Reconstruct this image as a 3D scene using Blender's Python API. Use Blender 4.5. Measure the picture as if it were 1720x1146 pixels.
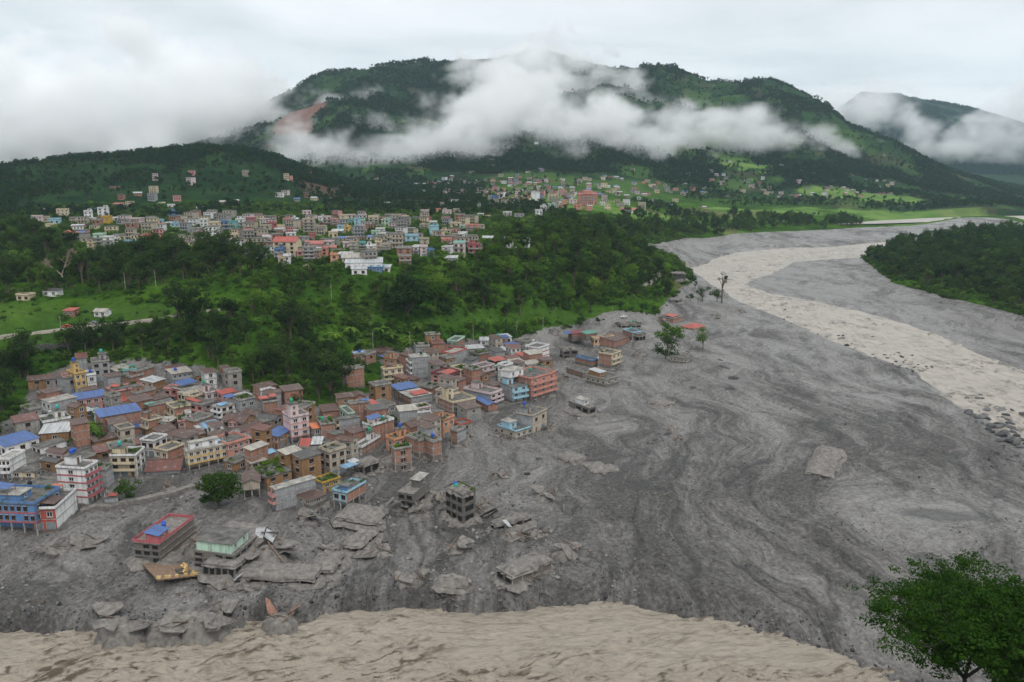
import bpy, math, random
import numpy as np
from mathutils import Vector, Matrix
for _o in list(bpy.data.objects): bpy.data.objects.remove(_o)
SC = bpy.context.scene
COL = SC.collection
R_ = math.radians
# ------------------------------------------------------------------ camera
FPX, CXP, CYP, HORZ = 1400.0, 860.0, 573.0, 270.0      # focal length etc. in pixels of the 1720x1146 photograph
CAMZ = 100.0
PITCH = math.atan((CYP - HORZ) / FPX)
cam = bpy.data.cameras.new('camera'); camo = bpy.data.objects.new('camera', cam); COL.objects.link(camo)
cam.sensor_width = 36.0; cam.lens = 36.0 * FPX / 1720.0
cam.clip_start = 1.0; cam.clip_end = 40000.0
camo.location = (0, 0, CAMZ); camo.rotation_euler = (math.pi / 2 - PITCH, 0, 0)
SC.camera = camo
# ------------------------------------------------------------------ render settings
SC.render.engine = 'CYCLES'
cy = SC.cycles
cy.use_denoising = True
try: cy.denoiser = 'OPENIMAGEDENOISE'
except Exception: pass
cy.max_bounces = 28; cy.diffuse_bounces = 3; cy.glossy_bounces = 2; cy.transmission_bounces = 2
cy.volume_bounces = 24; cy.transparent_max_bounces = 8
cy.volume_step_rate = 2.0; cy.volume_max_steps = 256
cy.use_adaptive_sampling = True; cy.adaptive_threshold = 0.02
cy.caustics_reflective = False; cy.caustics_refractive = False
vs = SC.view_settings
vs.view_transform = 'Standard'; vs.look = 'None'; vs.exposure = 0.16; vs.gamma = 1.0; vs.use_curve_mapping = False
# ------------------------------------------------------------------ world: overcast monsoon sky
SUN_EL, SUN_AZ = R_(58), R_(150)
W = bpy.data.worlds.new('World'); SC.world = W; W.use_nodes = True
nt = W.node_tree; nt.nodes.clear()
def N_(nt, t, **kw):
    n = nt.nodes.new(t)
    for k, v in kw.items():
        if k.startswith('i_'):
            n.inputs[k[2:].replace('_', ' ')].default_value = v
        else: setattr(n, k, v)
    return n
out = N_(nt, 'ShaderNodeOutputWorld'); bg = N_(nt, 'ShaderNodeBackground')
sky = N_(nt, 'ShaderNodeTexSky'); sky.sky_type = 'NISHITA'; sky.sun_disc = False
sky.sun_elevation = SUN_EL; sky.sun_rotation = SUN_AZ; sky.altitude = 900; sky.dust_density = 3
skm = N_(nt, 'ShaderNodeVectorMath', operation='SCALE'); skm.inputs['Scale'].default_value = 0.10
nt.links.new(sky.outputs[0], skm.inputs[0])
tc = N_(nt, 'ShaderNodeTexCoord')
sep = N_(nt, 'ShaderNodeSeparateXYZ'); nt.links.new(tc.outputs['Generated'], sep.inputs[0])
za = N_(nt, 'ShaderNodeMath', operation='ABSOLUTE'); nt.links.new(sep.outputs['Z'], za.inputs[0])
zz = N_(nt, 'ShaderNodeMath', operation='ADD'); zz.inputs[1].default_value = 0.10; nt.links.new(za.outputs[0], zz.inputs[0])
dx = N_(nt, 'ShaderNodeMath', operation='DIVIDE'); nt.links.new(sep.outputs['X'], dx.inputs[0]); nt.links.new(zz.outputs[0], dx.inputs[1])
dy = N_(nt, 'ShaderNodeMath', operation='DIVIDE'); nt.links.new(sep.outputs['Y'], dy.inputs[0]); nt.links.new(zz.outputs[0], dy.inputs[1])
cb = N_(nt, 'ShaderNodeCombineXYZ'); nt.links.new(dx.outputs[0], cb.inputs[0]); nt.links.new(dy.outputs[0], cb.inputs[1])
nz = N_(nt, 'ShaderNodeTexNoise'); nz.inputs['Scale'].default_value = 0.55; nz.inputs['Detail'].default_value = 5; nz.inputs['Roughness'].default_value = 0.52
nz.inputs['Distortion'].default_value = 0.6
nt.links.new(cb.outputs[0], nz.inputs['Vector'])
cr = N_(nt, 'ShaderNodeValToRGB'); nt.links.new(nz.outputs['Fac'], cr.inputs[0])
e = cr.color_ramp.elements
e[0].position = 0.33; e[0].color = (0.71, 0.735, 0.75, 1)
e[1].position = 0.66; e[1].color = (1.02, 1.025, 1.03, 1)
m_ = cr.color_ramp.elements.new(0.5); m_.color = (0.88, 0.895, 0.905, 1)
mx = N_(nt, 'ShaderNodeMixRGB'); mx.inputs[0].default_value = 0.92
nt.links.new(skm.outputs[0], mx.inputs[1]); nt.links.new(cr.outputs[0], mx.inputs[2])
zc = N_(nt, 'ShaderNodeMath', operation='MULTIPLY_ADD'); zc.inputs[1].default_value = 0.25; zc.inputs[2].default_value = 1.0; nt.links.new(za.outputs[0], zc.inputs[0])
zs_ = N_(nt, 'ShaderNodeVectorMath', operation='SCALE'); nt.links.new(mx.outputs[0], zs_.inputs[0]); nt.links.new(zc.outputs[0], zs_.inputs['Scale'])
nt.links.new(zs_.outputs[0], bg.inputs[0]); bg.inputs[1].default_value = 1.0
nt.links.new(bg.outputs[0], out.inputs[0])
try: W.cycles.sampling_method = 'MANUAL'; W.cycles.sample_map_resolution = 256
except Exception: pass
sun = bpy.data.lights.new('sun', 'SUN'); suno = bpy.data.objects.new('sun', sun); COL.objects.link(suno)
sun.energy = 1.2; sun.angle = R_(16); sun.color = (1.0, 0.97, 0.93)
_sd = Vector((math.sin(SUN_AZ) * math.cos(SUN_EL), math.cos(SUN_AZ) * math.cos(SUN_EL), math.sin(SUN_EL)))
suno.rotation_euler = _sd.to_track_quat('Z', 'Y').to_euler()
# ------------------------------------------------------------------ pixel <-> world
SP, CP = math.sin(PITCH), math.cos(PITCH)
def ray(px, py):
    u = CYP - py
    return np.array([px - CXP, FPX * CP + u * SP, -FPX * SP + u * CP])
def at(px, py, z=0.0):
    d = ray(px, py); s = (z - CAMZ) / d[2]
    return np.array([d[0] * s, d[1] * s, z])
def atr(px, py, r):
    d = ray(px, py); s = r / math.hypot(d[0], d[1])
    return np.array([d[0] * s, d[1] * s, CAMZ + d[2] * s])
def proj(p):
    x, y, z = p[0], p[1], p[2] - CAMZ
    dpt = y * CP - z * SP
    return CXP + FPX * x / dpt, CYP - FPX * (y * SP + z * CP) / dpt, dpt
# ------------------------------------------------------------------ noise
_PERM = np.random.RandomState(12).rand(256, 256).astype(np.float32)
def vnoise(x, y, seed=0):
    ix = np.floor(x); iy = np.floor(y); fx = (x - ix); fy = (y - iy); i = ix.astype(np.int32) + seed * 37; j = iy.astype(np.int32) + seed * 59
    u = fx * fx * fx * (fx * (fx * 6 - 15) + 10); v = fy * fy * fy * (fy * (fy * 6 - 15) + 10); i0 = i & 255; i1 = (i + 1) & 255; j0 = j & 255; j1 = (j + 1) & 255
    a = _PERM[i0, j0]; b = _PERM[i1, j0]; c = _PERM[i0, j1]; d = _PERM[i1, j1]
    return (a * (1 - u) + b * u) * (1 - v) + (c * (1 - u) + d * u) * v
def fbm(x, y, oct=4, seed=0, gain=0.5):
    s = 0; a = 1; t = 0
    for i in range(oct):
        s = s + a * vnoise(x * 2 ** i + 17.3 * i, y * 2 ** i - 9.1 * i, seed + i); t += a; a *= gain
    return s / t
def ridged(x, y, oct=4, seed=0):
    s = 0; a = 1; t = 0
    for i in range(oct):
        s = s + a * (1 - np.abs(2 * vnoise(x * 2 ** i + 5.7 * i, y * 2 ** i + 3.3 * i, seed + i) - 1)); t += a; a *= 0.5
    return s / t
def sst(a, b, x):
    t = np.clip((x - a) / (b - a), 0, 1); return t * t * (3 - 2 * t)
def poly_sd(X, Y, P):
    """signed distance, positive inside"""
    P = np.asarray(P, float); n = len(P)
    d2 = np.full(X.shape, 1e18); ins = np.zeros(X.shape, bool)
    for i in range(n):
        ax, ay = P[i]; bx, by = P[(i + 1) % n]
        ex, ey = bx - ax, by - ay
        t = np.clip(((X - ax) * ex + (Y - ay) * ey) / (ex * ex + ey * ey + 1e-12), 0, 1)
        d2 = np.minimum(d2, (X - ax - t * ex) ** 2 + (Y - ay - t * ey) ** 2)
        c = ((ay > Y) != (by > Y)) & (X < ex * (Y - ay) / (ey if abs(ey) > 1e-9 else 1e-9) + ax)
        ins ^= c
    d = np.sqrt(d2)
    return np.where(ins, d, -d)
def line_d(X, Y, P):
    P = np.asarray(P, float); d2 = np.full(X.shape, 1e18)
    for i in range(len(P) - 1):
        ax, ay = P[i]; ex, ey = P[i + 1] - P[i]
        t = np.clip(((X - ax) * ex + (Y - ay) * ey) / (ex * ex + ey * ey + 1e-12), 0, 1)
        d2 = np.minimum(d2, (X - ax - t * ex) ** 2 + (Y - ay - t * ey) ** 2)
    return np.sqrt(d2)
# ------------------------------------------------------------------ terrain
CTRL = [(-300,900,1),(0,890,1),(130,850,1.5),(250,790,2),(330,790,2),(450,830,1),(620,790,.5),(800,740,0),(920,690,0),(1000,640,0),(1080,560,.5),(1130,520,1),
 (60,780,3),(200,760,3),(380,720,3.5),(520,740,2),(650,700,2),(760,640,1.5),(870,580,2),
 (0,700,6),(60,650,7),(130,665,6),(230,640,7),(300,635,8),(400,650,8),(480,670,6),(560,690,4),(590,650,3),(640,600,5),(700,590,5),(760,575,4),(850,562,3),(960,552,2),(1100,530,2),
 (0,600,16),(150,580,18),(300,570,20),(450,560,20),(600,530,20),(750,515,20),(900,505,18),(1000,490,18),(1100,490,10),(0,570,22),(270,540,25),
 (0,500,31),(150,490,33),(300,490,34),(450,470,37),(600,460,38),(750,452,38),(880,445,36),(1000,440,33),(1080,425,25),(1130,460,12),
 (0,440,40),(200,430,40),(400,420,40),(600,420,39),(800,410,38),(0,380,44),(200,380,44),(400,380,43),(600,380,42),(800,380,40),(950,385,34),(1050,400,20),
 (850,370,40),(950,360,38),(1050,375,28),(1150,385,12),(1250,385,7),(1400,375,5),(1550,368,5),(1720,372,5),
 (700,350,43),(900,345,43),(1050,350,36),(1200,355,18),(1400,345,12),(1600,335,12),(1720,330,12),
 (-300,600,15),(-300,500,31),(-300,400,44),(-300,700,5),
 (1450,440,2),(1550,460,4),(1700,500,6),(1600,420,6),(1720,420,7),(1900,480,8),(1480,470,1),(1720,545,1),
 (1000,800,0),(1300,800,0),(1600,800,0),(1200,600,0),(1400,600,0),(1300,450,0),(1200,410,.5),(1500,560,0),(1900,800,0),(800,900,0),(500,900,0),(200,900,0),(-200,950,0),
 (1180,430,0),(1400,400,0),(1900,600,1),(500,1100,0),(1300,1100,0),(-200,1100,0),(1900,1100,0)]
_c = np.array([at(a, b, z) for a, b, z in CTRL])
def _lp(X, Y):
    r = np.minimum(np.hypot(X, Y), 1500.0)
    return np.arctan2(X, Y) * 2.2, np.log(np.maximum(r, 60) / 300.0)
def _tps_k(r2): return 0.5 * r2 * np.log(r2 + 1e-12)
_a, _b = _lp(_c[:, 0], _c[:, 1]); _n = len(_c)
_K = _tps_k((_a[:, None] - _a) ** 2 + (_b[:, None] - _b) ** 2) + np.eye(_n) * 4e-4
_P = np.stack([np.ones(_n), _a, _b], 1)
_A = np.block([[_K, _P], [_P.T, np.zeros((3, 3))]])
_w = np.linalg.solve(_A, np.concatenate([_c[:, 2], np.zeros(3)]))
def tps(X, Y):
    a, b = _lp(X, Y); z = _w[_n] + _w[_n + 1] * a + _w[_n + 2] * b
    for i in range(_n):
        z = z + _w[i] * _tps_k((a - _a[i]) ** 2 + (b - _b[i]) ** 2)
    return z
_TA = np.linspace(-1.9, 1.9, 700); _TB = np.linspace(math.log(60 / 300.0), math.log(1500 / 300.0), 900)     # tabulated once, then interpolated
def _table():
    A, B = np.meshgrid(_TA, _TB, indexing='ij'); z = _w[_n] + _w[_n + 1] * A + _w[_n + 2] * B
    for i in range(_n):
        r2 = (A - _a[i]) ** 2 + (B - _b[i]) ** 2; z += (0.5 * _w[i]) * r2 * np.log(r2 + 1e-12)
    return z
_TZ = _table()
def tps(X, Y):
    a, b = _lp(X, Y); u = np.clip((a + 1.9) / 3.8 * 699, 0, 698.999); v = np.clip((b - _TB[0]) / (_TB[-1] - _TB[0]) * 899, 0, 898.999)
    i = u.astype(int); j = v.astype(int); fu = u - i; fv = v - j
    return (_TZ[i, j] * (1 - fu) + _TZ[i + 1, j] * fu) * (1 - fv) + (_TZ[i, j + 1] * (1 - fu) + _TZ[i + 1, j + 1] * fu) * fv
def pxpoly(L, z): return np.array([at(a, b, z)[:2] for a, b in L])
RIV_Z, RIV2_Z = -4.2, -1.3
BANK = [(-1500,1075),(-700,1070),(-200,1066),(0,1065),(60,1064),(150,1063),(210,1076),(300,1068),(390,1064),(415,1048),(520,1042),(545,1029),(640,1027),(700,1022),(780,1031),(860,1030),(940,1024),(1000,1018),(1050,1022),(1120,1040),(1180,1047),(1240,1056),(1300,1071),(1380,1101),(1460,1134),(1520,1160),(1640,1230),(1800,1400)]
RIVPOLY = np.concatenate([pxpoly(BANK, RIV_Z), [(60, 20), (-300, 20)]])
RIV2 = [(1720,735),(1700,722),(1668,700),(1640,690),(1600,663),(1545,624),(1480,603),(1440,584),(1390,564),(1340,541),(1290,521),(1249,505),(1225,492),(1207,485),(1179,473),(1152,464),(1142,460),(1152,452),(1190,443),(1215,432),(1250,424),(1330,417),(1400,416),(1450,410),(1560,402),(1560,408),(1480,420),(1440,436),(1370,437),(1325,440),(1310,450),(1290,459),(1262,468),(1246,477),(1262,487),(1300,496),(1375,510),(1460,530),(1520,546),(1585,572),(1650,602),(1720,627),(1900,700),(2100,860),(1900,830)]
RIV2POLY = pxpoly(RIV2, RIV2_Z)
RIV3 = [(1400,377),(1470,371),(1560,366.5),(1640,363.5),(1760,362),(1900,362),(1900,371),(1760,371),(1640,371),(1560,373),(1470,376)]
RIV3POLY = pxpoly(RIV3, 4.5)
MUDPX = [(-900,960),(-500,900),(-60,800),(0,720),(40,690),(60,640),(130,612),(240,607),(340,622),(400,650),(470,680),(560,690),(600,665),(690,650),(640,606),(700,583),(800,572),(900,560),(960,550),(1100,530),(1130,500),(1165,470),(1160,445),(1120,425),(1080,412),(1150,400),(1240,393),(1440,383),(1560,376),(2200,372),(3200,500),(3200,1000),(2600,1500),(-900,1500)]
ISLPX = [(1445,432),(1500,410),(1600,392),(1720,386),(2200,380),(2400,600),(1850,560),(1720,532),(1600,503),(1500,475)]
def hit_tps(L):
    res = []
    for (a, b) in L:
        d = ray(a, b); d = d / np.hypot(d[0], d[1]); rs = np.geomspace(120, 2600, 900); X, Y = d[0] * rs, d[1] * rs
        g = CAMZ + d[2] * rs - tps(X, Y); i = int(np.argmax(g <= 0)); res.append((X[i], Y[i]))
    return np.array(res)
MUDPOLY = hit_tps(MUDPX); ISLPOLY = hit_tps(ISLPX)
def gly(r, z=100):            # polyline of (px,py) at distance r -> (az, height)
    return None
def prof(L, D):
    az = []; h = []
    for a, b in L:
        p = atr(a, b, D); az.append(math.atan2(p[0], p[1])); h.append(p[2])
    return np.array(az), np.array(h)
# main mountain, left spur, far mountains: skyline in the photograph -> ridge heights at a chosen distance
MT_D = 3100.0
MT = prof([(-900,330),(-300,300),(0,285),(200,262),(300,250),(350,240),(400,219),(470,190),(545,152),(640,142),(720,132),(790,118),(860,109),(900,104),(960,112),(1040,124),(1140,142),(1200,152),(1290,153),(1340,167),(1390,183),(1430,203),(1500,224),(1560,252),(1620,277),(1690,297),(1760,306),(1900,312),(2600,315)], MT_D)
SPUR_D = 1420.0
SPUR = prof([(-900,275),(-300,278),(0,290),(60,284),(130,277),(200,270),(280,264),(330,259),(400,262),(460,272),(520,296),(560,308),(600,322),(660,330),(720,338),(800,345),(2600,345)], SPUR_D)
FAR_D = 6500.0
FARM = prof([(-900,230),(0,200),(80,190),(150,172),(220,200),(300,240),(600,250),(1300,250),(1400,200),(1440,172),(1500,166),(1540,167),(1600,180),(1660,196),(1720,214),(1800,225),(2600,260)], FAR_D)
def hill(az, r, P, D, foot, back, top0):
    h = np.interp(az, P[0], P[1]) - top0
    h = np.maximum(h, 0)
    return h * np.where(r < D, sst(foot, D, r) ** 0.85, 1 - sst(D, back, r))
def height(X, Y, rough=True):
    r = np.hypot(X, Y); az = np.arctan2(X, Y)
    z = tps(X, Y)
    sdm = poly_sd(X, Y, MUDPOLY); sdi = poly_sd(X, Y, ISLPOLY)
    land = np.maximum(sst(3, -6, sdm), sst(-4, 4, sdi))
    # upper bodies
    zb = z
    if True:
        wn = fbm(X / 260, Y / 260, 4, 11) - 0.5; wr = ridged(X / 620 + wn * 0.5, Y / 620, 5, 21) - 0.62
        hm = hill(az, r, MT, MT_D, 1500, 4600, 45)
        sp = hill(az, r, SPUR, SPUR_D, 985, 2000, 44)
        fm = hill(az, r, FARM, FAR_D, 4200, 8500, 20)
        edge = np.clip(np.abs(r - MT_D) / 500, 0, 1)
        hm = hm * (1 + edge * wr * 1.25) + (np.clip(hm / 60, 0, 1) * wn * 55) * (0.25 + 0.75 * edge)
        e2 = np.clip(np.abs(r - SPUR_D) / 150, 0, 1)
        sp = sp * (1 + e2 * (fbm(X / 150, Y / 150, 4, 31) - .5) * 0.9) + np.clip(sp / 20, 0, 1) * (fbm(X / 60, Y / 60, 3, 33) - .5) * 8
        fm = fm * (1 + np.clip(np.abs(r - FAR_D) / 900, 0, 1) * (ridged(X / 1300, Y / 1300, 4, 41) - .6))
        z = z + np.maximum.reduce([hm, sp, fm])
    # natural unevenness on land, terraced on the slopes
    ln = (fbm(X / 22, Y / 22, 4, 51) - 0.5) * 3.2 + (fbm(X / 5, Y / 5, 3, 53) - 0.5) * 0.9
    terr = sst(-40, 60, X + 0.35 * (Y - 480)) * sst(380, 430, r) * sst(700, 600, r)
    st = 2.6; q = z / st + (fbm(X / 60, Y / 60, 2, 57) - .5) * 1.2; zt = (np.floor(q) + sst(0.72, 1.0, q - np.floor(q)) - (fbm(X / 60, Y / 60, 2, 57) - .5) * 1.2) * st
    z = z * (1 - terr * land) + (zt * terr * land)
    z = z + land * ln * (0.35 + 0.65 * (1 - terr)) * sst(120, 200, r)
    # mud relief
    mud = 1 - land
    wx = (fbm(X / 75, Y / 75, 4, 61) - .5) * 58; wy = (fbm(X / 75 + 40, Y / 75, 4, 63) - .5) * 50
    U = X + wx; V = Y + wy
    fl = fbm(U / 7.0, V / 30.0, 5, 65, .6)
    big = fbm(U / 40, V / 70, 3, 67)
    near = sst(330, 215, Y + 0.25 * X)
    small = fbm(X / 2.6, Y / 2.6, 3, 69, 0.6) - .5
    town = sst(60, -30, X + 0.15 * (Y - 300)) * sst(225, 262, Y)
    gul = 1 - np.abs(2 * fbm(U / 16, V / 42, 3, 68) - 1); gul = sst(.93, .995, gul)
    rel = (fl - .5) * 2.0 + (big - .5) * 2.2 + small * (0.35 + 1.0 * near) + near * (fbm(X / 8, Y / 8, 3, 71) - .5) * 2.2 - gul * .55
    rel = rel * (1 - 0.85 * town)
    z = z + mud * rel * sst(1300, 500, r)
    # gullies
    # near river
    sd = -poly_sd(X, Y, RIVPOLY)                     # positive on the bank
    sdw = sd + (fbm(X / 3, Y / 3, 3, 73) - .5) * 3.0
    bank = 1 - sst(-1.0, 4.0 + 9.0 * sst(-20, 45, X), sdw) ** 0.6
    z = np.where(sd < 18, z * (1 - bank) + (RIV_Z - 2.0) * bank, z) if True else z
    sd2 = -poly_sd(X, Y, RIV2POLY) + (fbm(X / 6, Y / 6, 3, 75) - .5) * 4.0
    z = np.where((sd2 > -6) & (sd2 < 90), np.maximum(z, RIV2_Z + .9 * sst(-2, 10, sd2)), z)
    b2 = 1 - sst(-4.0, 9.0, sd2)
    z = z * (1 - b2) + (RIV2_Z - 1.5) * b2
    sd3 = poly_sd(X, Y, RIV3POLY); z = np.where(sd3 > -25, np.minimum(z, np.maximum(2.5, 2.5 - sd3 * .25)), z)
    # near hillside below the viewpoint (the big tree grows on it)
    nh = 46.0 - 1.05 * (Y - 70) - 0.35 * np.maximum(0, 34 - X) ** 1.25
    z = np.where(r < 220, np.maximum(z, np.minimum(nh, 58)), z)
    return z, dict(land=land, fl=fl, big=big, near=near, small=small, sdm=sdm, sdi=sdi, sd=sd, sd2=sd2, town=town, gul=gul, U=U, V=V, r=r, az=az)
def gz(X, Y):
    z, _ = height(np.array([float(X)]), np.array([float(Y)])); return float(z[0])
def gzs(P):
    P = np.asarray(P, float); return height(P[:, 0], P[:, 1])[0]
_HR = np.geomspace(90, 3600, 1000)
def hit_smooth(L):
    """first meeting of the pixel rays with the smooth land (no trees, no roughness)"""
    out_ = []
    for c0 in range(0, len(L), 60):
        D = np.array([ray(a, b) for a, b in L[c0:c0 + 60]]); D = D / np.hypot(D[:, 0], D[:, 1])[:, None]
        X = D[:, :1] * _HR; Y = D[:, 1:2] * _HR; az = np.arctan2(D[:, 0], D[:, 1])[:, None] + 0 * X; R0 = _HR[None, :] + 0 * X
        z = tps(X, Y) - 4.0 * (R0 < 178) + np.maximum(hill(az, R0, MT, MT_D, 1500, 4600, 45), hill(az, R0, SPUR, SPUR_D, 985, 2000, 44))
        g = CAMZ + D[:, 2:3] * _HR - z <= 0; i = np.where(g.any(1), g.argmax(1), len(_HR) - 1); k = np.arange(len(D)); out_.append(np.stack([X[k, i], Y[k, i], z[k, i]], 1))
    return np.concatenate(out_)
# ------------------------------------------------------------------ object helpers
def tag(o, label=None, cat=None, group=None, kind=None):
    if label: o['label'] = label
    if cat: o['category'] = cat
    if group: o['group'] = group
    if kind: o['kind'] = kind
    return o
def link(o, parent=None):
    COL.objects.link(o)
    if parent is not None: o.parent = parent
    return o
def empty(name, loc=(0, 0, 0), rz=0.0):
    o = bpy.data.objects.new(name, None); COL.objects.link(o)
    o.empty_display_size = 0.3
    o.location = loc; o.rotation_euler = (0, 0, rz); return o
def mesh_np(name, V, Fq, smooth=False, mats=(), midx=None):
    me = bpy.data.meshes.new(name)
    V = np.asarray(V, np.float32); Fq = np.asarray(Fq, np.int32); k = Fq.shape[1]
    me.vertices.add(len(V)); me.vertices.foreach_set('co', V.ravel())
    me.loops.add(Fq.size); me.loops.foreach_set('vertex_index', Fq.ravel())
    me.polygons.add(len(Fq)); me.polygons.foreach_set('loop_start', np.arange(0, Fq.size, k, dtype=np.int32))
    try: me.polygons.foreach_set('loop_total', np.full(len(Fq), k, np.int32))
    except Exception: pass
    for m in mats: me.materials.append(m)
    if midx is not None: me.polygons.foreach_set('material_index', np.asarray(midx, np.int32))
    if smooth: me.polygons.foreach_set('use_smooth', np.ones(len(Fq), bool))
    me.update(calc_edges=True); return me
class MB:
    """collects boxes, prisms and tubes, then links them as ONE mesh object"""
    def __init__(s): s.v = []; s.f = []; s.m = []
    def poly(s, pts, m=0):
        n = len(s.v); s.v += [tuple(p) for p in pts]; s.f.append(tuple(range(n, n + len(pts)))); s.m.append(m)
    def box(s, x0, x1, y0, y1, z0, z1, m=0):
        n = len(s.v)
        s.v += [(x0, y0, z0), (x1, y0, z0), (x1, y1, z0), (x0, y1, z0), (x0, y0, z1), (x1, y0, z1), (x1, y1, z1), (x0, y1, z1)]
        mm = m if isinstance(m, (list, tuple)) else [m] * 6     # order: bottom, top, y0(front), x1, y1(back), x0(left)
        for q, k in zip(((0, 3, 2, 1), (4, 5, 6, 7), (0, 1, 5, 4), (1, 2, 6, 5), (2, 3, 7, 6), (3, 0, 4, 7)), mm):
            s.f.append(tuple(n + i for i in q)); s.m.append(k)
    def slab(s, top, th, m=0):
        """a thick plate: top corner points counter-clockwise from above, thickness downwards"""
        n = len(s.v); k = len(top); s.v += [tuple(p) for p in top] + [(p[0], p[1], p[2] - th) for p in top]
        s.f.append(tuple(range(n, n + k))); s.m.append(m); s.f.append(tuple(range(n + 2 * k - 1, n + k - 1, -1))); s.m.append(m)
        for i in range(k):
            j = (i + 1) % k; s.f.append((n + i, n + k + i, n + k + j, n + j)); s.m.append(m)
    def bar(s, a, b, r, k=4, m=0, r2=None):
        a = Vector(a); b = Vector(b); d = (b - a)
        if d.length < 1e-6: return
        q = d.to_track_quat('Z', 'Y'); n = len(s.v); r2 = r if r2 is None else r2
        for c, rr in ((a, r), (b, r2)):
            for i in range(k):
                t = 2 * math.pi * (i + .5) / k; s.v.append(tuple(c + q @ Vector((rr * math.cos(t), rr * math.sin(t), 0))))
        for i in range(k):
            j = (i + 1) % k; s.f.append((n + i, n + j, n + k + j, n + k + i)); s.m.append(m)
        s.f.append(tuple(n + i for i in reversed(range(k)))); s.m.append(m); s.f.append(tuple(n + k + i for i in range(k))); s.m.append(m)
    def lathe(s, prof, cx, cy, k=12, m=0):
        n = len(s.v)
        for r, z in prof:
            for i in range(k):
                t = 2 * math.pi * i / k; s.v.append((cx + r * math.cos(t), cy + r * math.sin(t), z))
        for a in range(len(prof) - 1):
            for i in range(k):
                j = (i + 1) % k; s.f.append((n + a * k + i, n + a * k + j, n + (a + 1) * k + j, n + (a + 1) * k + i)); s.m.append(m)
        s.f.append(tuple(n + i for i in reversed(range(k)))); s.m.append(m)
        e = n + (len(prof) - 1) * k; s.f.append(tuple(e + i for i in range(k))); s.m.append(m)
    def mesh(s, name, mats, smooth=False):
        me = bpy.data.meshes.new(name); me.from_pydata(s.v, [], s.f)
        mats = mats if isinstance(mats, (list, tuple)) else [mats]
        for m in mats: me.materials.append(m)
        if len(mats) > 1: me.polygons.foreach_set('material_index', s.m)
        if smooth: me.polygons.foreach_set('use_smooth', [True] * len(s.f))
        me.update(); return me
    def build(s, name, mats, parent=None, smooth=False):
        return link(bpy.data.objects.new(name, s.mesh(name, mats, smooth)), parent)
def inst(name, me, parent=None, loc=(0, 0, 0), rot=(0, 0, 0), scale=(1, 1, 1)):
    o = bpy.data.objects.new(name, me); o.location = loc; o.rotation_euler = rot; o.scale = scale
    return link(o, parent)
# ------------------------------------------------------------------ materials
MATS = {}
def newmat(name):
    m = bpy.data.materials.new(name); m.use_nodes = True; nt = m.node_tree; nt.nodes.clear()
    o = nt.nodes.new('ShaderNodeOutputMaterial'); b = nt.nodes.new('ShaderNodeBsdfPrincipled')
    nt.links.new(b.outputs[0], o.inputs[0]); b.inputs['Specular IOR Level'].default_value = 0.3
    return m, nt, b
def ramp(nt, src, stops, interp='LINEAR'):
    r = nt.nodes.new('ShaderNodeValToRGB'); r.color_ramp.interpolation = interp
    el = r.color_ramp.elements
    while len(el) < len(stops): el.new(0.5)
    for e_, (p, c) in zip(el, stops):
        e_.position = p; e_.color = (*c, 1) if len(c) == 3 else c
    nt.links.new(src, r.inputs[0]); return r.outputs[0]
def noise(nt, scale, detail=4, rough=0.55, vec=None, dist=0.0, coord='Object'):
    n = nt.nodes.new('ShaderNodeTexNoise'); n.inputs['Scale'].default_value = scale; n.inputs['Detail'].default_value = detail
    n.inputs['Roughness'].default_value = rough; n.inputs['Distortion'].default_value = dist
    if vec is None:
        t = nt.nodes.new('ShaderNodeTexCoord'); vec = t.outputs[coord]
    nt.links.new(vec, n.inputs['Vector']); return n.outputs['Fac']
def geopos(nt):
    g = nt.nodes.new('ShaderNodeNewGeometry'); return g.outputs['Position']
def vscale(nt, vec, s):
    m = nt.nodes.new('ShaderNodeVectorMath'); m.operation = 'MULTIPLY'; m.inputs[1].default_value = s
    nt.links.new(vec, m.inputs[0]); return m.outputs[0]
def mixc(nt, f, a, b, mode='MIX'):
    m = nt.nodes.new('ShaderNodeMixRGB'); m.blend_type = mode
    for i, x in enumerate((f, a, b)):
        if isinstance(x, (int, float)): m.inputs[i].default_value = x
        elif isinstance(x, tuple): m.inputs[i].default_value = (*x, 1) if len(x) == 3 else x
        else: nt.links.new(x, m.inputs[i])
    return m.outputs[0]
def math_(nt, op, a, b=None, clamp=False):
    m = nt.nodes.new('ShaderNodeMath'); m.operation = op; m.use_clamp = clamp
    for i, x in enumerate((a, b)):
        if x is None: continue
        if isinstance(x, (int, float)): m.inputs[i].default_value = x
        else: nt.links.new(x, m.inputs[i])
    return m.outputs[0]
def attr(nt, name, out='Fac'):
    a = nt.nodes.new('ShaderNodeAttribute'); a.attribute_name = name; return a.outputs[out]
def bump(nt, b, h, s=0.5, d=0.1):
    n = nt.nodes.new('ShaderNodeBump'); n.inputs['Strength'].default_value = s; n.inputs['Distance'].default_value = d
    nt.links.new(h, n.inputs['Height']); nt.links.new(n.outputs[0], b.inputs['Normal'])
def orand(nt):
    n = nt.nodes.new('ShaderNodeObjectInfo'); return n.outputs['Random']
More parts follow.
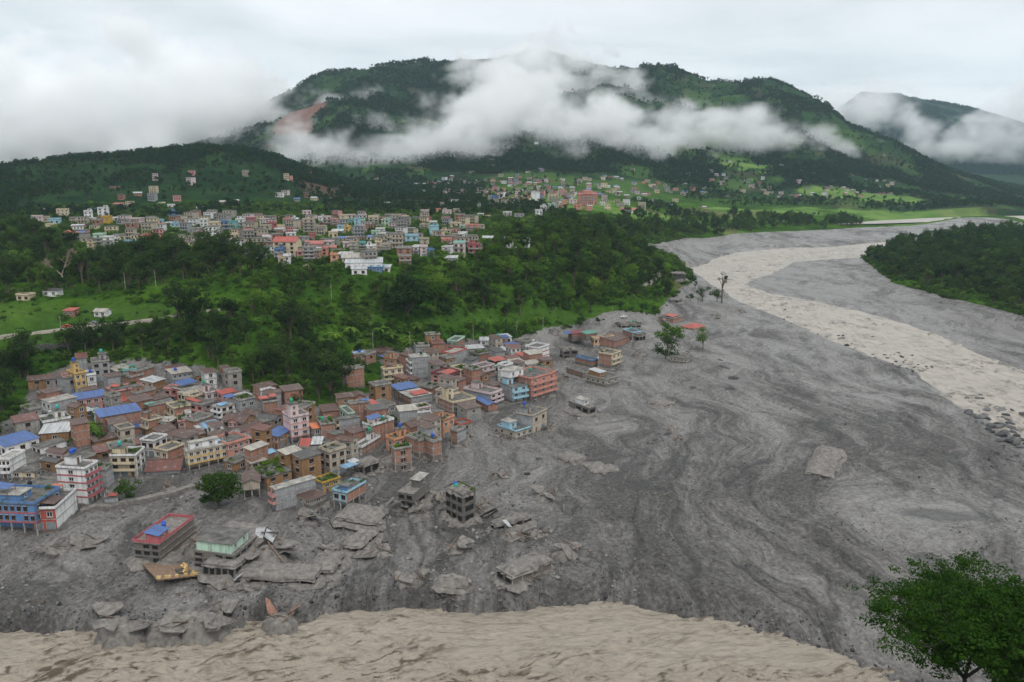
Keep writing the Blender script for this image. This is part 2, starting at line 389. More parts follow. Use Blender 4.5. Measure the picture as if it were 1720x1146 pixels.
# ------------------------------------------------------------------ terrain materials
def land_col(nt, P):
    a = noise(nt, 0.02, 5, 0.6, P, 0.8); c_ = noise(nt, 0.25, 5, 0.65, P); fi = noise(nt, 1.6, 4, 0.7, P)
    g = ramp(nt, a, [(0.3, (0.022, 0.050, 0.012)), (0.48, (0.045, 0.105, 0.013)), (0.62, (0.070, 0.145, 0.016)), (0.75, (0.085, 0.115, 0.036))])
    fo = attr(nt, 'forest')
    g = mixc(nt, fo, g, ramp(nt, a, [(0.35, (0.012, 0.028, 0.017)), (0.65, (0.026, 0.052, 0.025))]))  # dark forest cover, with some bluish distance haze put into the green
    g = mixc(nt, 0.75, g, ramp(nt, c_, [(0.3, (0.35,) * 3), (0.7, (1.4,) * 3)]), 'MULTIPLY')
    g = mixc(nt, 0.6, g, ramp(nt, fi, [(0.3, (0.45,) * 3), (0.7, (1.4,) * 3)]), 'MULTIPLY')
    fc = ramp(nt, noise(nt, 0.03, 2, 0.5, P), [(0.35, (0.07, 0.15, 0.03)), (0.65, (0.14, 0.22, 0.055))])
    g = mixc(nt, attr(nt, 'field'), g, fc)
    ec = ramp(nt, c_, [(0.3, (0.11, 0.06, 0.05)), (0.7, (0.24, 0.14, 0.115))])
    return mixc(nt, attr(nt, 'earth'), g, ec)
def mat_land():
    m, nt, b = newmat('meadow_and_scrub'); P = geopos(nt)
    nt.links.new(land_col(nt, P), b.inputs['Base Color']); b.inputs['Roughness'].default_value = 1.0; b.inputs['Specular IOR Level'].default_value = 0.02
    bump(nt, b, noise(nt, .3, 5, .65, P), 0.8, 1.2)
    return m
def mat_mud():
    m, nt, b = newmat('ground'); P = geopos(nt)
    k = attr(nt, 'silt'); g = attr(nt, 'gravel')
    fine = noise(nt, 0.9, 6, 0.65, P); mid = noise(nt, 0.12, 5, 0.6, P, 1.2); grit = noise(nt, 4.5, 3, 0.7, P)
    cbx = nt.nodes.new('ShaderNodeCombineXYZ'); nt.links.new(attr(nt, 'flow_u'), cbx.inputs[0]); nt.links.new(attr(nt, 'flow_v'), cbx.inputs[1]); FV = cbx.outputs[0]
    streak = noise(nt, 1.0, 6, 0.68, vscale(nt, FV, (0.16, 0.045, 0.1)), 2.2)
    fstreak = noise(nt, 1.0, 5, 0.65, vscale(nt, FV, (0.8, 0.22, 0.1)), 1.6)
    dark = ramp(nt, fine, [(0.30, (0.024, 0.022, 0.021)), (0.5, (0.078, 0.073, 0.068)), (0.72, (0.18, 0.170, 0.160))])
    lite = ramp(nt, fine, [(0.30, (0.145, 0.136, 0.127)), (0.5, (0.262, 0.247, 0.231)), (0.7, (0.40, 0.38, 0.358))])
    f = math_(nt, 'ADD', k, math_(nt, 'MULTIPLY', math_(nt, 'SUBTRACT', streak, 0.5), 1.35), True)
    f = math_(nt, 'ADD', f, math_(nt, 'MULTIPLY', math_(nt, 'SUBTRACT', fstreak, 0.5), 1.15), True)
    f = ramp(nt, f, [(0.12, (0, 0, 0)), (0.95, (1, 1, 1))])
    c = mixc(nt, f, dark, lite)
    c = mixc(nt, math_(nt, 'MULTIPLY', mid, 0.35), c, (0.105, 0.098, 0.09))
    st = ramp(nt, grit, [(0.60, (0, 0, 0)), (0.72, (1, 1, 1))])
    c = mixc(nt, math_(nt, 'MULTIPLY', st, math_(nt, 'MULTIPLY', g, 0.55)), c, (0.27, 0.27, 0.27))
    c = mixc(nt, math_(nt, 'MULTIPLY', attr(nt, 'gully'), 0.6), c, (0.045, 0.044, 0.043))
    wet = attr(nt, 'wet')
    c = mixc(nt, math_(nt, 'MULTIPLY', wet, 0.8), c, (0.25, 0.215, 0.18))
    lf = ramp(nt, math_(nt, 'ADD', attr(nt, 'land'), math_(nt, 'MULTIPLY', math_(nt, 'SUBTRACT', noise(nt, 0.35, 4, .65, P), 0.5), 0.9)), [(0.42, (0,) * 3), (0.58, (1,) * 3)])
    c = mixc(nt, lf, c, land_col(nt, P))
    nt.links.new(c, b.inputs['Base Color'])
    rr = ramp(nt, f, [(0, (0.85,) * 3), (1, (0.30,) * 3)])
    nt.links.new(rr, b.inputs['Roughness']); nt.links.new(math_(nt, 'MULTIPLY', math_(nt, 'SUBTRACT', 1.0, lf), 0.42), b.inputs['Specular IOR Level'])
    bump(nt, b, math_(nt, 'ADD', math_(nt, 'ADD', math_(nt, 'MULTIPLY', fine, 1.0), math_(nt, 'MULTIPLY', grit, 0.35)), math_(nt, 'MULTIPLY', fstreak, 1.2)), 1.0, 0.8)
    return m
def mat_water(name, c0, c1, s):
    m, nt, b = newmat(name); P = geopos(nt)
    st = noise(nt, 1.0, 7, 0.66, vscale(nt, P, s), 1.8); fi = noise(nt, 2.2, 5, 0.7, vscale(nt, P, (.6, 1.2, 1)), 0.8)
    c = ramp(nt, st, [(0.30, c0), (0.41, tuple(x * .78 for x in c1)), (0.5, c1), (0.70, tuple(x * 1.15 for x in c1))])
    cr = attr(nt, 'crest')
    c = mixc(nt, math_(nt, 'MULTIPLY', cr, 0.9), c, (0.085, 0.062, 0.036))
    nt.links.new(c, b.inputs['Base Color']); b.inputs['Roughness'].default_value = 0.30; b.inputs['Specular IOR Level'].default_value = 0.5
    bump(nt, b, math_(nt, 'ADD', st, math_(nt, 'MULTIPLY', fi, 0.45)), 0.9, 0.9)
    return m
M_MUD = mat_mud(); M_LAND = mat_land()
M_RIV = mat_water('silty_river_water', (0.14, 0.112, 0.080), (0.335, 0.290, 0.232), (0.16, 0.45, 0.1))
M_RIV2 = mat_water('silty_river_water_upstream', (0.22, 0.185, 0.145), (0.37, 0.325, 0.272), (0.14, 0.05, 0.1))
# ------------------------------------------------------------------ ground mesh: one height field, rows closer together near by
def rows():
    r = 52.0; L = []
    while r < 13500:
        L.append(r)
        d = r * r * 1.55e-5 if r < 470 else (r * 0.0066 if r < 4200 else r * 0.014)
        d = max(d, 0.42 if r > 150 else 1.2); r += d
    return np.array(L)
RR = rows(); NA = 640; AZ = np.linspace(R_(-46), R_(46), NA)
AA, RG = np.meshgrid(AZ, RR); GX = RG * np.sin(AA); GY = RG * np.cos(AA)
GZ, GM = height(GX.ravel(), GY.ravel())
GZ = GZ.reshape(GX.shape); GM = {k: v.reshape(GX.shape) for k, v in GM.items()}
RED = hit_smooth([(506, 212)])[0]; RED2 = hit_smooth([(545, 318)])[0]
MEADOW = hit_tps([(-120,512),(60,506),(180,505),(300,512),(310,528),(200,548),(150,575),(60,590),(-120,604)])
MEADOW2 = hit_tps([(700,546),(830,520),(1000,516),(1095,524),(960,547),(830,556)])
MEADOW3 = hit_tps([(560,484),(700,462),(830,462),(830,478),(640,508),(570,512)])
def ground():
    nr, na = GX.shape
    V = np.stack([GX, GY, GZ], -1).reshape(-1, 3)
    idx = np.arange(nr * na).reshape(nr, na)
    F = np.stack([idx[:-1, :-1], idx[:-1, 1:], idx[1:, 1:], idx[1:, :-1]], -1).reshape(-1, 4)
    land = GM['land']; lf = np.maximum.reduce([land[:-1, :-1], land[:-1, 1:], land[1:, 1:], land[1:, :-1]]).ravel()
    rf = GM['r'][:-1, :-1].ravel()
    nearhill = (GZ[:-1, :-1].ravel() > 3.5) & (rf < 200)
    cat = np.where((lf > 0.5) | nearhill, 1, 0); cat = np.where(rf > 1480, 2, cat)
    silt = np.clip(0.50 - (GM['fl'] - .5) * 1.3 - (GM['big'] - .5) * 1.1 - 0.20 * GM['near'] + 0.12 * GM['town'] + 0.22 * sst(330, 560, GM['r']), 0, 1)
    gravel = np.clip(1 - silt + 0.3 * GM['near'], 0, 1)
    wet = np.clip(sst(5.0, 0.5, GM['sd2']) * 0.6, 0, 1)
    fld = np.zeros(GX.shape); ear = np.zeros(GX.shape)
    # bright paddies: between the towns and on the valley floor
    fn = fbm(GX / 130, GY / 130, 3, 81)
    r = GM['r']; az = GM['az']
    zone = sst(760, 840, r) * sst(1700, 1350, r) * sst(R_(-4), R_(1), az)
    fld = np.maximum(fld, zone * sst(0.52, 0.57, fn))
    zone2 = sst(1350, 1500, r) * sst(2300, 1900, r) * sst(R_(8), R_(14), az)
    fld = np.maximum(fld, zone2 * sst(0.52, 0.57, fn))
    zone3 = sst(560, 600, r) * sst(980, 900, r) * sst(R_(2), R_(-3), az)
    fld = np.maximum(fld, zone3 * sst(0.56, 0.60, fn) * 0.9)
    zone4 = sst(1500, 1600, r) * sst(2900, 2300, r)
    fld = np.maximum(fld, zone4 * sst(0.60, 0.66, fbm(GX / 90, GY / 90, 3, 83)) * 0.3)
    d = np.hypot((GX - RED[0]) / 60, (GY - RED[1]) / 190) + (fbm(GX / 60, GY / 60, 3, 85) - .5) * 1.0
    ear = np.maximum(ear, sst(1.05, 0.8, d))
    d = np.hypot((GX - RED2[0]) / 45, (GY - RED2[1]) / 60) + (fbm(GX / 20, GY / 20, 3, 86) - .5) * 1.4
    ear = np.maximum(ear, sst(1.0, 0.7, d) * 0.8)
    ear = np.maximum(ear, 0.6 * sst(0.66, 0.72, fbm(GX / 70, GY / 70, 4, 87)) * sst(400, 500, r))
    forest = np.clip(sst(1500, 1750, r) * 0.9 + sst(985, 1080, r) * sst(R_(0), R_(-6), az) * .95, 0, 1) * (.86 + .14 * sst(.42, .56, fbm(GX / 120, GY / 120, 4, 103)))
    fld = np.maximum(fld, .28 * sst(-3, 6, np.maximum(poly_sd(GX, GY, MEADOW), poly_sd(GX, GY, MEADOW2))))
    ear *= np.where(r > 1500, np.where(np.hypot((GX - RED[0]) / 110, (GY - RED[1]) / 300) < 1, 1, .3), .6)
    out_ = []
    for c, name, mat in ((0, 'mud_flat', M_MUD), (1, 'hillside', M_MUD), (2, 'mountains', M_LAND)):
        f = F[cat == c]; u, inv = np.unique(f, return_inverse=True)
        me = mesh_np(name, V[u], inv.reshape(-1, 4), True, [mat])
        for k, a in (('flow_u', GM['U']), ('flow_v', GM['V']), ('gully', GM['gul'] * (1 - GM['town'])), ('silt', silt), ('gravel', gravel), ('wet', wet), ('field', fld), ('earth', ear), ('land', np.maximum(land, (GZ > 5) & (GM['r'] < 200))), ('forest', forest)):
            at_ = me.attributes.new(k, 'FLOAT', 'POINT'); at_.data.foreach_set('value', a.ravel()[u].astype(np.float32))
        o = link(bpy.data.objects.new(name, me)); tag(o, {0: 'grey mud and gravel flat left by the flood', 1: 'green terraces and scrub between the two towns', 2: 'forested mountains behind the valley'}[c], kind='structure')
        out_.append(o)
    return out_
ground()
# ------------------------------------------------------------------ rivers
def river(name, sd_key_poly, z, mat, x0, x1, y0, y1, nx, ny, amp, sx, sy, label, ang):
    xs = np.linspace(x0, x1, nx); ys = np.linspace(y0, y1, ny); X, Y = np.meshgrid(xs, ys)
    sd = poly_sd(X, Y, sd_key_poly)
    ca, sa = math.cos(ang), math.sin(ang); U = X * ca + Y * sa; V = -X * sa + Y * ca
    wv = (fbm(U / 14, V / 14, 2, 92) - .5) * 9
    n1 = ridged((U + wv) / sx, (V + wv) / sy, 5, 91); n2 = fbm(U / 2.4, V / 0.8, 4, 93, .6) - .5
    turb = sst(0.30, 0.58, fbm(U / 30, V / 12, 3, 95))
    Z = z + amp * ((n1 - .6) * 2.0 * (0.25 + turb) + n2 * 1.1 * (0.3 + turb))
    idx = np.arange(nx * ny).reshape(ny, nx)
    F = np.stack([idx[:-1, :-1], idx[:-1, 1:], idx[1:, 1:], idx[1:, :-1]], -1).reshape(-1, 4)
    k = (np.maximum.reduce([sd[:-1, :-1], sd[:-1, 1:], sd[1:, 1:], sd[1:, :-1]]).ravel() > -9)
    F = F[k]; u, inv = np.unique(F, return_inverse=True)
    V3 = np.stack([X, Y, Z], -1).reshape(-1, 3)[u]
    me = mesh_np(name, V3, inv.reshape(-1, 4), True, [mat])
    lines = ridged((U + wv * 1.5) / (sx * .55), (V + wv) / (sy * .5), 3, 99)
    cr = np.maximum(sst(0.70, 0.86, n1) * sst(.40, .6, fbm(U / 2.4, V / 1.2, 4, 97, .6)), sst(.74, .90, lines) * sst(.40, .56, fbm(U / 9, V / 4, 3, 98))) * (0.15 + 1.1 * turb)
    a = me.attributes.new('crest', 'FLOAT', 'POINT'); a.data.foreach_set('value', cr.ravel()[u].astype(np.float32))
    o = link(bpy.data.objects.new(name, me)); return tag(o, label, kind='structure')
river('river', RIVPOLY, RIV_Z, M_RIV, -190, 110, 90, 190, 900, 400, 0.75, 11, 2.6, 'silt-brown river rushing past the broken bank', R_(20))
river('river', RIV2POLY, RIV2_Z, M_RIV2, 70, 560, 290, 1120, 380, 480, 0.55, 6, 14, 'pale brown river winding down the valley', R_(25))

def sheet_river():
    b = MB(); b.poly([(p[0], p[1], 4.5) for p in RIV3POLY][::-1]); o = b.build('river', M_RIV2); tag(o, 'far bend of the river shining behind the trees', kind='structure')
    a = o.data.attributes.new('crest', 'FLOAT', 'POINT')
sheet_river()
# ------------------------------------------------------------------ building materials
PAL = {  # name: (linear base colour, word for labels)
 'cream': ((.62, .52, .36), 'cream'), 'yellow': ((.66, .44, .16), 'yellow'), 'mustard': ((.55, .34, .05), 'mustard yellow'), 'pink': ((.60, .29, .27), 'pink'), 'salmon': ((.60, .26, .20), 'salmon pink'),
 'rose': ((.42, .12, .13), 'rose red'), 'peach': ((.60, .30, .17), 'peach orange'), 'white': ((.72, .72, .71), 'white'), 'lilac': ((.62, .50, .50), 'pale pink'), 'grey': ((.27, .28, .29), 'grey cement'),
 'blue': ((.11, .22, .42), 'blue'), 'lblue': ((.33, .55, .66), 'light blue'), 'mint': ((.45, .62, .50), 'mint green'), 'red': ((.42, .085, .06), 'red'), 'maroon': ((.20, .05, .06), 'maroon'),
 'ochre': ((.30, .165, .075), 'ochre brick'), 'beige': ((.45, .39, .31), 'beige'), 'conc': ((.30, .285, .26), 'bare concrete'), 'mud': ((.15, .138, .122), 'mud-caked'), 'teal': ((.16, .42, .40), 'teal'), 'brick': ((.36, .18, .125), 'brick')}
def wall_mat(k):
    if ('w', k) in MATS: return MATS['w', k]
    m, nt, b = newmat('wall_' + PAL[k][1].replace(' ', '_').replace('-', '_')); c = PAL[k][0]
    tc = nt.nodes.new('ShaderNodeTexCoord'); O = tc.outputs['Object']; P = geopos(nt)
    big = noise(nt, 0.35, 4, 0.6, P); st = noise(nt, 1.0, 4, 0.6, vscale(nt, P, (1.3, 1.3, 0.16))); fi = noise(nt, 2.5, 3, 0.6, P)
    if k in ('brick', 'ochre'):
        c0 = ramp(nt, fi, [(0.3, tuple(x * .6 for x in c)), (0.55, c), (0.8, tuple(min(1, x * 1.35 + .03) for x in c))])
        c0 = mixc(nt, ramp(nt, big, [(0.45, (0, 0, 0)), (0.75, (.5, .5, .5))]), c0, (.30, .25, .21))
    else:
        c0 = mixc(nt, ramp(nt, fi, [(0.3, (0.2,) * 3), (0.7, (0,) * 3)]), c, tuple(x * .6 for x in c))
        c0 = mixc(nt, ramp(nt, big, [(0.5, (0, 0, 0)), (0.8, (.45,) * 3)]), c0, tuple(x * .55 + .06 for x in c))
    if k == 'grey':
        c0 = mixc(nt, ramp(nt, st, [(0.42, (0,) * 3), (0.62, (.75,) * 3)]), c0, (.50, .50, .50))
        c0 = mixc(nt, ramp(nt, noise(nt, .8, 3, .6, vscale(nt, P, (.3, .3, 1.6))), [(0.5, (0,) * 3), (0.68, (.55,) * 3)]), c0, (.12, .12, .13))
    c0 = mixc(nt, ramp(nt, st, [(0.50, (0, 0, 0)), (0.66, (.7,) * 3)]), c0, tuple(x * .36 + .02 for x in c))
    sp = nt.nodes.new('ShaderNodeSeparateXYZ'); nt.links.new(O, sp.inputs[0])
    lv = math_(nt, 'ADD', attr(nt, 'mudh'), math_(nt, 'MULTIPLY', math_(nt, 'SUBTRACT', big, 0.5), 2.2))
    mf = math_(nt, 'MULTIPLY', math_(nt, 'SUBTRACT', lv, sp.outputs['Z']), 2.0, True)
    mc = ramp(nt, fi, [(0.3, (.085, .078, .07)), (0.7, (.19, .178, .16))])
    c0 = mixc(nt, math_(nt, 'MULTIPLY', mf, 0.88), c0, mc)
    nt.links.new(c0, b.inputs['Base Color']); b.inputs['Roughness'].default_value = 0.85
    bump(nt, b, fi, 0.35, 0.08)
    MATS['w', k] = m; return m
SHEET = {'blue': ((.06, .125, .32), 'blue'), 'lblue': ((.20, .36, .52), 'pale blue'), 'red': ((.40, .08, .055), 'red'), 'white': ((.46, .475, .48), 'white'), 'tin': ((.10, .055, .042), 'rusty brown'), 'rust': ((.15, .055, .04), 'rust red'), 'green': ((.10, .27, .22), 'green'), 'dark': ((.07, .066, .062), 'dark'), 'pale': ((.38, .35, .30), 'pale'), 'mar': ((.22, .05, .06), 'maroon'), 'orange': ((.62, .17, .05), 'orange')}
def sheet_mat(k, stripes=False):
    if ('s', k) in MATS: return MATS['s', k]
    m, nt, b = newmat('metal_sheet_' + k); c = SHEET[k][0]
    tc = nt.nodes.new('ShaderNodeTexCoord'); O = tc.outputs['Object']
    n1 = noise(nt, .6, 4, .6, O); n2 = noise(nt, 1.0, 3, .6, vscale(nt, O, (1.6, .12, .2)))
    w = nt.nodes.new('ShaderNodeTexWave'); w.bands_direction = 'X'; w.inputs['Scale'].default_value = 1.4; w.inputs['Distortion'].default_value = 0.2; nt.links.new(O, w.inputs[0])
    c0 = mixc(nt, ramp(nt, n2, [(0.42, (0,) * 3), (0.58, (.85,) * 3)]), c, tuple(x * .55 + .02 for x in c))
    c0 = mixc(nt, ramp(nt, n1, [(0.56, (0,) * 3), (0.72, (.7 if k in ('tin', 'rust', 'dark', 'white', 'pale') else .3,) * 3)]), c0, (.16, .10, .07) if k in ('white', 'pale') else (.30, .27, .24) if k in ('tin', 'rust', 'dark') else tuple(x * .5 + .12 for x in c))
    nt.links.new(c0, b.inputs['Base Color']); b.inputs['Roughness'].default_value = 0.48; b.inputs['Specular IOR Level'].default_value = 0.4
    bump(nt, b, w.outputs['Fac'], 0.5, 0.06); MATS['s', k] = m; return m
def simple(name, c, rough=0.6, var=0.35, sc=1.5, spec=0.3):
    if name in MATS: return MATS[name]
    m, nt, b = newmat(name); n = noise(nt, sc, 4, .6, geopos(nt))
    nt.links.new(ramp(nt, n, [(0.3, tuple(x * (1 - var) for x in c)), (0.7, tuple(min(1, x * (1 + var)) for x in c))]), b.inputs['Base Color'])
    b.inputs['Roughness'].default_value = rough; b.inputs['Specular IOR Level'].default_value = spec
    MATS[name] = m; return m
M_CONC = simple('weathered_concrete', (.29, .275, .25), .85, .4, .9)
M_ROOFC = simple('stained_roof_concrete', (.105, .10, .092), .85, .6, .45)
M_ROOFP = simple('pale_roof_concrete', (.27, .255, .23), .85, .5, .45)
M_GLASS = simple('dark_window_glass', (.020, .022, .025), .18, .3, 1, .5)
M_ROOMDARK = simple('painted_room_dark', (.018, .016, .015), .9, .3)  # darkness of open rooms, painted as a near-black colour
M_FRAMEW = simple('white_window_frame', (.55, .54, .52), .6, .15)
M_FRAMEB = simple('brown_window_frame', (.10, .045, .025), .6, .2)
M_DOOR = simple('wooden_door', (.12, .06, .035), .6, .3)
M_SHUT = simple('grey_blue_shutter', (.18, .22, .25), .5, .2)
M_TIMBER = simple('muddy_timber', (.13, .10, .075), .9, .4)
M_MUDC = simple('mud_coat', (.165, .152, .138), .8, .45, .8)
M_STEEL = simple('rusted_steel', (.17, .12, .09), .6, .4)
def mat_leaf(name, c, c2, trans=0.25):
    m, nt, b = newmat(name); P = geopos(nt); r = orand(nt)
    n = noise(nt, 0.55, 3, .6, P)
    f = math_(nt, 'ADD', math_(nt, 'MULTIPLY', r, .5), math_(nt, 'MULTIPLY', n, .6))
    nt.links.new(ramp(nt, f, [(0.25, tuple(x * .55 for x in c)), (0.5, c), (0.85, c2)]), b.inputs['Base Color'])
    b.inputs['Roughness'].default_value = 0.7; b.inputs['Specular IOR Level'].default_value = 0.04
    t = nt.nodes.new('ShaderNodeBsdfTranslucent'); t.inputs[0].default_value = (*[min(1, x * 1.5) for x in c2], 1)
    mx = nt.nodes.new('ShaderNodeMixShader'); mx.inputs[0].default_value = trans
    o = [x for x in nt.nodes if x.type == 'OUTPUT_MATERIAL'][0]
    nt.links.new(b.outputs[0], mx.inputs[1]); nt.links.new(t.outputs[0], mx.inputs[2]); nt.links.new(mx.outputs[0], o.inputs[0])
    return m
M_LEAF = mat_leaf('broadleaf_foliage', (.038, .078, .014), (.088, .150, .023))
M_LEAFF = mat_leaf('hill_forest_foliage', (.018, .040, .017), (.040, .075, .026))
M_LEAFD = mat_leaf('dark_foliage', (.022, .045, .012), (.050, .088, .018))
M_LEAFB = mat_leaf('bright_foliage', (.060, .125, .015), (.130, .215, .028))
M_BARK = simple('tree_bark', (.11, .085, .06), .9, .4, 3)
# ------------------------------------------------------------------ shared part meshes
def window_mesh(frame, name):
    b = MB(); t = .09
    b.box(0, t, -.07, .02, 0, 1, 1); b.box(1 - t, 1, -.07, .02, 0, 1, 1); b.box(t, 1 - t, -.07, .02, 1 - t, 1, 1); b.box(t, 1 - t, -.07, .02, 0, t, 1)
    b.box(.46, .54, -.05, .02, t, 1 - t, 1); b.box(t, 1 - t, -.014, .02, t, 1 - t, 0)
    b.box(-.08, 1.08, -.2, .02, -.08, -.005, 2); b.box(-.1, 1.1, -.34, .02, 1.03, 1.1, 2)
    return b.mesh(name, [M_GLASS, frame, M_CONC])
WM = {'w': window_mesh(M_FRAMEW, 'window'), 'b': window_mesh(M_FRAMEB, 'window')}
def hole_mesh():
    b = MB(); b.box(0, 1, -.03, .02, 0, 1, 0); b.box(-.06, 0, -.12, .02, -.06, 1.06, 1); b.box(1, 1.06, -.12, .02, -.06, 1.06, 1); b.box(0, 1, -.12, .02, 1, 1.06, 1); b.box(0, 1, -.16, .02, -.06, 0, 1)  # flat dark panel on the wall, painted shade instead of an opening
    return b.mesh('window', [M_ROOMDARK, M_MUDC])
WM['h'] = hole_mesh()
def door_mesh(m, name):
    b = MB(); b.box(0, 1, -.05, .02, 0, 1, 0); b.box(-.06, 0, -.1, .02, 0, 1.04, 1); b.box(1, 1.06, -.1, .02, 0, 1.04, 1); b.box(0, 1, -.1, .02, 1, 1.04, 1)
    for i in range(1, 5): b.box(.04, .96, -.07, -.05, i * .2 - .01, i * .2 + .01, 1)
    return b.mesh(name, [m, M_CONC])
DM = {'d': door_mesh(M_DOOR, 'door'), 's': door_mesh(M_SHUT, 'shop_shutter')}
def tank_mesh(c, name):
    m = simple(name + '_plastic', c, .45, .12); b = MB()
    b.lathe([(.58, 0), (.62, .05), (.60, .22), (.63, .3), (.60, .5), (.63, .58), (.60, .78), (.62, .95), (.50, 1.12), (.24, 1.22)], 0, 0, 14)
    l = MB(); l.lathe([(.26, 1.2), (.26, 1.3), (.1, 1.34)], 0, 0, 12)
    s = MB()
    for x, y in ((-.4, -.4), (.4, -.4), (.4, .4), (-.4, .4)): s.box(x - .05, x + .05, y - .05, y + .05, -.5, -.06)
    s.box(-.6, .6, -.6, .6, -.06, 0)
    return b.mesh('tank_body', m, True), l.mesh('lid', m, True), s.mesh('stand', M_CONC)
TM = {'g': (tank_mesh((.03, .30, .16), 'green'), 'green'), 'b': (tank_mesh((.03, .09, .42), 'blue'), 'blue'), 'k': (tank_mesh((.02, .02, .022), 'black'), 'black'), 't': (tank_mesh((.05, .36, .33), 'teal'), 'teal')}
RNG = random.Random(7)
def leaf_clump(n, rx, ry, rz, s, rng, up=0.25):
    """n leaf quads in an ellipsoid sitting on z=0"""
    V = np.zeros((n * 4, 3)); 
    for i in range(n):
        while True:
            p = np.array([rng.uniform(-1, 1) for _ in range(3)]); q = np.linalg.norm(p)
            if .25 < q < 1: break
        c = p * [rx, ry, rz] + [0, 0, rz * .9]
        a = np.array([rng.gauss(0, 1) for _ in range(3)]); a /= np.linalg.norm(a)
        nn = p / q + np.array([rng.gauss(0, .6), rng.gauss(0, .6), rng.gauss(up, .5)]); t = np.cross(nn, a); t /= np.linalg.norm(t) + 1e-9
        u = np.cross(nn, t); u /= np.linalg.norm(u) + 1e-9; ss = s * rng.uniform(.6, 1.3)
        V[i * 4:i * 4 + 4] = [c + t * ss, c + u * ss * .55, c - t * ss, c - u * ss * .55]
    return V, np.arange(n * 4).reshape(-1, 4)
PLANT = []
for i in range(4):
    V, F = leaf_clump(90, .9, .9, .55, .20, RNG); PLANT.append(mesh_np('roof_plants', V, F, False, [M_LEAFB if i % 2 else M_LEAF]))
TANKS = []      # (kind, world position, house label)
HOUSES = []
NW = ['', 'one-storey', 'two-storey', 'three-storey', 'four-storey', 'five-storey', 'six-storey']
def sheet_roof(w, d, H, kind, col, par, ov=.45, rise=None, name='roof'):
    """metal sheet roof over the rectangle (0..w, 0..d) at height H"""
    b = MB(); x0, x1, y0, y1 = -ov, w + ov, -ov, d + ov; th = .07
    if kind == 'mono':
        r = rise or max(.5, d * .12); b.slab([(x0, y0, H + .12), (x1, y0, H + .12), (x1, y1, H + .12 + r), (x0, y1, H + .12 + r)], th)
    elif kind == 'gable':
        if w >= d:
            r = rise or d * .24; ym = d / 2
            b.slab([(x0, y0, H + .02), (x1, y0, H + .02), (x1, ym, H + r), (x0, ym, H + r)], th); b.slab([(x0, ym, H + r), (x1, ym, H + r), (x1, y1, H + .02), (x0, y1, H + .02)], th)
            b.box(x0, x1, ym - .15, ym + .15, H + r - .05, H + r + .05)
        else:
            r = rise or w * .24; xm = w / 2
            b.slab([(x0, y0, H + .02), (xm, y0, H + r), (xm, y1, H + r), (x0, y1, H + .02)], th); b.slab([(xm, y0, H + r), (x1, y0, H + .02), (x1, y1, H + .02), (xm, y1, H + r)], th)
            b.box(xm - .15, xm + .15, y0, y1, H + r - .05, H + r + .05)
    else:   # hip
        r = rise or min(w, d) * .22; k = min(w, d) / 2
        if w >= d: A, B_ = (k, d / 2, H + r), (w - k, d / 2, H + r)
        else: A, B_ = (w / 2, k, H + r), (w / 2, d - k, H + r)
        c = [(x0, y0, H), (x1, y0, H), (x1, y1, H), (x0, y1, H)]
        if w >= d: L = [(c[0], c[1], B_, A), (c[1], c[2], B_), (c[2], c[3], A, B_), (c[3], c[0], A)]
        else: L = [(c[0], c[1], A), (c[1], c[2], B_, A), (c[2], c[3], B_), (c[3], c[0], A, B_)]
        for q in L: b.slab(q, th)
    return b.build(name, sheet_mat(col), par)
def put_windows(par, n, z, axis, length, hgt, wm, ww=1.15, wh=1.15, skip=0.0, x0=0.0, rng=RNG, depth=0.0):
    """windows along the front (axis x, facing -y) or the left side (axis y, facing -x)"""
    for i in range(n):
        if rng.random() < skip: continue
        c = x0 + length * (i + .5) / n; 
        me = WM[wm]
        if axis == 'x': inst('window', me, par, (c - ww / 2, depth, z + (hgt - wh) * .5), (0, 0, 0), (ww, 1, wh))
        else: inst('window', me, par, (depth, c + ww / 2, z + (hgt - wh) * .5), (0, 0, -math.pi / 2), (ww, 1, wh))
def mud_heap(o, w, d, top, rng):
    n = 13; s_ = rng.uniform(0, 99); g = np.linspace(0, 1, n); A, B_ = np.meshgrid(g, g)
    e = np.minimum(np.minimum(A, 1 - A), np.minimum(B_, 1 - B_)); h = .10 + sst(0, .25, e) * (fbm(A * 5 + s_, B_ * 5, 3, 7) * 1.9 - .45)
    h = np.where(e < .01, -.35 - .5 * fbm(A * 7 + s_, B_ * 7, 2, 9), np.maximum(h, .03)); V = np.stack([-.45 + A * (w + .9) + (fbm(A * 9, B_ * 9 + s_, 2, 3) - .5) * 1.3, -.45 + B_ * (d + .9) + (fbm(A * 9 + s_, B_ * 9, 2, 4) - .5) * 1.3, top + h], -1).reshape(-1, 3)
    i = np.arange(n * n).reshape(n, n); F = np.stack([i[:-1, :-1], i[:-1, 1:], i[1:, 1:], i[1:, :-1]], -1).reshape(-1, 4)
    inst('mud_cover', mesh_np('mud_cover', V, F, True, [M_MUDC]), o)
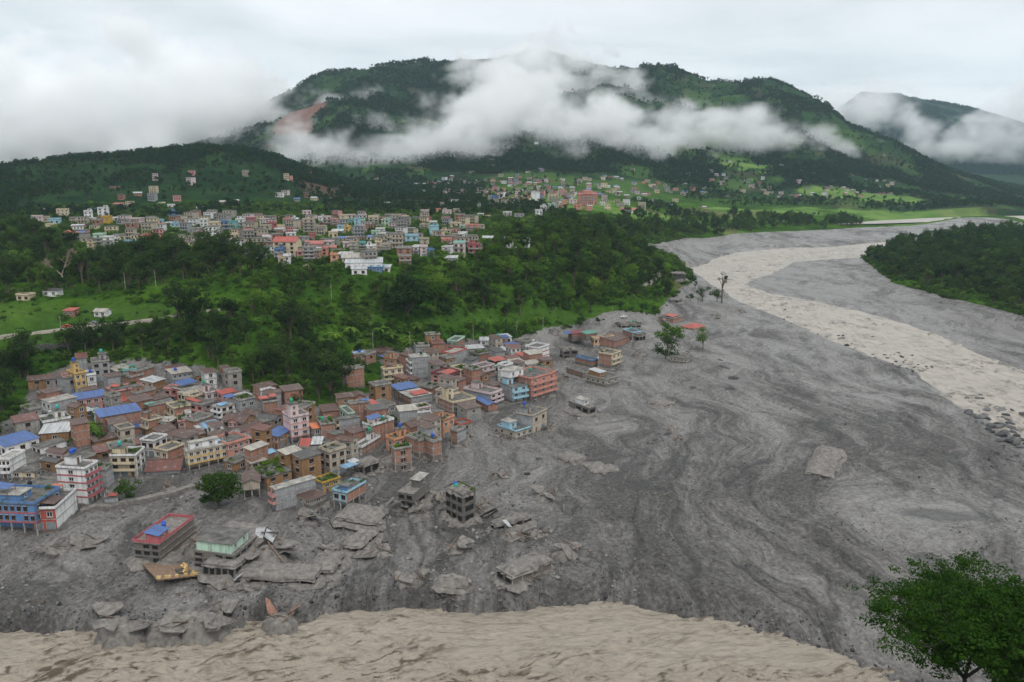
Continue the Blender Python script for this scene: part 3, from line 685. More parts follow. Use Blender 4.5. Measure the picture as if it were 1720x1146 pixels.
def mud_skirt(o, w, d, rng, hmax):
    """silt banked up against the walls"""
    s_ = rng.uniform(0, 99); L = []; m = 36
    for k in range(m):
        t = k / m * 2 * (w + d)
        if t < w: p, q = (t, 0), (0, -1)
        elif t < w + d: p, q = (w, t - w), (1, 0)
        elif t < 2 * w + d: p, q = (2 * w + d - t, d), (0, 1)
        else: p, q = (0, 2 * w + 2 * d - t), (-1, 0)
        hh = hmax * (.15 + 1.5 * max(0., float(fbm(np.array([k * .35 + s_]), np.array([s_]), 2, 5)[0]) - .3)); out_ = 1.2 + hh * rng.uniform(1.4, 2.6)
        for f, z in ((-.1, hh), (.35, .62 * hh), (.7, .22 * hh), (1.0, -.7)): L.append((p[0] + q[0] * out_ * f, p[1] + q[1] * out_ * f, z))
    F = [(k * 4 + j, ((k + 1) % m) * 4 + j, ((k + 1) % m) * 4 + j + 1, k * 4 + j + 1) for k in range(m) for j in range(3)]
    inst('silt_bank', mesh_np('silt_bank', L, [f[::-1] for f in F], True, [M_MUDC]), o)
def make_house(base, yaw, w, d, H, nfl, lm, rm, roof, opts, label, group, detail=2, cat='house', name='house'):
    rng = random.Random(int(base[0] * 31 + base[1] * 17 + w * 7))
    o = empty(name, tuple(base), yaw); tag(o, label, cat, group); O = set(opts)
    sh = H / nfl; muddy = lm == 'mud' or rm == 'mud'
    mudh = next((float(x[1:]) for x in opts if x[0] == 'm' and x[1:].replace('.', '').replace('-', '').isdigit()), .5)
    MW = [wall_mat(lm), wall_mat(rm), M_ROOFC]
    openR, openL = 'Ro' in O, 'Lo' in O
    zb = -3.0
    b = MB(); z0 = sh if (openR or openL) else zb
    gable = roof.split(':')[0]
    b.box(0, w, 0, d, z0, H, [2, 2, 1, 0 if rm in ('brick', 'mud') else 1, 1, 0])
    if gable == 'gable':
        if w >= d:
            r = d * .24 - .1; b.poly([(.0, 0, H), (0, d / 2, H + r), (0, d, H)], 0); b.poly([(w, 0, H), (w, d, H), (w, d / 2, H + r)], 1)
        else:
            r = w * .24 - .1; b.poly([(0, 0, H), (w, 0, H), (w / 2, 0, H + r)], 1); b.poly([(0, d, H), (w / 2, d, H + r), (w, d, H)], 1)
    elif gable == 'mono':
        r = max(.5, d * .12); b.poly([(0, 0, H), (0, d, H + r), (0, d, H)], 0); b.poly([(w, 0, H), (w, d, H), (w, d, H + r)], 1); b.poly([(0, d, H), (0, d, H + r), (w, d, H + r), (w, d, H)], 1)
    if openR or openL:
        ix0 = 2.4 if openL else 0; iy0 = 2.4 if openR else 0
        b.box(ix0, w, iy0, d, zb, sh, [2, 2, 1, 1, 1, 0])
    wo = b.build('wall', MW, o)
    a = wo.data.attributes.new('mudh', 'FLOAT', 'POINT'); a.data.foreach_set('value', np.full(len(wo.data.vertices), 99.0 if muddy else mudh, np.float32))
    if openR or openL:
        n = max(2, round(w / 3.4)) if openR else 0
        for i in range(n + 1 if openR else 0):
            c = MB(); x = (w - .35) * i / n; c.box(x, x + .35, 0, .35, zb, sh - .01); c.build('column', M_MUDC if muddy else M_CONC, o)
        n = max(2, round(d / 3.4)) if openL else 0
        for i in range(n + 1 if openL else 0):
            if i == 0 and openR: continue
            c = MB(); y = (d - .35) * i / n; c.box(0, .35, y, y + .35, zb, sh - .01); c.build('column', M_MUDC if muddy else M_CONC, o)
    # floor bands and, on brick, the concrete frame
    if detail >= 1:
        band = next((x[1:] for x in opts if x[0] == 'K' and x[1:] in PAL), None)
        bm_ = wall_mat(band) if band else (M_MUDC if muddy else M_CONC)
        for k in range(1, nfl):
            if lm in ('ochre',) and rm in ('ochre',): break
            f = MB(); e = .10 if band or not muddy else .22; f.box(-e, w + e, -e, d + e, k * sh - .11, k * sh + (.30 if band else .11)); fo = f.build('floor_band', bm_, o)
            if band:
                a = fo.data.attributes.new('mudh', 'FLOAT', 'POINT'); a.data.foreach_set('value', np.zeros(len(fo.data.vertices), np.float32))
        if 'brick' in (lm, rm) and 'nf' not in O:
            f = MB(); e = .05
            if rm == 'brick':
                n = max(1, round(w / 3.6))
                for i in range(n + 1): x = (w - .28) * i / n; f.box(x, x + .28, -e, .1, zb, H - .02)
            if lm == 'brick':
                n = max(1, round(d / 3.6))
                for i in range(n + 1): y = (d - .28) * i / n; f.box(-e, .1, y + (0.11 if i == 0 else 0), y + .28, zb, H - .02)
            f.build('concrete_frame', M_CONC, o)
    # windows, doors, balconies
    wm = 'h' if muddy else ('b' if rng.random() < .4 else 'w')
    wscale = 1.12
    for side, mat, length, axis in (('R', rm, w, 'x'), ('L', lm, d, 'y')):
        n = next((int(x[2:]) for x in opts if x[:2] == side + 'w'), None)
        if n is None: n = 0 if mat in ('brick', 'grey') else (max(1, round(length / 5.5)) if mat in ('ochre', 'conc') else max(1, round(length / 3.3)))
        bal = side + 'b' in O
        for k in range(nfl):
            if k == 0 and side + 'o' in O: continue
            if k == 0 and nfl > 1 and n and not muddy and mudh < 2:
                for i in range(n):
                    c = length * (i + .5) / n; ww = min(2.2, length / n * .7); q = 's' if rng.random() < .6 else 'd'; ww = ww if q == 's' else .95
                    if axis == 'x': inst('shop_shutter' if q == 's' else 'door', DM[q], o, (c - ww / 2, 0, 0), (0, 0, 0), (ww, 1, min(2.1, sh * .8)))
                    else: inst('shop_shutter' if q == 's' else 'door', DM[q], o, (0, c + ww / 2, 0), (0, 0, -math.pi / 2), (ww, 1, min(2.1, sh * .8)))
                continue
            if muddy: put_windows(o, n, k * sh, axis, length, sh, wm, min(3.2, length / max(1, n) * .72), sh * .58, .1, rng=rng)
            else: put_windows(o, n, k * sh, axis, length, sh, wm, min(1.6, length / max(1, n) * .6), min(1.5, sh * .54), .08 if n > 2 else 0, rng=rng)
            if bal and k > 0:
                f = MB(); D_ = 1.1; z = k * sh; pm = MB(); ph = .85
                if axis == 'x':
                    f.box(0, w, -D_, -.11, z - .14, z); pm.box(.02, w - .02, -D_ - .05, -D_ + .05, z, z + ph); pm.box(.02, .1, -D_ + .05, -.12, z, z + ph); pm.box(w - .1, w - .02, -D_ + .05, -.12, z, z + ph)
                else:
                    f.box(-D_, -.11, 0, d, z - .14, z); pm.box(-D_ - .05, -D_ + .05, .02, d - .02, z, z + ph); pm.box(-D_ + .05, -.12, .02, .1, z, z + ph); pm.box(-D_ + .05, -.12, d - .1, d - .02, z, z + ph)
                bo = f.build('balcony', M_MUDC if muddy else M_CONC, o)
                po = pm.build('railing', wall_mat(band or mat) if detail and mat != 'brick' else M_CONC, bo)
                a = po.data.attributes.new('mudh', 'FLOAT', 'POINT'); a.data.foreach_set('value', np.zeros(len(po.data.vertices), np.float32))
    # roof
    rk = roof.split(':')
    if rk[0] == 'flat':
        f = MB(); e = .3 if not (lm == 'mud' and rm == 'mud') else .05; f.box(-e, w + e, -e, d + e, H, H + .17); ro = f.build('roof_slab', (M_MUDC if muddy else (M_ROOFP if 'pr' in O else M_ROOFC)), o)
        if 'np' not in O:
            p = MB(); t = .14; h0, h1 = H + .17, H + .17 + rng.uniform(.55, .95); e = .16
            p.box(-e, w + e, -e, -e + t, h0, h1); p.box(-e, w + e, d + e - t, d + e, h0, h1); p.box(-e, -e + t, -e + t, d + e - t, h0, h1); p.box(w + e - t, w + e, -e + t, d + e - t, h0, h1)
            pc = rm if rm not in ('brick', 'grey', 'mud', 'ochre') else (lm if lm not in ('brick', 'grey', 'mud', 'ochre') else None)
            kp = next((x[1:] for x in opts if x[0] == 'P' and x[1:] in PAL), None); pc = kp or pc
            po = p.build('parapet', wall_mat(pc) if pc else (M_MUDC if muddy else M_CONC), o)
            a = po.data.attributes.new('mudh', 'FLOAT', 'POINT'); a.data.foreach_set('value', np.zeros(len(po.data.vertices), np.float32))
    elif rk[0] in ('mono', 'gable', 'hip'):
        sheet_roof(w, d, H, rk[0], rk[1], o)
    top = H + .17
    if muddy and roof == 'flat' and 'u:' not in ' '.join(opts):
        mud_heap(o, w, d, top, rng)
    if muddy: mud_skirt(o, w, d, rng, min(1.5, H * .55))
    elif mudh >= 1.2: mud_skirt(o, w, d, rng, .7)
    if lm == 'mud' and rm == 'mud': o.rotation_euler = (rng.uniform(-.07, .07), rng.uniform(-.07, .07), yaw)
    if 'st' in O or 'ST' in O:
        sw, sd, shh = min(3.2, w * .45), min(3.6, d * .45), (2.5 if 'st' in O else 4.6)
        sx = w * .08 if rng.random() < .5 else w * .9 - sw; sy = d * .92 - sd
        if 'sl' in O: sx = .05; sy = .1
        s = MB(); s.box(sx, sx + sw, sy, sy + sd, top, top + shh, 0); k = next((x[1:] for x in opts if x[0] == 'T' and x[1:] in PAL), None) or (rm if rm != 'mud' else 'mud')
        so = s.build('stair_tower', wall_mat(k), o)
        a = so.data.attributes.new('mudh', 'FLOAT', 'POINT'); a.data.foreach_set('value', np.full(len(so.data.vertices), 99.0 if k == 'mud' else -9.0, np.float32))
        s = MB(); s.box(sx - .3, sx + sw + .3, sy - .3, sy + sd + .3, top + shh, top + shh + .15); s.build('tower_roof', M_ROOFC, so)
        inst('door', DM['d'], so, (sx + sw * .3, sy, top), (0, 0, 0), (.9, 1, 1.9))
        if shh > 3: inst('window', WM['w'], so, (sx + sw * .35, sy, top + 2.9), (0, 0, 0), (.9, 1, .9))
        tk = next((x[2:] for x in opts if x[:2] == 'tk'), '')
        tpos = [(sx + sw * .5, sy + sd * .5, top + shh + .65)]
    else: tpos = []
    if roof.startswith('flat') and detail >= 2 and not muddy and 'ns' not in O and rng.random() < .6:
        for (x, y) in ((.1, .1), (w - .35, .1), (w - .35, d - .35), (.1, d - .35)):
            if rng.random() < .7:
                s = MB(); s.box(x, x + .25, y, y + .25, top, top + rng.uniform(.9, 1.6)); s.build('column_stub', M_CONC, o)
    for x in opts:
        if x[0] == 'c' and x[1:2] == ':':        # canopy c:col:fx0:fx1:fy0:fy1[:height]
            q = x.split(':'); fx0, fx1, fy0, fy1 = [float(v) for v in q[2:6]]; hh = float(q[6]) if len(q) > 6 else 2.2
            X0, X1, Y0, Y1 = fx0 * w, fx1 * w, fy0 * d, fy1 * d; s = MB(); zt = top + hh
            tl = (Y1 - Y0) * .12; s.slab([(X0, Y0, zt), (X1, Y0, zt), (X1, Y1, zt + tl), (X0, Y1, zt + tl)], .07); co = s.build('canopy', sheet_mat(q[1]), o)
            for px_, py_ in ((X0 + .2, Y0 + .2), (X1 - .2, Y0 + .2), (X1 - .2, Y1 - .2), (X0 + .2, Y1 - .2)):
                s = MB(); s.box(px_ - .06, px_ + .06, py_ - .06, py_ + .06, top - .1, zt - .08 + (py_ - Y0) / max(.1, Y1 - Y0) * tl); s.build('post', M_STEEL, co)
        if x[0] == 'u' and x[1:2] == ':':        # set-back upper room u:wallcol:fx0:fx1:fy0:fy1:height:roofcol
            q = x.split(':'); fx0, fx1, fy0, fy1, hh = [float(v) for v in q[2:7]]
            X0, X1, Y0, Y1 = fx0 * w, fx1 * w, fy0 * d, fy1 * d; s = MB(); s.box(X0, X1, Y0, Y1, top, top + hh)
            uo = s.build('upper_room', wall_mat(q[1]), o)
            a = uo.data.attributes.new('mudh', 'FLOAT', 'POINT'); a.data.foreach_set('value', np.full(len(uo.data.vertices), -9.0, np.float32))
            s = MB(); e = .35
            if q[7] in SHEET: s.slab([(X0 - e, Y0 - e, top + hh + .05), (X1 + e, Y0 - e, top + hh + .05), (X1 + e, Y1 + e, top + hh + .7), (X0 - e, Y1 + e, top + hh + .7)], .08); s.build('room_roof', sheet_mat(q[7]), uo)
            else: s.box(X0 - e, X1 + e, Y0 - e, Y1 + e, top + hh, top + hh + .15); s.build('room_roof', M_ROOFP if q[7] == 'p' else M_ROOFC, uo)
            nn = max(1, int((X1 - X0) / 3))
            for i in range(nn): inst('window', WM['w'], uo, (X0 + (X1 - X0) * (i + .5) / nn - .5, Y0, top + hh * .3), (0, 0, 0), (1.0, 1, hh * .45))
        if x in ('pl', 'PL'):
            for i in range(int((w + d) * (.5 if x == 'pl' else 1.3))):
                s_ = rng.uniform(.5, 1.25); 
                if x == 'PL': px_, py_ = rng.uniform(.4, w - .4), rng.uniform(.4, d - .4)
                elif rng.random() < .6: px_, py_ = rng.uniform(.3, w - .3), rng.choice([.4, d - .5])
                else: px_, py_ = rng.choice([.4, w - .5]), rng.uniform(.3, d - .3)
                inst('roof_plants', rng.choice(PLANT), o, (px_, py_, top - .05), (0, 0, rng.uniform(0, 6)), (s_, s_, s_ * rng.uniform(.7, 1.2)))
        if x[:2] == 'tk':
            for i, k in enumerate(x[2:]):
                if tpos: lx, ly, lz = tpos[0][0] + i * 1.3 - .3, tpos[0][1], tpos[0][2]
                else: lx, ly, lz = w * rng.uniform(.25, .75), d * rng.uniform(.45, .8), top + .5
                ca, sa = math.cos(yaw), math.sin(yaw)
                TANKS.append((k, (base[0] + lx * ca - ly * sa, base[1] + lx * sa + ly * ca, base[2] + lz), label))
    return o
def sheeted(opts): return [x for x in opts if x[:2] == 'c:']
# ------------------------------------------------------------------ reading the house table
REG = {'A': (40, 600, 7.795), 'B': (180, 600, 7.795), 'C': (60, 700, 7.795), 'D': (260, 650, 7.795), 'E': (390, 690, 7.795), 'F': (540, 640, 7.795), 'G': (560, 550, 7.795), 'H': (740, 540, 7.795),
       'P': (0, 580, 5.209), 'Q': (0, 740, 5.209), 'Z': (250, 580, 5.209), 'S': (200, 780, 5.209), 'T': (420, 640, 5.209), 'U': (640, 600, 5.209), 'V': (640, 740, 5.209), 'W': (880, 480, 4.408),
       'X': (440, 820, 3.308), 'Y': (860, 600, 2.865), 'O': (0, 880, 2.867), 'M': (1000, 350, 2.389)}
GZC = {}
def smooth_gz(x, y): return float(tps(np.array([x]), np.array([y]))[0])
def place(reg, N, Rr, L, hs):
    ox, oy, k = REG[reg]; f = lambda s: (ox + float(s.split(',')[0]) / k, oy + float(s.split(',')[1]) / k)
    nx, ny = f(N)
    if hs[0] == 'b':
        q = hs[1:].split(':'); yb = oy + float(q[0]) / k; nfl = max(1, round(float(q[1]))); xb = nx
        for _ in range(3):
            p = at(xb, yb, 2.0)
            for _ in range(4): p = at(xb, yb, smooth_gz(p[0], p[1]))
            lo, hi = .2, 40.0
            for _ in range(30):
                m = (lo + hi) / 2
                if proj((p[0], p[1], p[2] + m))[1] > ny: lo = m
                else: hi = m
            H = (lo + hi) / 2; xb += nx - proj((p[0], p[1], p[2] + H))[0]
    else:
        fl = float(hs[1:]); nfl = max(1, round(fl)); H = fl * 2.85
        dr = ray(nx, ny); dr = dr / np.hypot(dr[0], dr[1]); rs = np.arange(150.0, 900.0, 1.0)
        g = CAMZ + dr[2] * rs - H - tps(dr[0] * rs, dr[1] * rs); i = int(np.argmax(g <= 0))
        p = np.array([dr[0] * rs[i], dr[1] * rs[i], CAMZ + dr[2] * rs[i] - H])
    zt = p[2] + H
    if Rr[0] == 'w':
        l = at(*f(L), zt)[:2] - p[:2]; d = np.hypot(*l); vy = l / d; vx = np.array([vy[1], -vy[0]]); w = float(Rr[1:])
    else:
        r = at(*f(Rr), zt)[:2] - p[:2]; w = np.hypot(*r); vx = r / w; vy = np.array([-vx[1], vx[0]])
        if L[0] == 'd': d = float(L[1:])
        else:
            l = at(*f(L), zt)[:2] - p[:2]; dl = np.hypot(*l)
            # use the better-conditioned (longer in the picture) edge for the direction
            if abs(f(L)[0] - nx) > 1.3 * abs(f(Rr)[0] - nx):
                vy = l / dl; vx = np.array([vy[1], -vy[0]]); w = max(2.5, abs(float(r @ vx)) * .5 + .5 * w); d = dl
            else: d = max(2.5, abs(float(l @ vy)))
            d = min(max(d, 3.0), 26)
    w = min(max(w, 2.5), 60)
    return p, math.atan2(vx[1], vx[0]), w, d, H, nfl
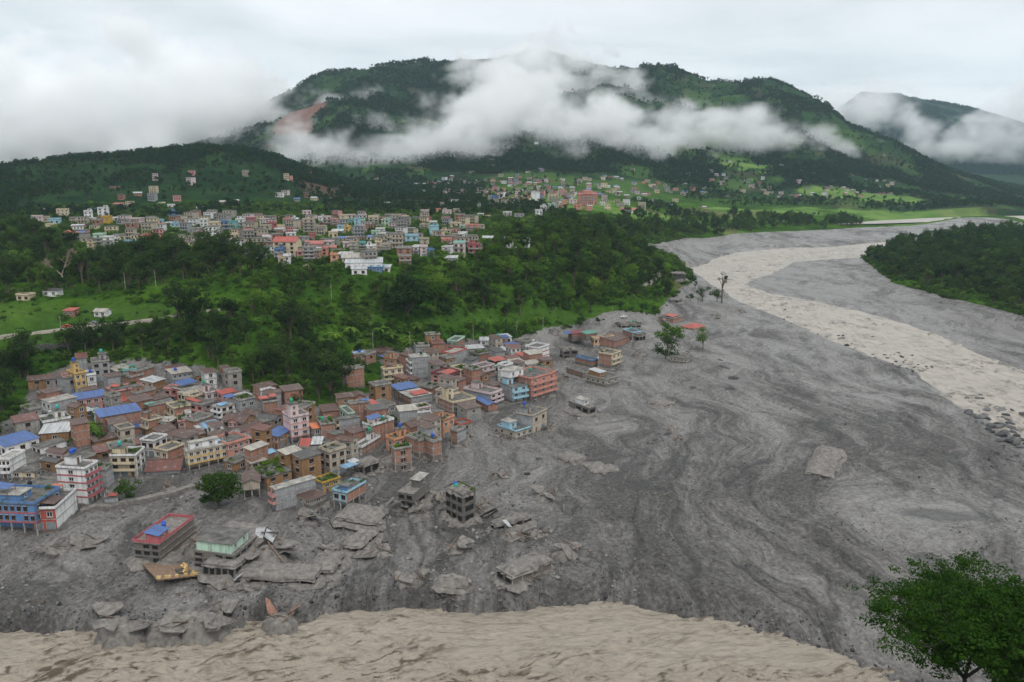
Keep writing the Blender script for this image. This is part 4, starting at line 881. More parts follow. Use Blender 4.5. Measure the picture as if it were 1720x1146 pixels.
# reg|N|R|L|height|left wall|right wall|roof|options|where (distinguishing words)
TABLE = '''
A|50,310|285,290|d6|f1.5|ochre|ochre|gable:tin||long low row at the wooded foot of the slope
A|287,292|513,275|d7|f2|conc|conc|mono:tin|Rw4|beside the narrow pink house
A|516,278|580,270|d6|f2|pink|pink|flat|Rw1|narrow, squeezed between grey-brown row houses
A|585,285|660,265|d7|f2.3|grey|grey|flat|Rw1,np|narrow, against the yellow tower house
A|668,228|808,203|d8|f2.9|yellow|yellow|flat|Rw2,ST,sl,Tyellow,tkb,Kyellow|tallest yellow one at the wood's edge
A|825,250|942,235|805,205|f2.2|cream|white|flat|Rw1,Lw0,tkb|beside the yellow tower house
A|890,78|1115,55|d8|f3|grey|grey|flat|Rw2,tkt,st|tall unplastered block at the wood's edge
A|350,600|690,525|285,545|f2.5|white|grey|flat|Lb,Lw2,np,pr|long blank side wall, beside the road
A|698,560|1085,500|d7|f1.9|pink|pink|mono:blue|Rw4|blue-roofed, beside the long blank grey wall
A|810,718|905,690|700,710|f1.7|ochre|ochre|mono:white||below the blue-roofed pink house
A|920,742|985,730|d5|f1.6|mint|mint|flat|Rw1|tiny, below the blue-roofed pink house
A|1000,790|1530,700|d8|f2.4|brick|brick|mono:blue|Rw0|long with brick flank over the banana plants
A|1190,465|1575,388|1070,420|f2|pink|brick|flat|pl,Lw1,c:red:-.02:.2:.0:.4|weeds along its roof edge
A|1160,610|1390,560|d5|f1.2|white|white|mono:red|Rw2|low, between two framed brick houses
A|1460,490|1720,430|1390,500|f2.6|conc|brick|flat|Lb,st|behind the long blue-roofed brick house
A|210,1005|585,975|d8|f1.2|brick|ochre|mono:white|nf,Rw1|white-roofed shed beside the road bend
A|250,870|610,805|d8|f1.4|white|white|flat|Rw3,tkt,st,pl|above the white-roofed brick shed
B|130,190|330,145|70,150|f1.6|conc|conc|mono:pale|pl|at the top edge against the trees
B|390,200|620,132|340,165|f2|brick|brick|flat||at the top edge of the brick quarter
B|205,190|385,168|d7|f1.7|teal|grey|flat|Lw1,pl|with teal shopfront, top edge of quarter
B|315,275|475,235|d6|f1.4|brick|brick|flat|pl|beneath the teal-fronted grey house
B|600,335|755,285|490,300|f1.8|beige|ochre|mono:white|Lb,Rw0|striped white sheet roof
B|855,225|1105,185|d7|f1.8|grey|grey|mono:pale|Rb,Rw4,tkb|galleried, above the blue-roofed street row
B|1160,250|1290,235|d5|f1.2|ochre|ochre|flat|np|small, at the wood's edge by the galleried house
B|905,432|1000,388|800,398|f1.8|pink|pink|flat|Lb,Lw2|first of the street row
B|1000,440|1250,378|900,388|f2.2|red|brick|flat|Lw3,np,pr,c:blue:.05:.95:.25:.95:1.6|red-and-white front in the street row
B|1065,492|1385,402|1003,438|f2.2|cream|brick|flat|Lw3,np,pr|cream front in the street row
B|1140,532|1285,485|1068,488|f2|cream|brick|flat|Lb,Lw2|last of the street row
B|1250,640|1390,592|1120,560|f1.6|pink|conc|flat|Lb,pl,c:red:.0:.5:.3:.9:1|galleried with small red canopy, mid quarter
B|1510,487|1690,447|1460,455|f1.6|pink|pink|mono:red|Rw3|red-roofed, at the wood's edge
B|1290,482|1460,452|d7|f1.9|lilac|lilac|flat|Rw2,tkg,st|beside the red-roofed pink house
B|1505,242|1760,203|d7|f1.5|conc|grey|flat|u:brick:.1:.5:.2:.8:2.2:tin,pl|stone-grey, half hidden in the trees
B|555,650|860,582|485,640|f2.5|brick|brick|flat|c:green:-.1:.3:.3:1:.6|with green sheet, mid brick quarter
B|870,682|1090,640|740,630|f2.1|cream|brick|flat|Lb,pl|stepped balconies, mid brick quarter
B|810,850|925,792|725,790|f1.7|mint|ochre|flat|Lw2,np,pr|mint front with ochre flank
B|540,845|710,802|440,815|b1030:2|cream|brick|flat|Lb,Lw2,st,nf|facing the banana plants
B|930,852|1110,832|d9|f1.7|pink|pink|flat|Rw2,u:white:.6:.95:.3:.8:2:p,PL|roof covered with dark plants
B|1160,852|1390,772|d7|f1.7|brick|brick|flat|nf|behind the plant-covered pink house
B|330,935|440,915|200,905|f.9|brick|brick|mono:blue|nf|blue tarpaulin shed by the banana plants
B|690,1000|890,922|d7|f1.4|ochre|ochre|gable:tin||rusty gable beside the facing brick house
B|790,1082|980,992|680,1032|f1.5|ochre|ochre|gable:tin||rusty gable above the cream apartment block
B|1230,950|1290,902|1150,920|f1|white|conc|mono:white||tiny, beside plant-covered pink house
B|1300,935|1500,892|d6|f1|conc|conc|mono:lblue||long low shed under the grey-white house
B|1500,1060|1690,1000|1420,990|f1.5|brick|ochre|gable:tin|nf|rusty gable behind the salmon house
B|930,1060|1280,1002|d5|f1.2|ochre|ochre|mono:tin||long low shed behind cream apartment block
C|1310,365|1430,345|d4|f.9|conc|conc|mono:rust||striped rust shed above balconied cream house
D|865,272|1110,203|770,240|b480:3|white|white|flat|Lb,Lw2,Rw3,np,pr,c:lblue:.0:.45:.05:.6:.5,c:blue:.5:.98:.3:.95:2.3|largest white house of the brick quarter
D|1112,192|1310,150|d7|f2.5|grey|grey|flat|Rw2,PL|adjoining the large white house
D|1420,217|1615,190|1320,190|f2.3|grey|brick|flat|c:red:-.2:.45:.1:.8:1.5,c:red:.5:.98:.1:.8:1.9|red canopies, at the wood's edge
D|1075,450|1160,400|990,425|f2|pink|ochre|gable:tin|Lw2|pink front under rusty gable
D|1165,460|1320,385|d9|f2|beige|ochre|gable:tin||ochre gable beside pink front
D|1330,382|1460,332|d7|f1.5|conc|conc|gable:tin||rusty gable behind the ochre gable
D|1420,472|1565,432|d7|f1.7|ochre|ochre|flat|np|flat-roofed, below the red canopies
D|1170,600|1430,500|d7|f1.3|white|white|gable:tin|Rw3|long, rusty roof above salmon house
D|1330,652|1520,540|d8|f1.2|white|white|gable:rust|Rw2|rust roof beside the blue-roofed pink house
D|1560,432|1660,382|d8|f1.7|grey|grey|gable:dark|Rw2|dark gable behind the pale pink tower block
D|430,850|945,747|360,812|b1105:3|mint|cream|flat|Ro,Rw6,Kyellow,np,pr,u:white:.1:.8:.35:.95:2:p,tkgg|big apartment block facing the muddy street
D|950,765|1235,682|d9|b1000:3|salmon|salmon|flat|Rw4,Ro,tkk,c:lblue:-.2:.05:.4:.8:.6|attached to the cream apartment block
E|245,522|465,440|80,530|f2.7|brick|brick|mono:pale||below the salmon house
D|165,850|385,762|95,782|f2|cream|brick|flat|Lw2,nf|dark-roofed, beside the cream apartment block
D|290,902|370,850|205,880|f1|white|white|mono:blue|Lw1|tiny blue-roofed, beside cream apartment block
Q|1275,272|1572,256|d9|b302:1|grey|grey|gable:rust|Rw0|long rust-roofed shed on the muddy street
C|1305,520|1505,420|975,525|b785:3|cream|white|flat|Lb,Lw3,Rw2,PL,st,Tcream,tkt|cream balconies facing the flooded street
Q|738,256|865,195|492,240|b560:5|white|white|flat|Lw1,Rb,Rw3,Krose,tkbb,st,m.5|red bands, beside the flooded street corner
Q|925,262|985,217|850,232|b420:3|grey|grey|flat|pl|narrow, stained, between the white and cream blocks
Q|910,502|1030,490|845,487|b548:1|grey|grey|flat|np,c:red:.3:1:-.1:.6:.3|tiny hut with red sheet by a tree
C|60,412|400,312|d5|f.9|white|white|flat|np,Rw1|low, beneath the white-roofed brick shed
C|345,482|490,442|140,450|f1.3|lilac|ochre|gable:tin|Lw2|brown-roofed, above white red-banded block
C|270,602|345,562|50,560|f1.2|ochre|ochre|gable:dark||dark-roofed, above white red-banded block
C|775,332|1060,272|d5|b402:1|ochre|ochre|mono:tin|Rw0|orange flank, in front of banana plants
C|800,476|1000,440|d6|f.8|ochre|ochre|mono:rust||rust-roofed, below orange flank
Q|300,278|400,242|90,272|b332:1|cream|conc|flat|np,Lw2|cream bungalow with dark slab roof
Q|85,172|217,97|-60,190|b335:3|white|white|flat|Lb,Lw3,Rw0,pr|white block at the bottom of the road
P|45,890|95,780|-70,850|f1.2|white|white|mono:blue||blue-roofed, beside the parked car
Q|300,562|480,425|-150,545|b802:3|blue|blue|flat|Lo,Lw8,Krose,pl,u:blue:.05:.5:.3:.8:2.2:p,c:blue:.0:.35:.5:.95:4|long arcade at the eroded edge
Q|482,602|662,442|302,582|b775:2|red|white|flat|Lw2,Rw0,c:tin:.0:.45:.0:.9:1.3,c:orange:.7:1:.5:.9:2|red front, joined to the blue arcade
Q|390,452|575,352|d9|f1.3|brick|brick|flat|nf,tkk|behind the blue arcade
S|350,702|650,477|110,692|b872:3|mud|brick|flat|Prose,u:rose:-.0:.28:.02:.5:2.2:blue,tkbb,m4,Lw3,nf|rose parapet, stranded in the debris
S|1000,802|1240,522|645,772|b952:3|mud|mud|flat|u:mint:.02:.5:.1:.95:2.4:x,np,Lw4|mint upper room, stranded in the debris
S|1005,905|1300,640|660,930|b1010:1|mud|mud|flat|np,Lw5|buried slab below the mint upper room
S|1700,1012|w7|1010,968|b1062:1|mud|mud|flat|np,Lo|long buried arcade below the collapsed beams
T|225,952|570,852|145,975|b1140:3|pink|grey|flat|Lb,np,pr|long dark party wall at the mud's edge
T|635,902|785,852|570,862|b990:2|grey|mustard|flat|PL,Rw2|mustard front under a roof garden
T|845,987|1010,892|715,967|b1138:2|lblue|brick|flat|Lo,Ro,pl,tkg,u:blue:.0:.3:.0:.5:2:x|blue gable room, standing in mud on columns
T|530,1047|660,992|445,997|b1132:2|beige|conc|mono:tin|Lw2,m1.5|beside the blue gable room
T|1265,607|1410,582|1180,597|b800:3|brick|brick|flat|PL,m3,Rw1|broken corner facing the mud
T|1265,527|1420,482|1195,497|f1.8|peach|peach|flat|Rb,Rw3,pl,tkb,st|peach balcony above the broken corner
T|1480,532|1590,502|d7|b682:3|brick|brick|flat|m2,pl|brick block joined to the peach house
T|1600,542|1675,522|1545,507|b706:3|brick|brick|flat|m2,tkb,pl|undermined end block with frames over mud
U|668,657|740,627|575,672|b775:2|brick|grey|flat|m1.5|grey corner house beside a collapsed slab
F|530,882|765,742|450,852|b985:2|white|brick|flat|Lw1,tkg,st,Twhite|white front with brick flank, narrow lane
F|650,602|945,512|560,562|f2.3|white|brick|flat|Lb,tkg,pl,u:lilac:.1:.55:.3:.8:2:blue|pale rooftop room with blue eave
F|230,512|500,472|155,502|b755:3|cream|grey|flat|Lb,Lw1,np|tall with stained grey flank
E|1160,192|1340,170|d8|b425:3|brick|brick|flat|pl,tkg|tall beside the stained grey flank
E|1070,237|1155,222|1015,192|f2|conc|conc|mono:orange|Ro|orange tin roof on posts
T|355,327|512,297|272,287|b555:4|lilac|lilac|flat|Ro,Lw0,Rw2,Kpink,ST,sl,Tlilac,tkg|pale pink tower block
E|600,342|775,242|465,312|b505:2|pink|ochre|mono:blue|Lw3|blue-roofed below the pale pink tower block
E|400,592|560,532|330,562|f1|brick|brick|gable:lblue|nf|pale blue gable below the blue-roofed pink house
E|250,692|445,642|120,722|b820:2|beige|beige|mono:pale|Lw1|beige, above the brown-roofed barn
S|1085,167|1228,152|d8|b288:2|beige|beige|gable:tin|Ro,Rw0,m1|brown-roofed barn in the mud by round tree
E|450,882|775,782|d9|b1045:2|ochre|ochre|flat|PL,np|roof garden with ochre flank
E|935,707|1175,632|880,652|b828:2|beige|brick|flat|c:red:.4:.98:.3:.8:1.2,tkb,pl|small red canopy and white parapet
E|760,602|930,562|d6|f1.2|beige|beige|flat|np,pr|beside the small red canopy house
E|850,502|1250,488|d8|f1|conc|conc|flat|c:red:.05:.4:.1:.9:.5,c:white:.42:.8:.2:1:.7,Rw0|low concrete market hall with red and white sheets
T|690,562|830,512|d6|b642:2|brick|brick|flat|u:brick:.55:.98:.1:.9:2.2:x,m1|street corner below the stained grey flank
T|990,742|1130,692|920,707|b838:1|pink|mud|flat|np,pr,Lo,c:lblue:-.9:-.1:.3:.9:.3,c:white:-.3:.2:.6:1.2:.5|half-collapsed with pale slab roof
F|345,442|372,430|240,352|f2|mint|mint|flat|Lw3|mint front behind the framed brick house
T|870,207|1045,187|845,190|f2.4|brick|brick|flat|c:blue:.6:1.05:.2:.9:.6|blue canopy, at the wood's edge above the lane
F|740,372|965,317|650,292|f1.8|grey|conc|flat|Rw3,c:red:-.1:.35:.1:.9:1|red canopies facing the muddy lane
F|640,412|805,377|550,397|f1.6|grey|grey|mono:lblue|Rw1|pale blue roof between brick houses
G|1020,922|1290,872|772,792|b1030:2|ochre|grey|flat|Lw5,np,pr,c:blue:-.05:1:.6:1.02:.5,c:red:.2:.9:.05:.3:.4|long shop row with blue and red roofs
F|1170,387|1430,342|1140,337|f1.6|lilac|lilac|flat|Rw3,PL|plants on roof, below the shop row
F|1030,482|1220,470|d7|f1.1|brick|brick|mono:dark|nf|dark-roofed, below the shop row
F|1250,502|1470,480|d7|f1.3|white|white|flat|Rw2|cluttered white roof beside rust gable
F|1530,522|1620,482|1440,452|f1|white|white|gable:rust|Rw1|white cottage under rust gable
U|545,560|640,522|490,520|f2.4|peach|peach|flat|pl,st,Lw1|peach stepped house beside the rust gable
U|700,602|795,572|640,570|f1.5|conc|conc|flat|Pred,Lw2|red-edged roof terrace over the mud
U|625,407|825,367|535,352|b522:3|brick|cream|flat|Rw4,ST,Tcream,Kgrey,m1.5|cream with brick flank, standing alone in mud
U|940,422|1002,405|825,362|b492:1|brick|brick|gable:blue|m1.2,nf|blue gable, standing in mud
U|960,332|1058,297|845,242|b440:3|grey|lilac|flat|Rb,Rw2,st,m1.5|pale pink behind the blue gable
U|1150,267|1280,242|1000,235|b412:3|grey|lblue|flat|Rb,Rw2,st,Tlblue,m1.5,np|light blue front at the mud's edge
H|1190,762|1420,655|885,692|b1055:4|brick|salmon|flat|Rb,Rw3,m2.4,u:white:-.35:.2:.55:.95:3:p,tkg|tall salmon block at the mud's edge
H|1428,692|1530,652|d8|f2.8|brick|brick|flat|m3|behind the tall salmon block
H|90,722|255,662|10,642|b880:3|pink|maroon|flat|Rb,Rw3,Lw2,Kpink,c:red:.05:.8:.0:.5:.8,m1.2|maroon galleries and red canopy
H|258,650|410,622|d8|b832:3|cream|cream|flat|Rw3,PL,Kcream,m1.2|cream beside the maroon galleries
G|1440,512|1530,482|1320,472|b560:1|salmon|salmon|gable:pale|Lw2|low salmon cottage with striped roof
H|160,432|345,367|45,402|f3|red|grey|flat|Lb,Lw2,pr|red front with stained pale flank
H|510,442|700,402|420,400|f1.7|conc|brick|flat|PL,nf|hanging plants, behind the pale pink terrace
H|545,612|700,572|465,572|b775:3|brick|lilac|flat|Rb,Rw2,m1.5|pale pink terrace with brick flank
H|705,600|830,552|d8|f2|mint|mint|flat|Rb,Rw2,pl|mint house behind the red canopy
H|775,627|940,592|d6|f1.5|white|white|mono:white|Rw2,c:red:.0:.95:.6:1.6:3|under the big red canopy
H|1080,457|1270,432|985,420|f2.1|lilac|lilac|hip:red|Rw3,Lw2|red hip roof beside the white banded block
H|1280,362|1410,315|1110,335|b530:3|white|white|flat|Lw3,Rw0,Kred,m1|white block with red bands, open mud behind
H|520,252|690,250|d6|f1|white|white|mono:white||low, rear row under the trees
H|720,222|930,202|d6|f1.3|white|white|mono:white|c:blue:.4:.8:-.3:.5:.2,tkt|rear row with blue awning
H|745,287|870,267|d6|f1|white|white|mono:rust|Rw2|rust and white, rear row
H|930,332|1055,302|870,300|f1.2|brick|brick|mono:blue|nf|blue-roofed, rear row beside red hip roof
H|215,272|315,213|130,240|f2|mint|brick|flat|Lw2,nf|mint front with brick flank, rear row
H|30,312|105,296|d8|f1|brick|brick|gable:blue|nf|blue gable, rear row under the trees
H|240,372|570,347|d6|f1.3|conc|conc|mono:white||long, cluttered white roof, rear row
H|800,402|975,352|d6|f1.3|conc|conc|mono:white||white roof behind the red canopy
H|730,432|840,407|d6|f1.3|cream|cream|flat|Rw2,np|small cream one behind the red canopy
G|165,562|400,532|115,542|b800:3|grey|brick|flat|pr,nf,pl|tall brick block among the trees
G|265,362|430,347|240,340|b500:2|brick|brick|flat|Rw2,nf,c:lblue:.0:.95:.1:.9:.3,tkb|twin-windowed, above the green paddy
G|432,372|555,332|d7|b520:2|brick|brick|flat|Rw1,nf|taller twin above the green paddy
G|680,402|830,362|640,367|b470:1|brick|brick|mono:blue|nf|blue-roofed beside the green paddy
G|800,422|940,382|d7|f2|peach|peach|flat|Rw2,st,Tpeach,c:green:.0:.5:.5:1:1|peach house with domed turret
G|650,562|905,532|612,552|b760:3|cream|cream|flat|Rb,Rw3,pl,u:brick:.25:.55:.4:.8:1.6:tin|creeper-hung cream balconies
G|1030,402|1255,382|930,362|b680:4|white|grey|flat|Lb,Lw2,tkgk,np,pr|tallest grey block beside the mud square
G|1082,262|1260,252|d7|f2|grey|grey|flat|pl|unfinished, behind the tallest grey block
G|620,332|790,282|d6|f1|ochre|ochre|mono:tin||rusty shed above the blue-roofed brick house
Z|1530,80|1590,76|d4|b102:1|white|white|flat|Rw1,np|lone white hut on the green slope
Z|1572,112|1645,100|d3|b128:1|grey|grey|mono:white|Rw0|white-roofed lean-to on the green slope
Z|870,192|1000,167|845,160|b268:2|cream|cream|flat|Rw2,tkb,c:lblue:.0:.5:.2:.9:1|cream house set in the dark trees
W|290,482|400,476|d6|b548:2|conc|mud|flat|m3,pl|ruined, alone in mud by the peach block
W|520,396|668,380|462,410|b470:2|peach|cream|flat|Rw5,Lw2,c:red:.1:.9:.1:.8:.5,m1.5,Kpeach|peach-banded block far out in the mud
W|675,412|800,372|d10|b470:1|brick|brick|mono:tin|m1.5|low brick wing of the peach-banded block
W|805,352|850,337|732,330|b412:2|brick|lblue|flat|tkt,m1.5|light blue end of the peach-banded block
W|855,375|900,365|d6|b420:1|mud|mud|flat|pl|mud-filled stub beyond the light blue end
W|650,517|713,492|555,502|b620:3|brick|cream|flat|Rb,Rw2,m2,pl|cream balconies with brick flank in mud
W|500,562|545,552|380,532|b612:2|brick|brick|flat|Pblue,m2,nf|brick with blue parapet in mud
W|440,652|470,632|315,612|b690:1|brick|conc|flat|m1.5|low brick shell in mud
W|605,702|690,672|460,667|b742:1|beige|conc|flat|m.8,Rw2,u:ochre:.15:.6:.4:.95:2.2:white|low beige with white-roofed upper room
W|480,907|530,892|330,862|b962:1|mud|mud|flat|m1,np,tkg,u:white:.1:.8:.3:.7:2:p|boat-shaped roof stranded in mud
W|1110,247|1180,227|1020,225|b300:2|brick|brick|flat|m2,c:red:.2:.9:.2:.8:.4|brick with red sheet near the trees
W|1260,317|1340,297|1200,292|b366:2|cream|cream|hip:red|Lo,m2,Rw2|red-roofed pavilion far out in the mud
W|1430,307|1570,307|d6|b345:1|mud|mud|flat|np,Ro|dark open pavilion buried to its eaves
W|1520,202|1640,207|d7|b240:1|mud|mud|flat|np,Ro|buried hall near the river bend
W|1210,542|1260,522|1080,527|b572:1|beige|conc|flat|np,Lw5,m.8|low bungalow beneath the two big trees
W|1095,387|1165,372|d5|b402:1|mud|mud|flat|np|buried cottage behind the big tree
W|720,292|868,282|d7|b316:1|mud|mud|flat|tkg,pl|buried shell beside the road
W|360,357|462,347|d5|b376:1|brick|brick|mono:mar|nf,c:blue:-.4:.0:.0:1:.1|maroon-roofed shed in mud
W|465,360|545,347|d5|b372:1|brick|brick|mono:green|nf|green-roofed shed in mud
W|1090,107|1170,102|d6|b132:1|cream|mud|flat|np|cream ruin at the foot of the bluff
M|310,262|362,262|d8|b290:1|conc|mud|flat|np,Ro|concrete shell at the tip of the bluff
U|1180,657|1325,612|1030,602|b716:1|beige|beige|flat|Plblue,Lw2,u:lblue:.02:.42:.35:.8:2.6:p,tkb,m.6,Kgrey|pale blue parapet and pavilion, stranded in mud
U|1327,522|1450,462|1225,477|b675:2|grey|beige|flat|Rw2,tkb,st,Tgrey,m.5|grey block behind the pale blue pavilion
V|285,472|430,372|205,412|b602:2|mud|mud|flat|np,Lw2,Rw1,u:mud:.45:.98:.05:.6:2.4:p|drowned house with pale rooftop slab
V|715,482|830,442|565,422|b736:3|mud|mud|flat|tkgb,pl,Lw3,Rw1|gutted block with two roof tanks
V|1010,745|1320,652|965,712|b800:1|mud|mud|flat|np|buried house with mud-heaped roof
V|1330,862|1430,832|1270,822|b878:1|mud|mud|flat|np|small slab roof sticking out of debris
X|1390,492|1610,402|1280,452|b548:1|mud|brick|flat|np,m2|brick-flanked house buried to its roof
X|540,327|640,242|445,312|b362:1|mud|mud|flat|np,Lo|tilted buried slab below the blue gable room
X|400,457|450,352|250,452|b492:1|mud|mud|flat|np,Lw3|mud-covered platform on buried columns
X|640,197|770,132|410,172|b218:1|mud|mud|flat|np|flat mud-plastered roof level with debris
X|1130,547|1150,502|975,542|b562:1|mud|mud|flat|np|thin slab edge jutting from the bank
Y|290,505|362,482|205,470|b515:1|mud|mud|flat|np|flat roof afloat in the mud
Y|395,560|528,545|378,500|b570:1|mud|mud|flat|np|domed mud-covered roof with one white edge
Y|735,237|785,217|672,215|b242:1|mud|mud|flat|np|thin dark roof flush with the mud
Y|770,352|800,342|735,340|b357:1|mud|mud|flat|np|small pale roof among wreckage
Y|1535,580|1572,462|1420,560|b592:1|mud|mud|flat|np|large rectangular roof alone on the mudflat
'''
RTXT = {'flat': 'flat roof', 'mono': 'sheet roof', 'gable': 'gabled roof', 'hip': 'hipped roof'}
def auto_label(nfl, lm, rm, roof, where):
    a, b = PAL[lm][1], PAL[rm][1]
    col = a if a == b else (b + ' and ' + a)
    s = f'{NW[nfl]} {col} house'
    return f'{s}, {where}'
USED = set()
def uniq(lb):
    if lb in USED: print('DUP', lb)
    USED.add(lb); return lb
for ln in TABLE.strip().splitlines():
    reg, Nn, Rn, Ln, hs, lm, rm, roof, op, where = ln.split('|')
    p, yaw, w, d, H, nfl = place(reg, Nn, Rn, Ln, hs)
    opts = [x for x in op.split(',') if x]
    ruin = lm == 'mud' and rm == 'mud'
    lb = uniq(auto_label(nfl, lm, rm, roof, where))
    nm = 'shed' if 'shed' in where else ('ruined_house' if ruin or 'buried' in where or 'ruin' in where else 'house')
    make_house(p, yaw, w, d, H, nfl, lm, rm, roof, opts, lb, 'houses of the flooded lower town', cat={'shed': 'shed', 'ruined_house': 'ruin'}.get(nm, 'house'), name=nm)
    HOUSES.append((p, yaw, w, d, H, where))
def infill():
    rng = random.Random(21); P = hit_tps([(0,760),(70,700),(70,650),(150,625),(300,625),(400,660),(480,690),(600,690),(690,650),(660,600),(760,575),(880,575),(905,620),(930,660),(800,700),(740,760),(640,780),(470,830),(400,800),(250,790),(120,800)])
    x0, y0 = P.min(0); x1, y1 = P.max(0); n = 0; tries = 0; seen = set()
    while n < 95 and tries < 6000:
        tries += 1; x, y = rng.uniform(x0, x1), rng.uniform(y0, y1)
        if poly_sd(np.array([x]), np.array([y]), P)[0] < 0: continue
        w, d = rng.uniform(4, 7.5), rng.uniform(4, 7)
        near_ = min(HOUSES, key=lambda h: math.hypot(h[0][0] - x, h[0][1] - y)); yaw = near_[1]; ca, sa = math.cos(yaw), math.sin(yaw)
        ok = True
        for (p, yw, hw, hd, H, _) in HOUSES:
            if math.hypot(p[0] - x, p[1] - y) > 45: continue
            cb, sb = math.cos(yw), math.sin(yw)
            for fx in (0, .5, 1):
                for fy in (0, .5, 1):
                    qx, qy = x + fx * w * ca - fy * d * sa, y + fx * w * sa + fy * d * ca; dx, dy = qx - p[0], qy - p[1]; u, v = dx * cb + dy * sb, -dx * sb + dy * cb
                    if -.3 < u < hw + .3 and -.8 < v < hd + .3: ok = False
                    q2x, q2y = p[0] + fx * hw * cb - fy * hd * sb, p[1] + fx * hw * sb + fy * hd * cb; dx, dy = q2x - x, q2y - y; u, v = dx * ca + dy * sa, -dx * sa + dy * ca
                    if -.3 < u < w + .3 and -.3 < v < d + .3: ok = False
            if not ok: break
        if not ok: continue
        c = rng.choice(['brick', 'brick', 'ochre', 'conc', 'grey', 'white', 'beige', 'ochre']); rf = rng.choice(['mono:tin', 'mono:tin', 'gable:tin', 'mono:pale', 'mono:dark', 'flat', 'flat', 'mono:rust', 'flat', 'mono:tin', 'flat'])
        nf = rng.choice([1, 2, 2, 3, 3]); where = near_[5]; rt = {'tin': 'rusty', 'pale': 'pale', 'dark': 'dark', 'rust': 'rust-red', 'white': 'white', 'flat': 'flat'}[rf.split(':')[-1]]
        lb = f'small {NW[nf]} {PAL[c][1]} annex, {rt} roof, next to: ' + ' '.join(where.split()[:7])
        if lb in seen: continue
        seen.add(lb); USED.add(lb)
        make_house(np.array([x, y, smooth_gz(x, y)]), yaw, w, d, nf * 2.75, nf, c, c, rf, ['nf', 'pl'] if rng.random() < .4 and rf == 'flat' else ['nf'], lb, 'annexes packed between the houses', detail=1, cat='annex', name='annex')
        HOUSES.append((np.array([x, y, 0]), yaw, w, d, nf * 2.75, where)); n += 1
    print('annexes', n)
infill()
for k, pos, lb in TANKS:
    t = empty('water_tank', pos); (bm_, lm_, sm_), col = TM[k]
    tag(t, None, 'water tank', 'rooftop water tanks')
    inst('tank_body', bm_, t); inst('lid', lm_, t); inst('stand', sm_, t)
    sh_ = ' '.join(lb.split(', ', 1)[1].split()[:9]); t['label'] = f'{col} roof tank on the house: {sh_}'
_seen = {}
for o in [x for x in COL.objects if x.name.startswith('water_tank')]:
    _seen.setdefault(o['label'], []).append(o)
for l, v in _seen.items():
    for i, o in enumerate(v):
        if len(v) > 1: o['label'] = ('first ' if i == 0 else 'second ') + l
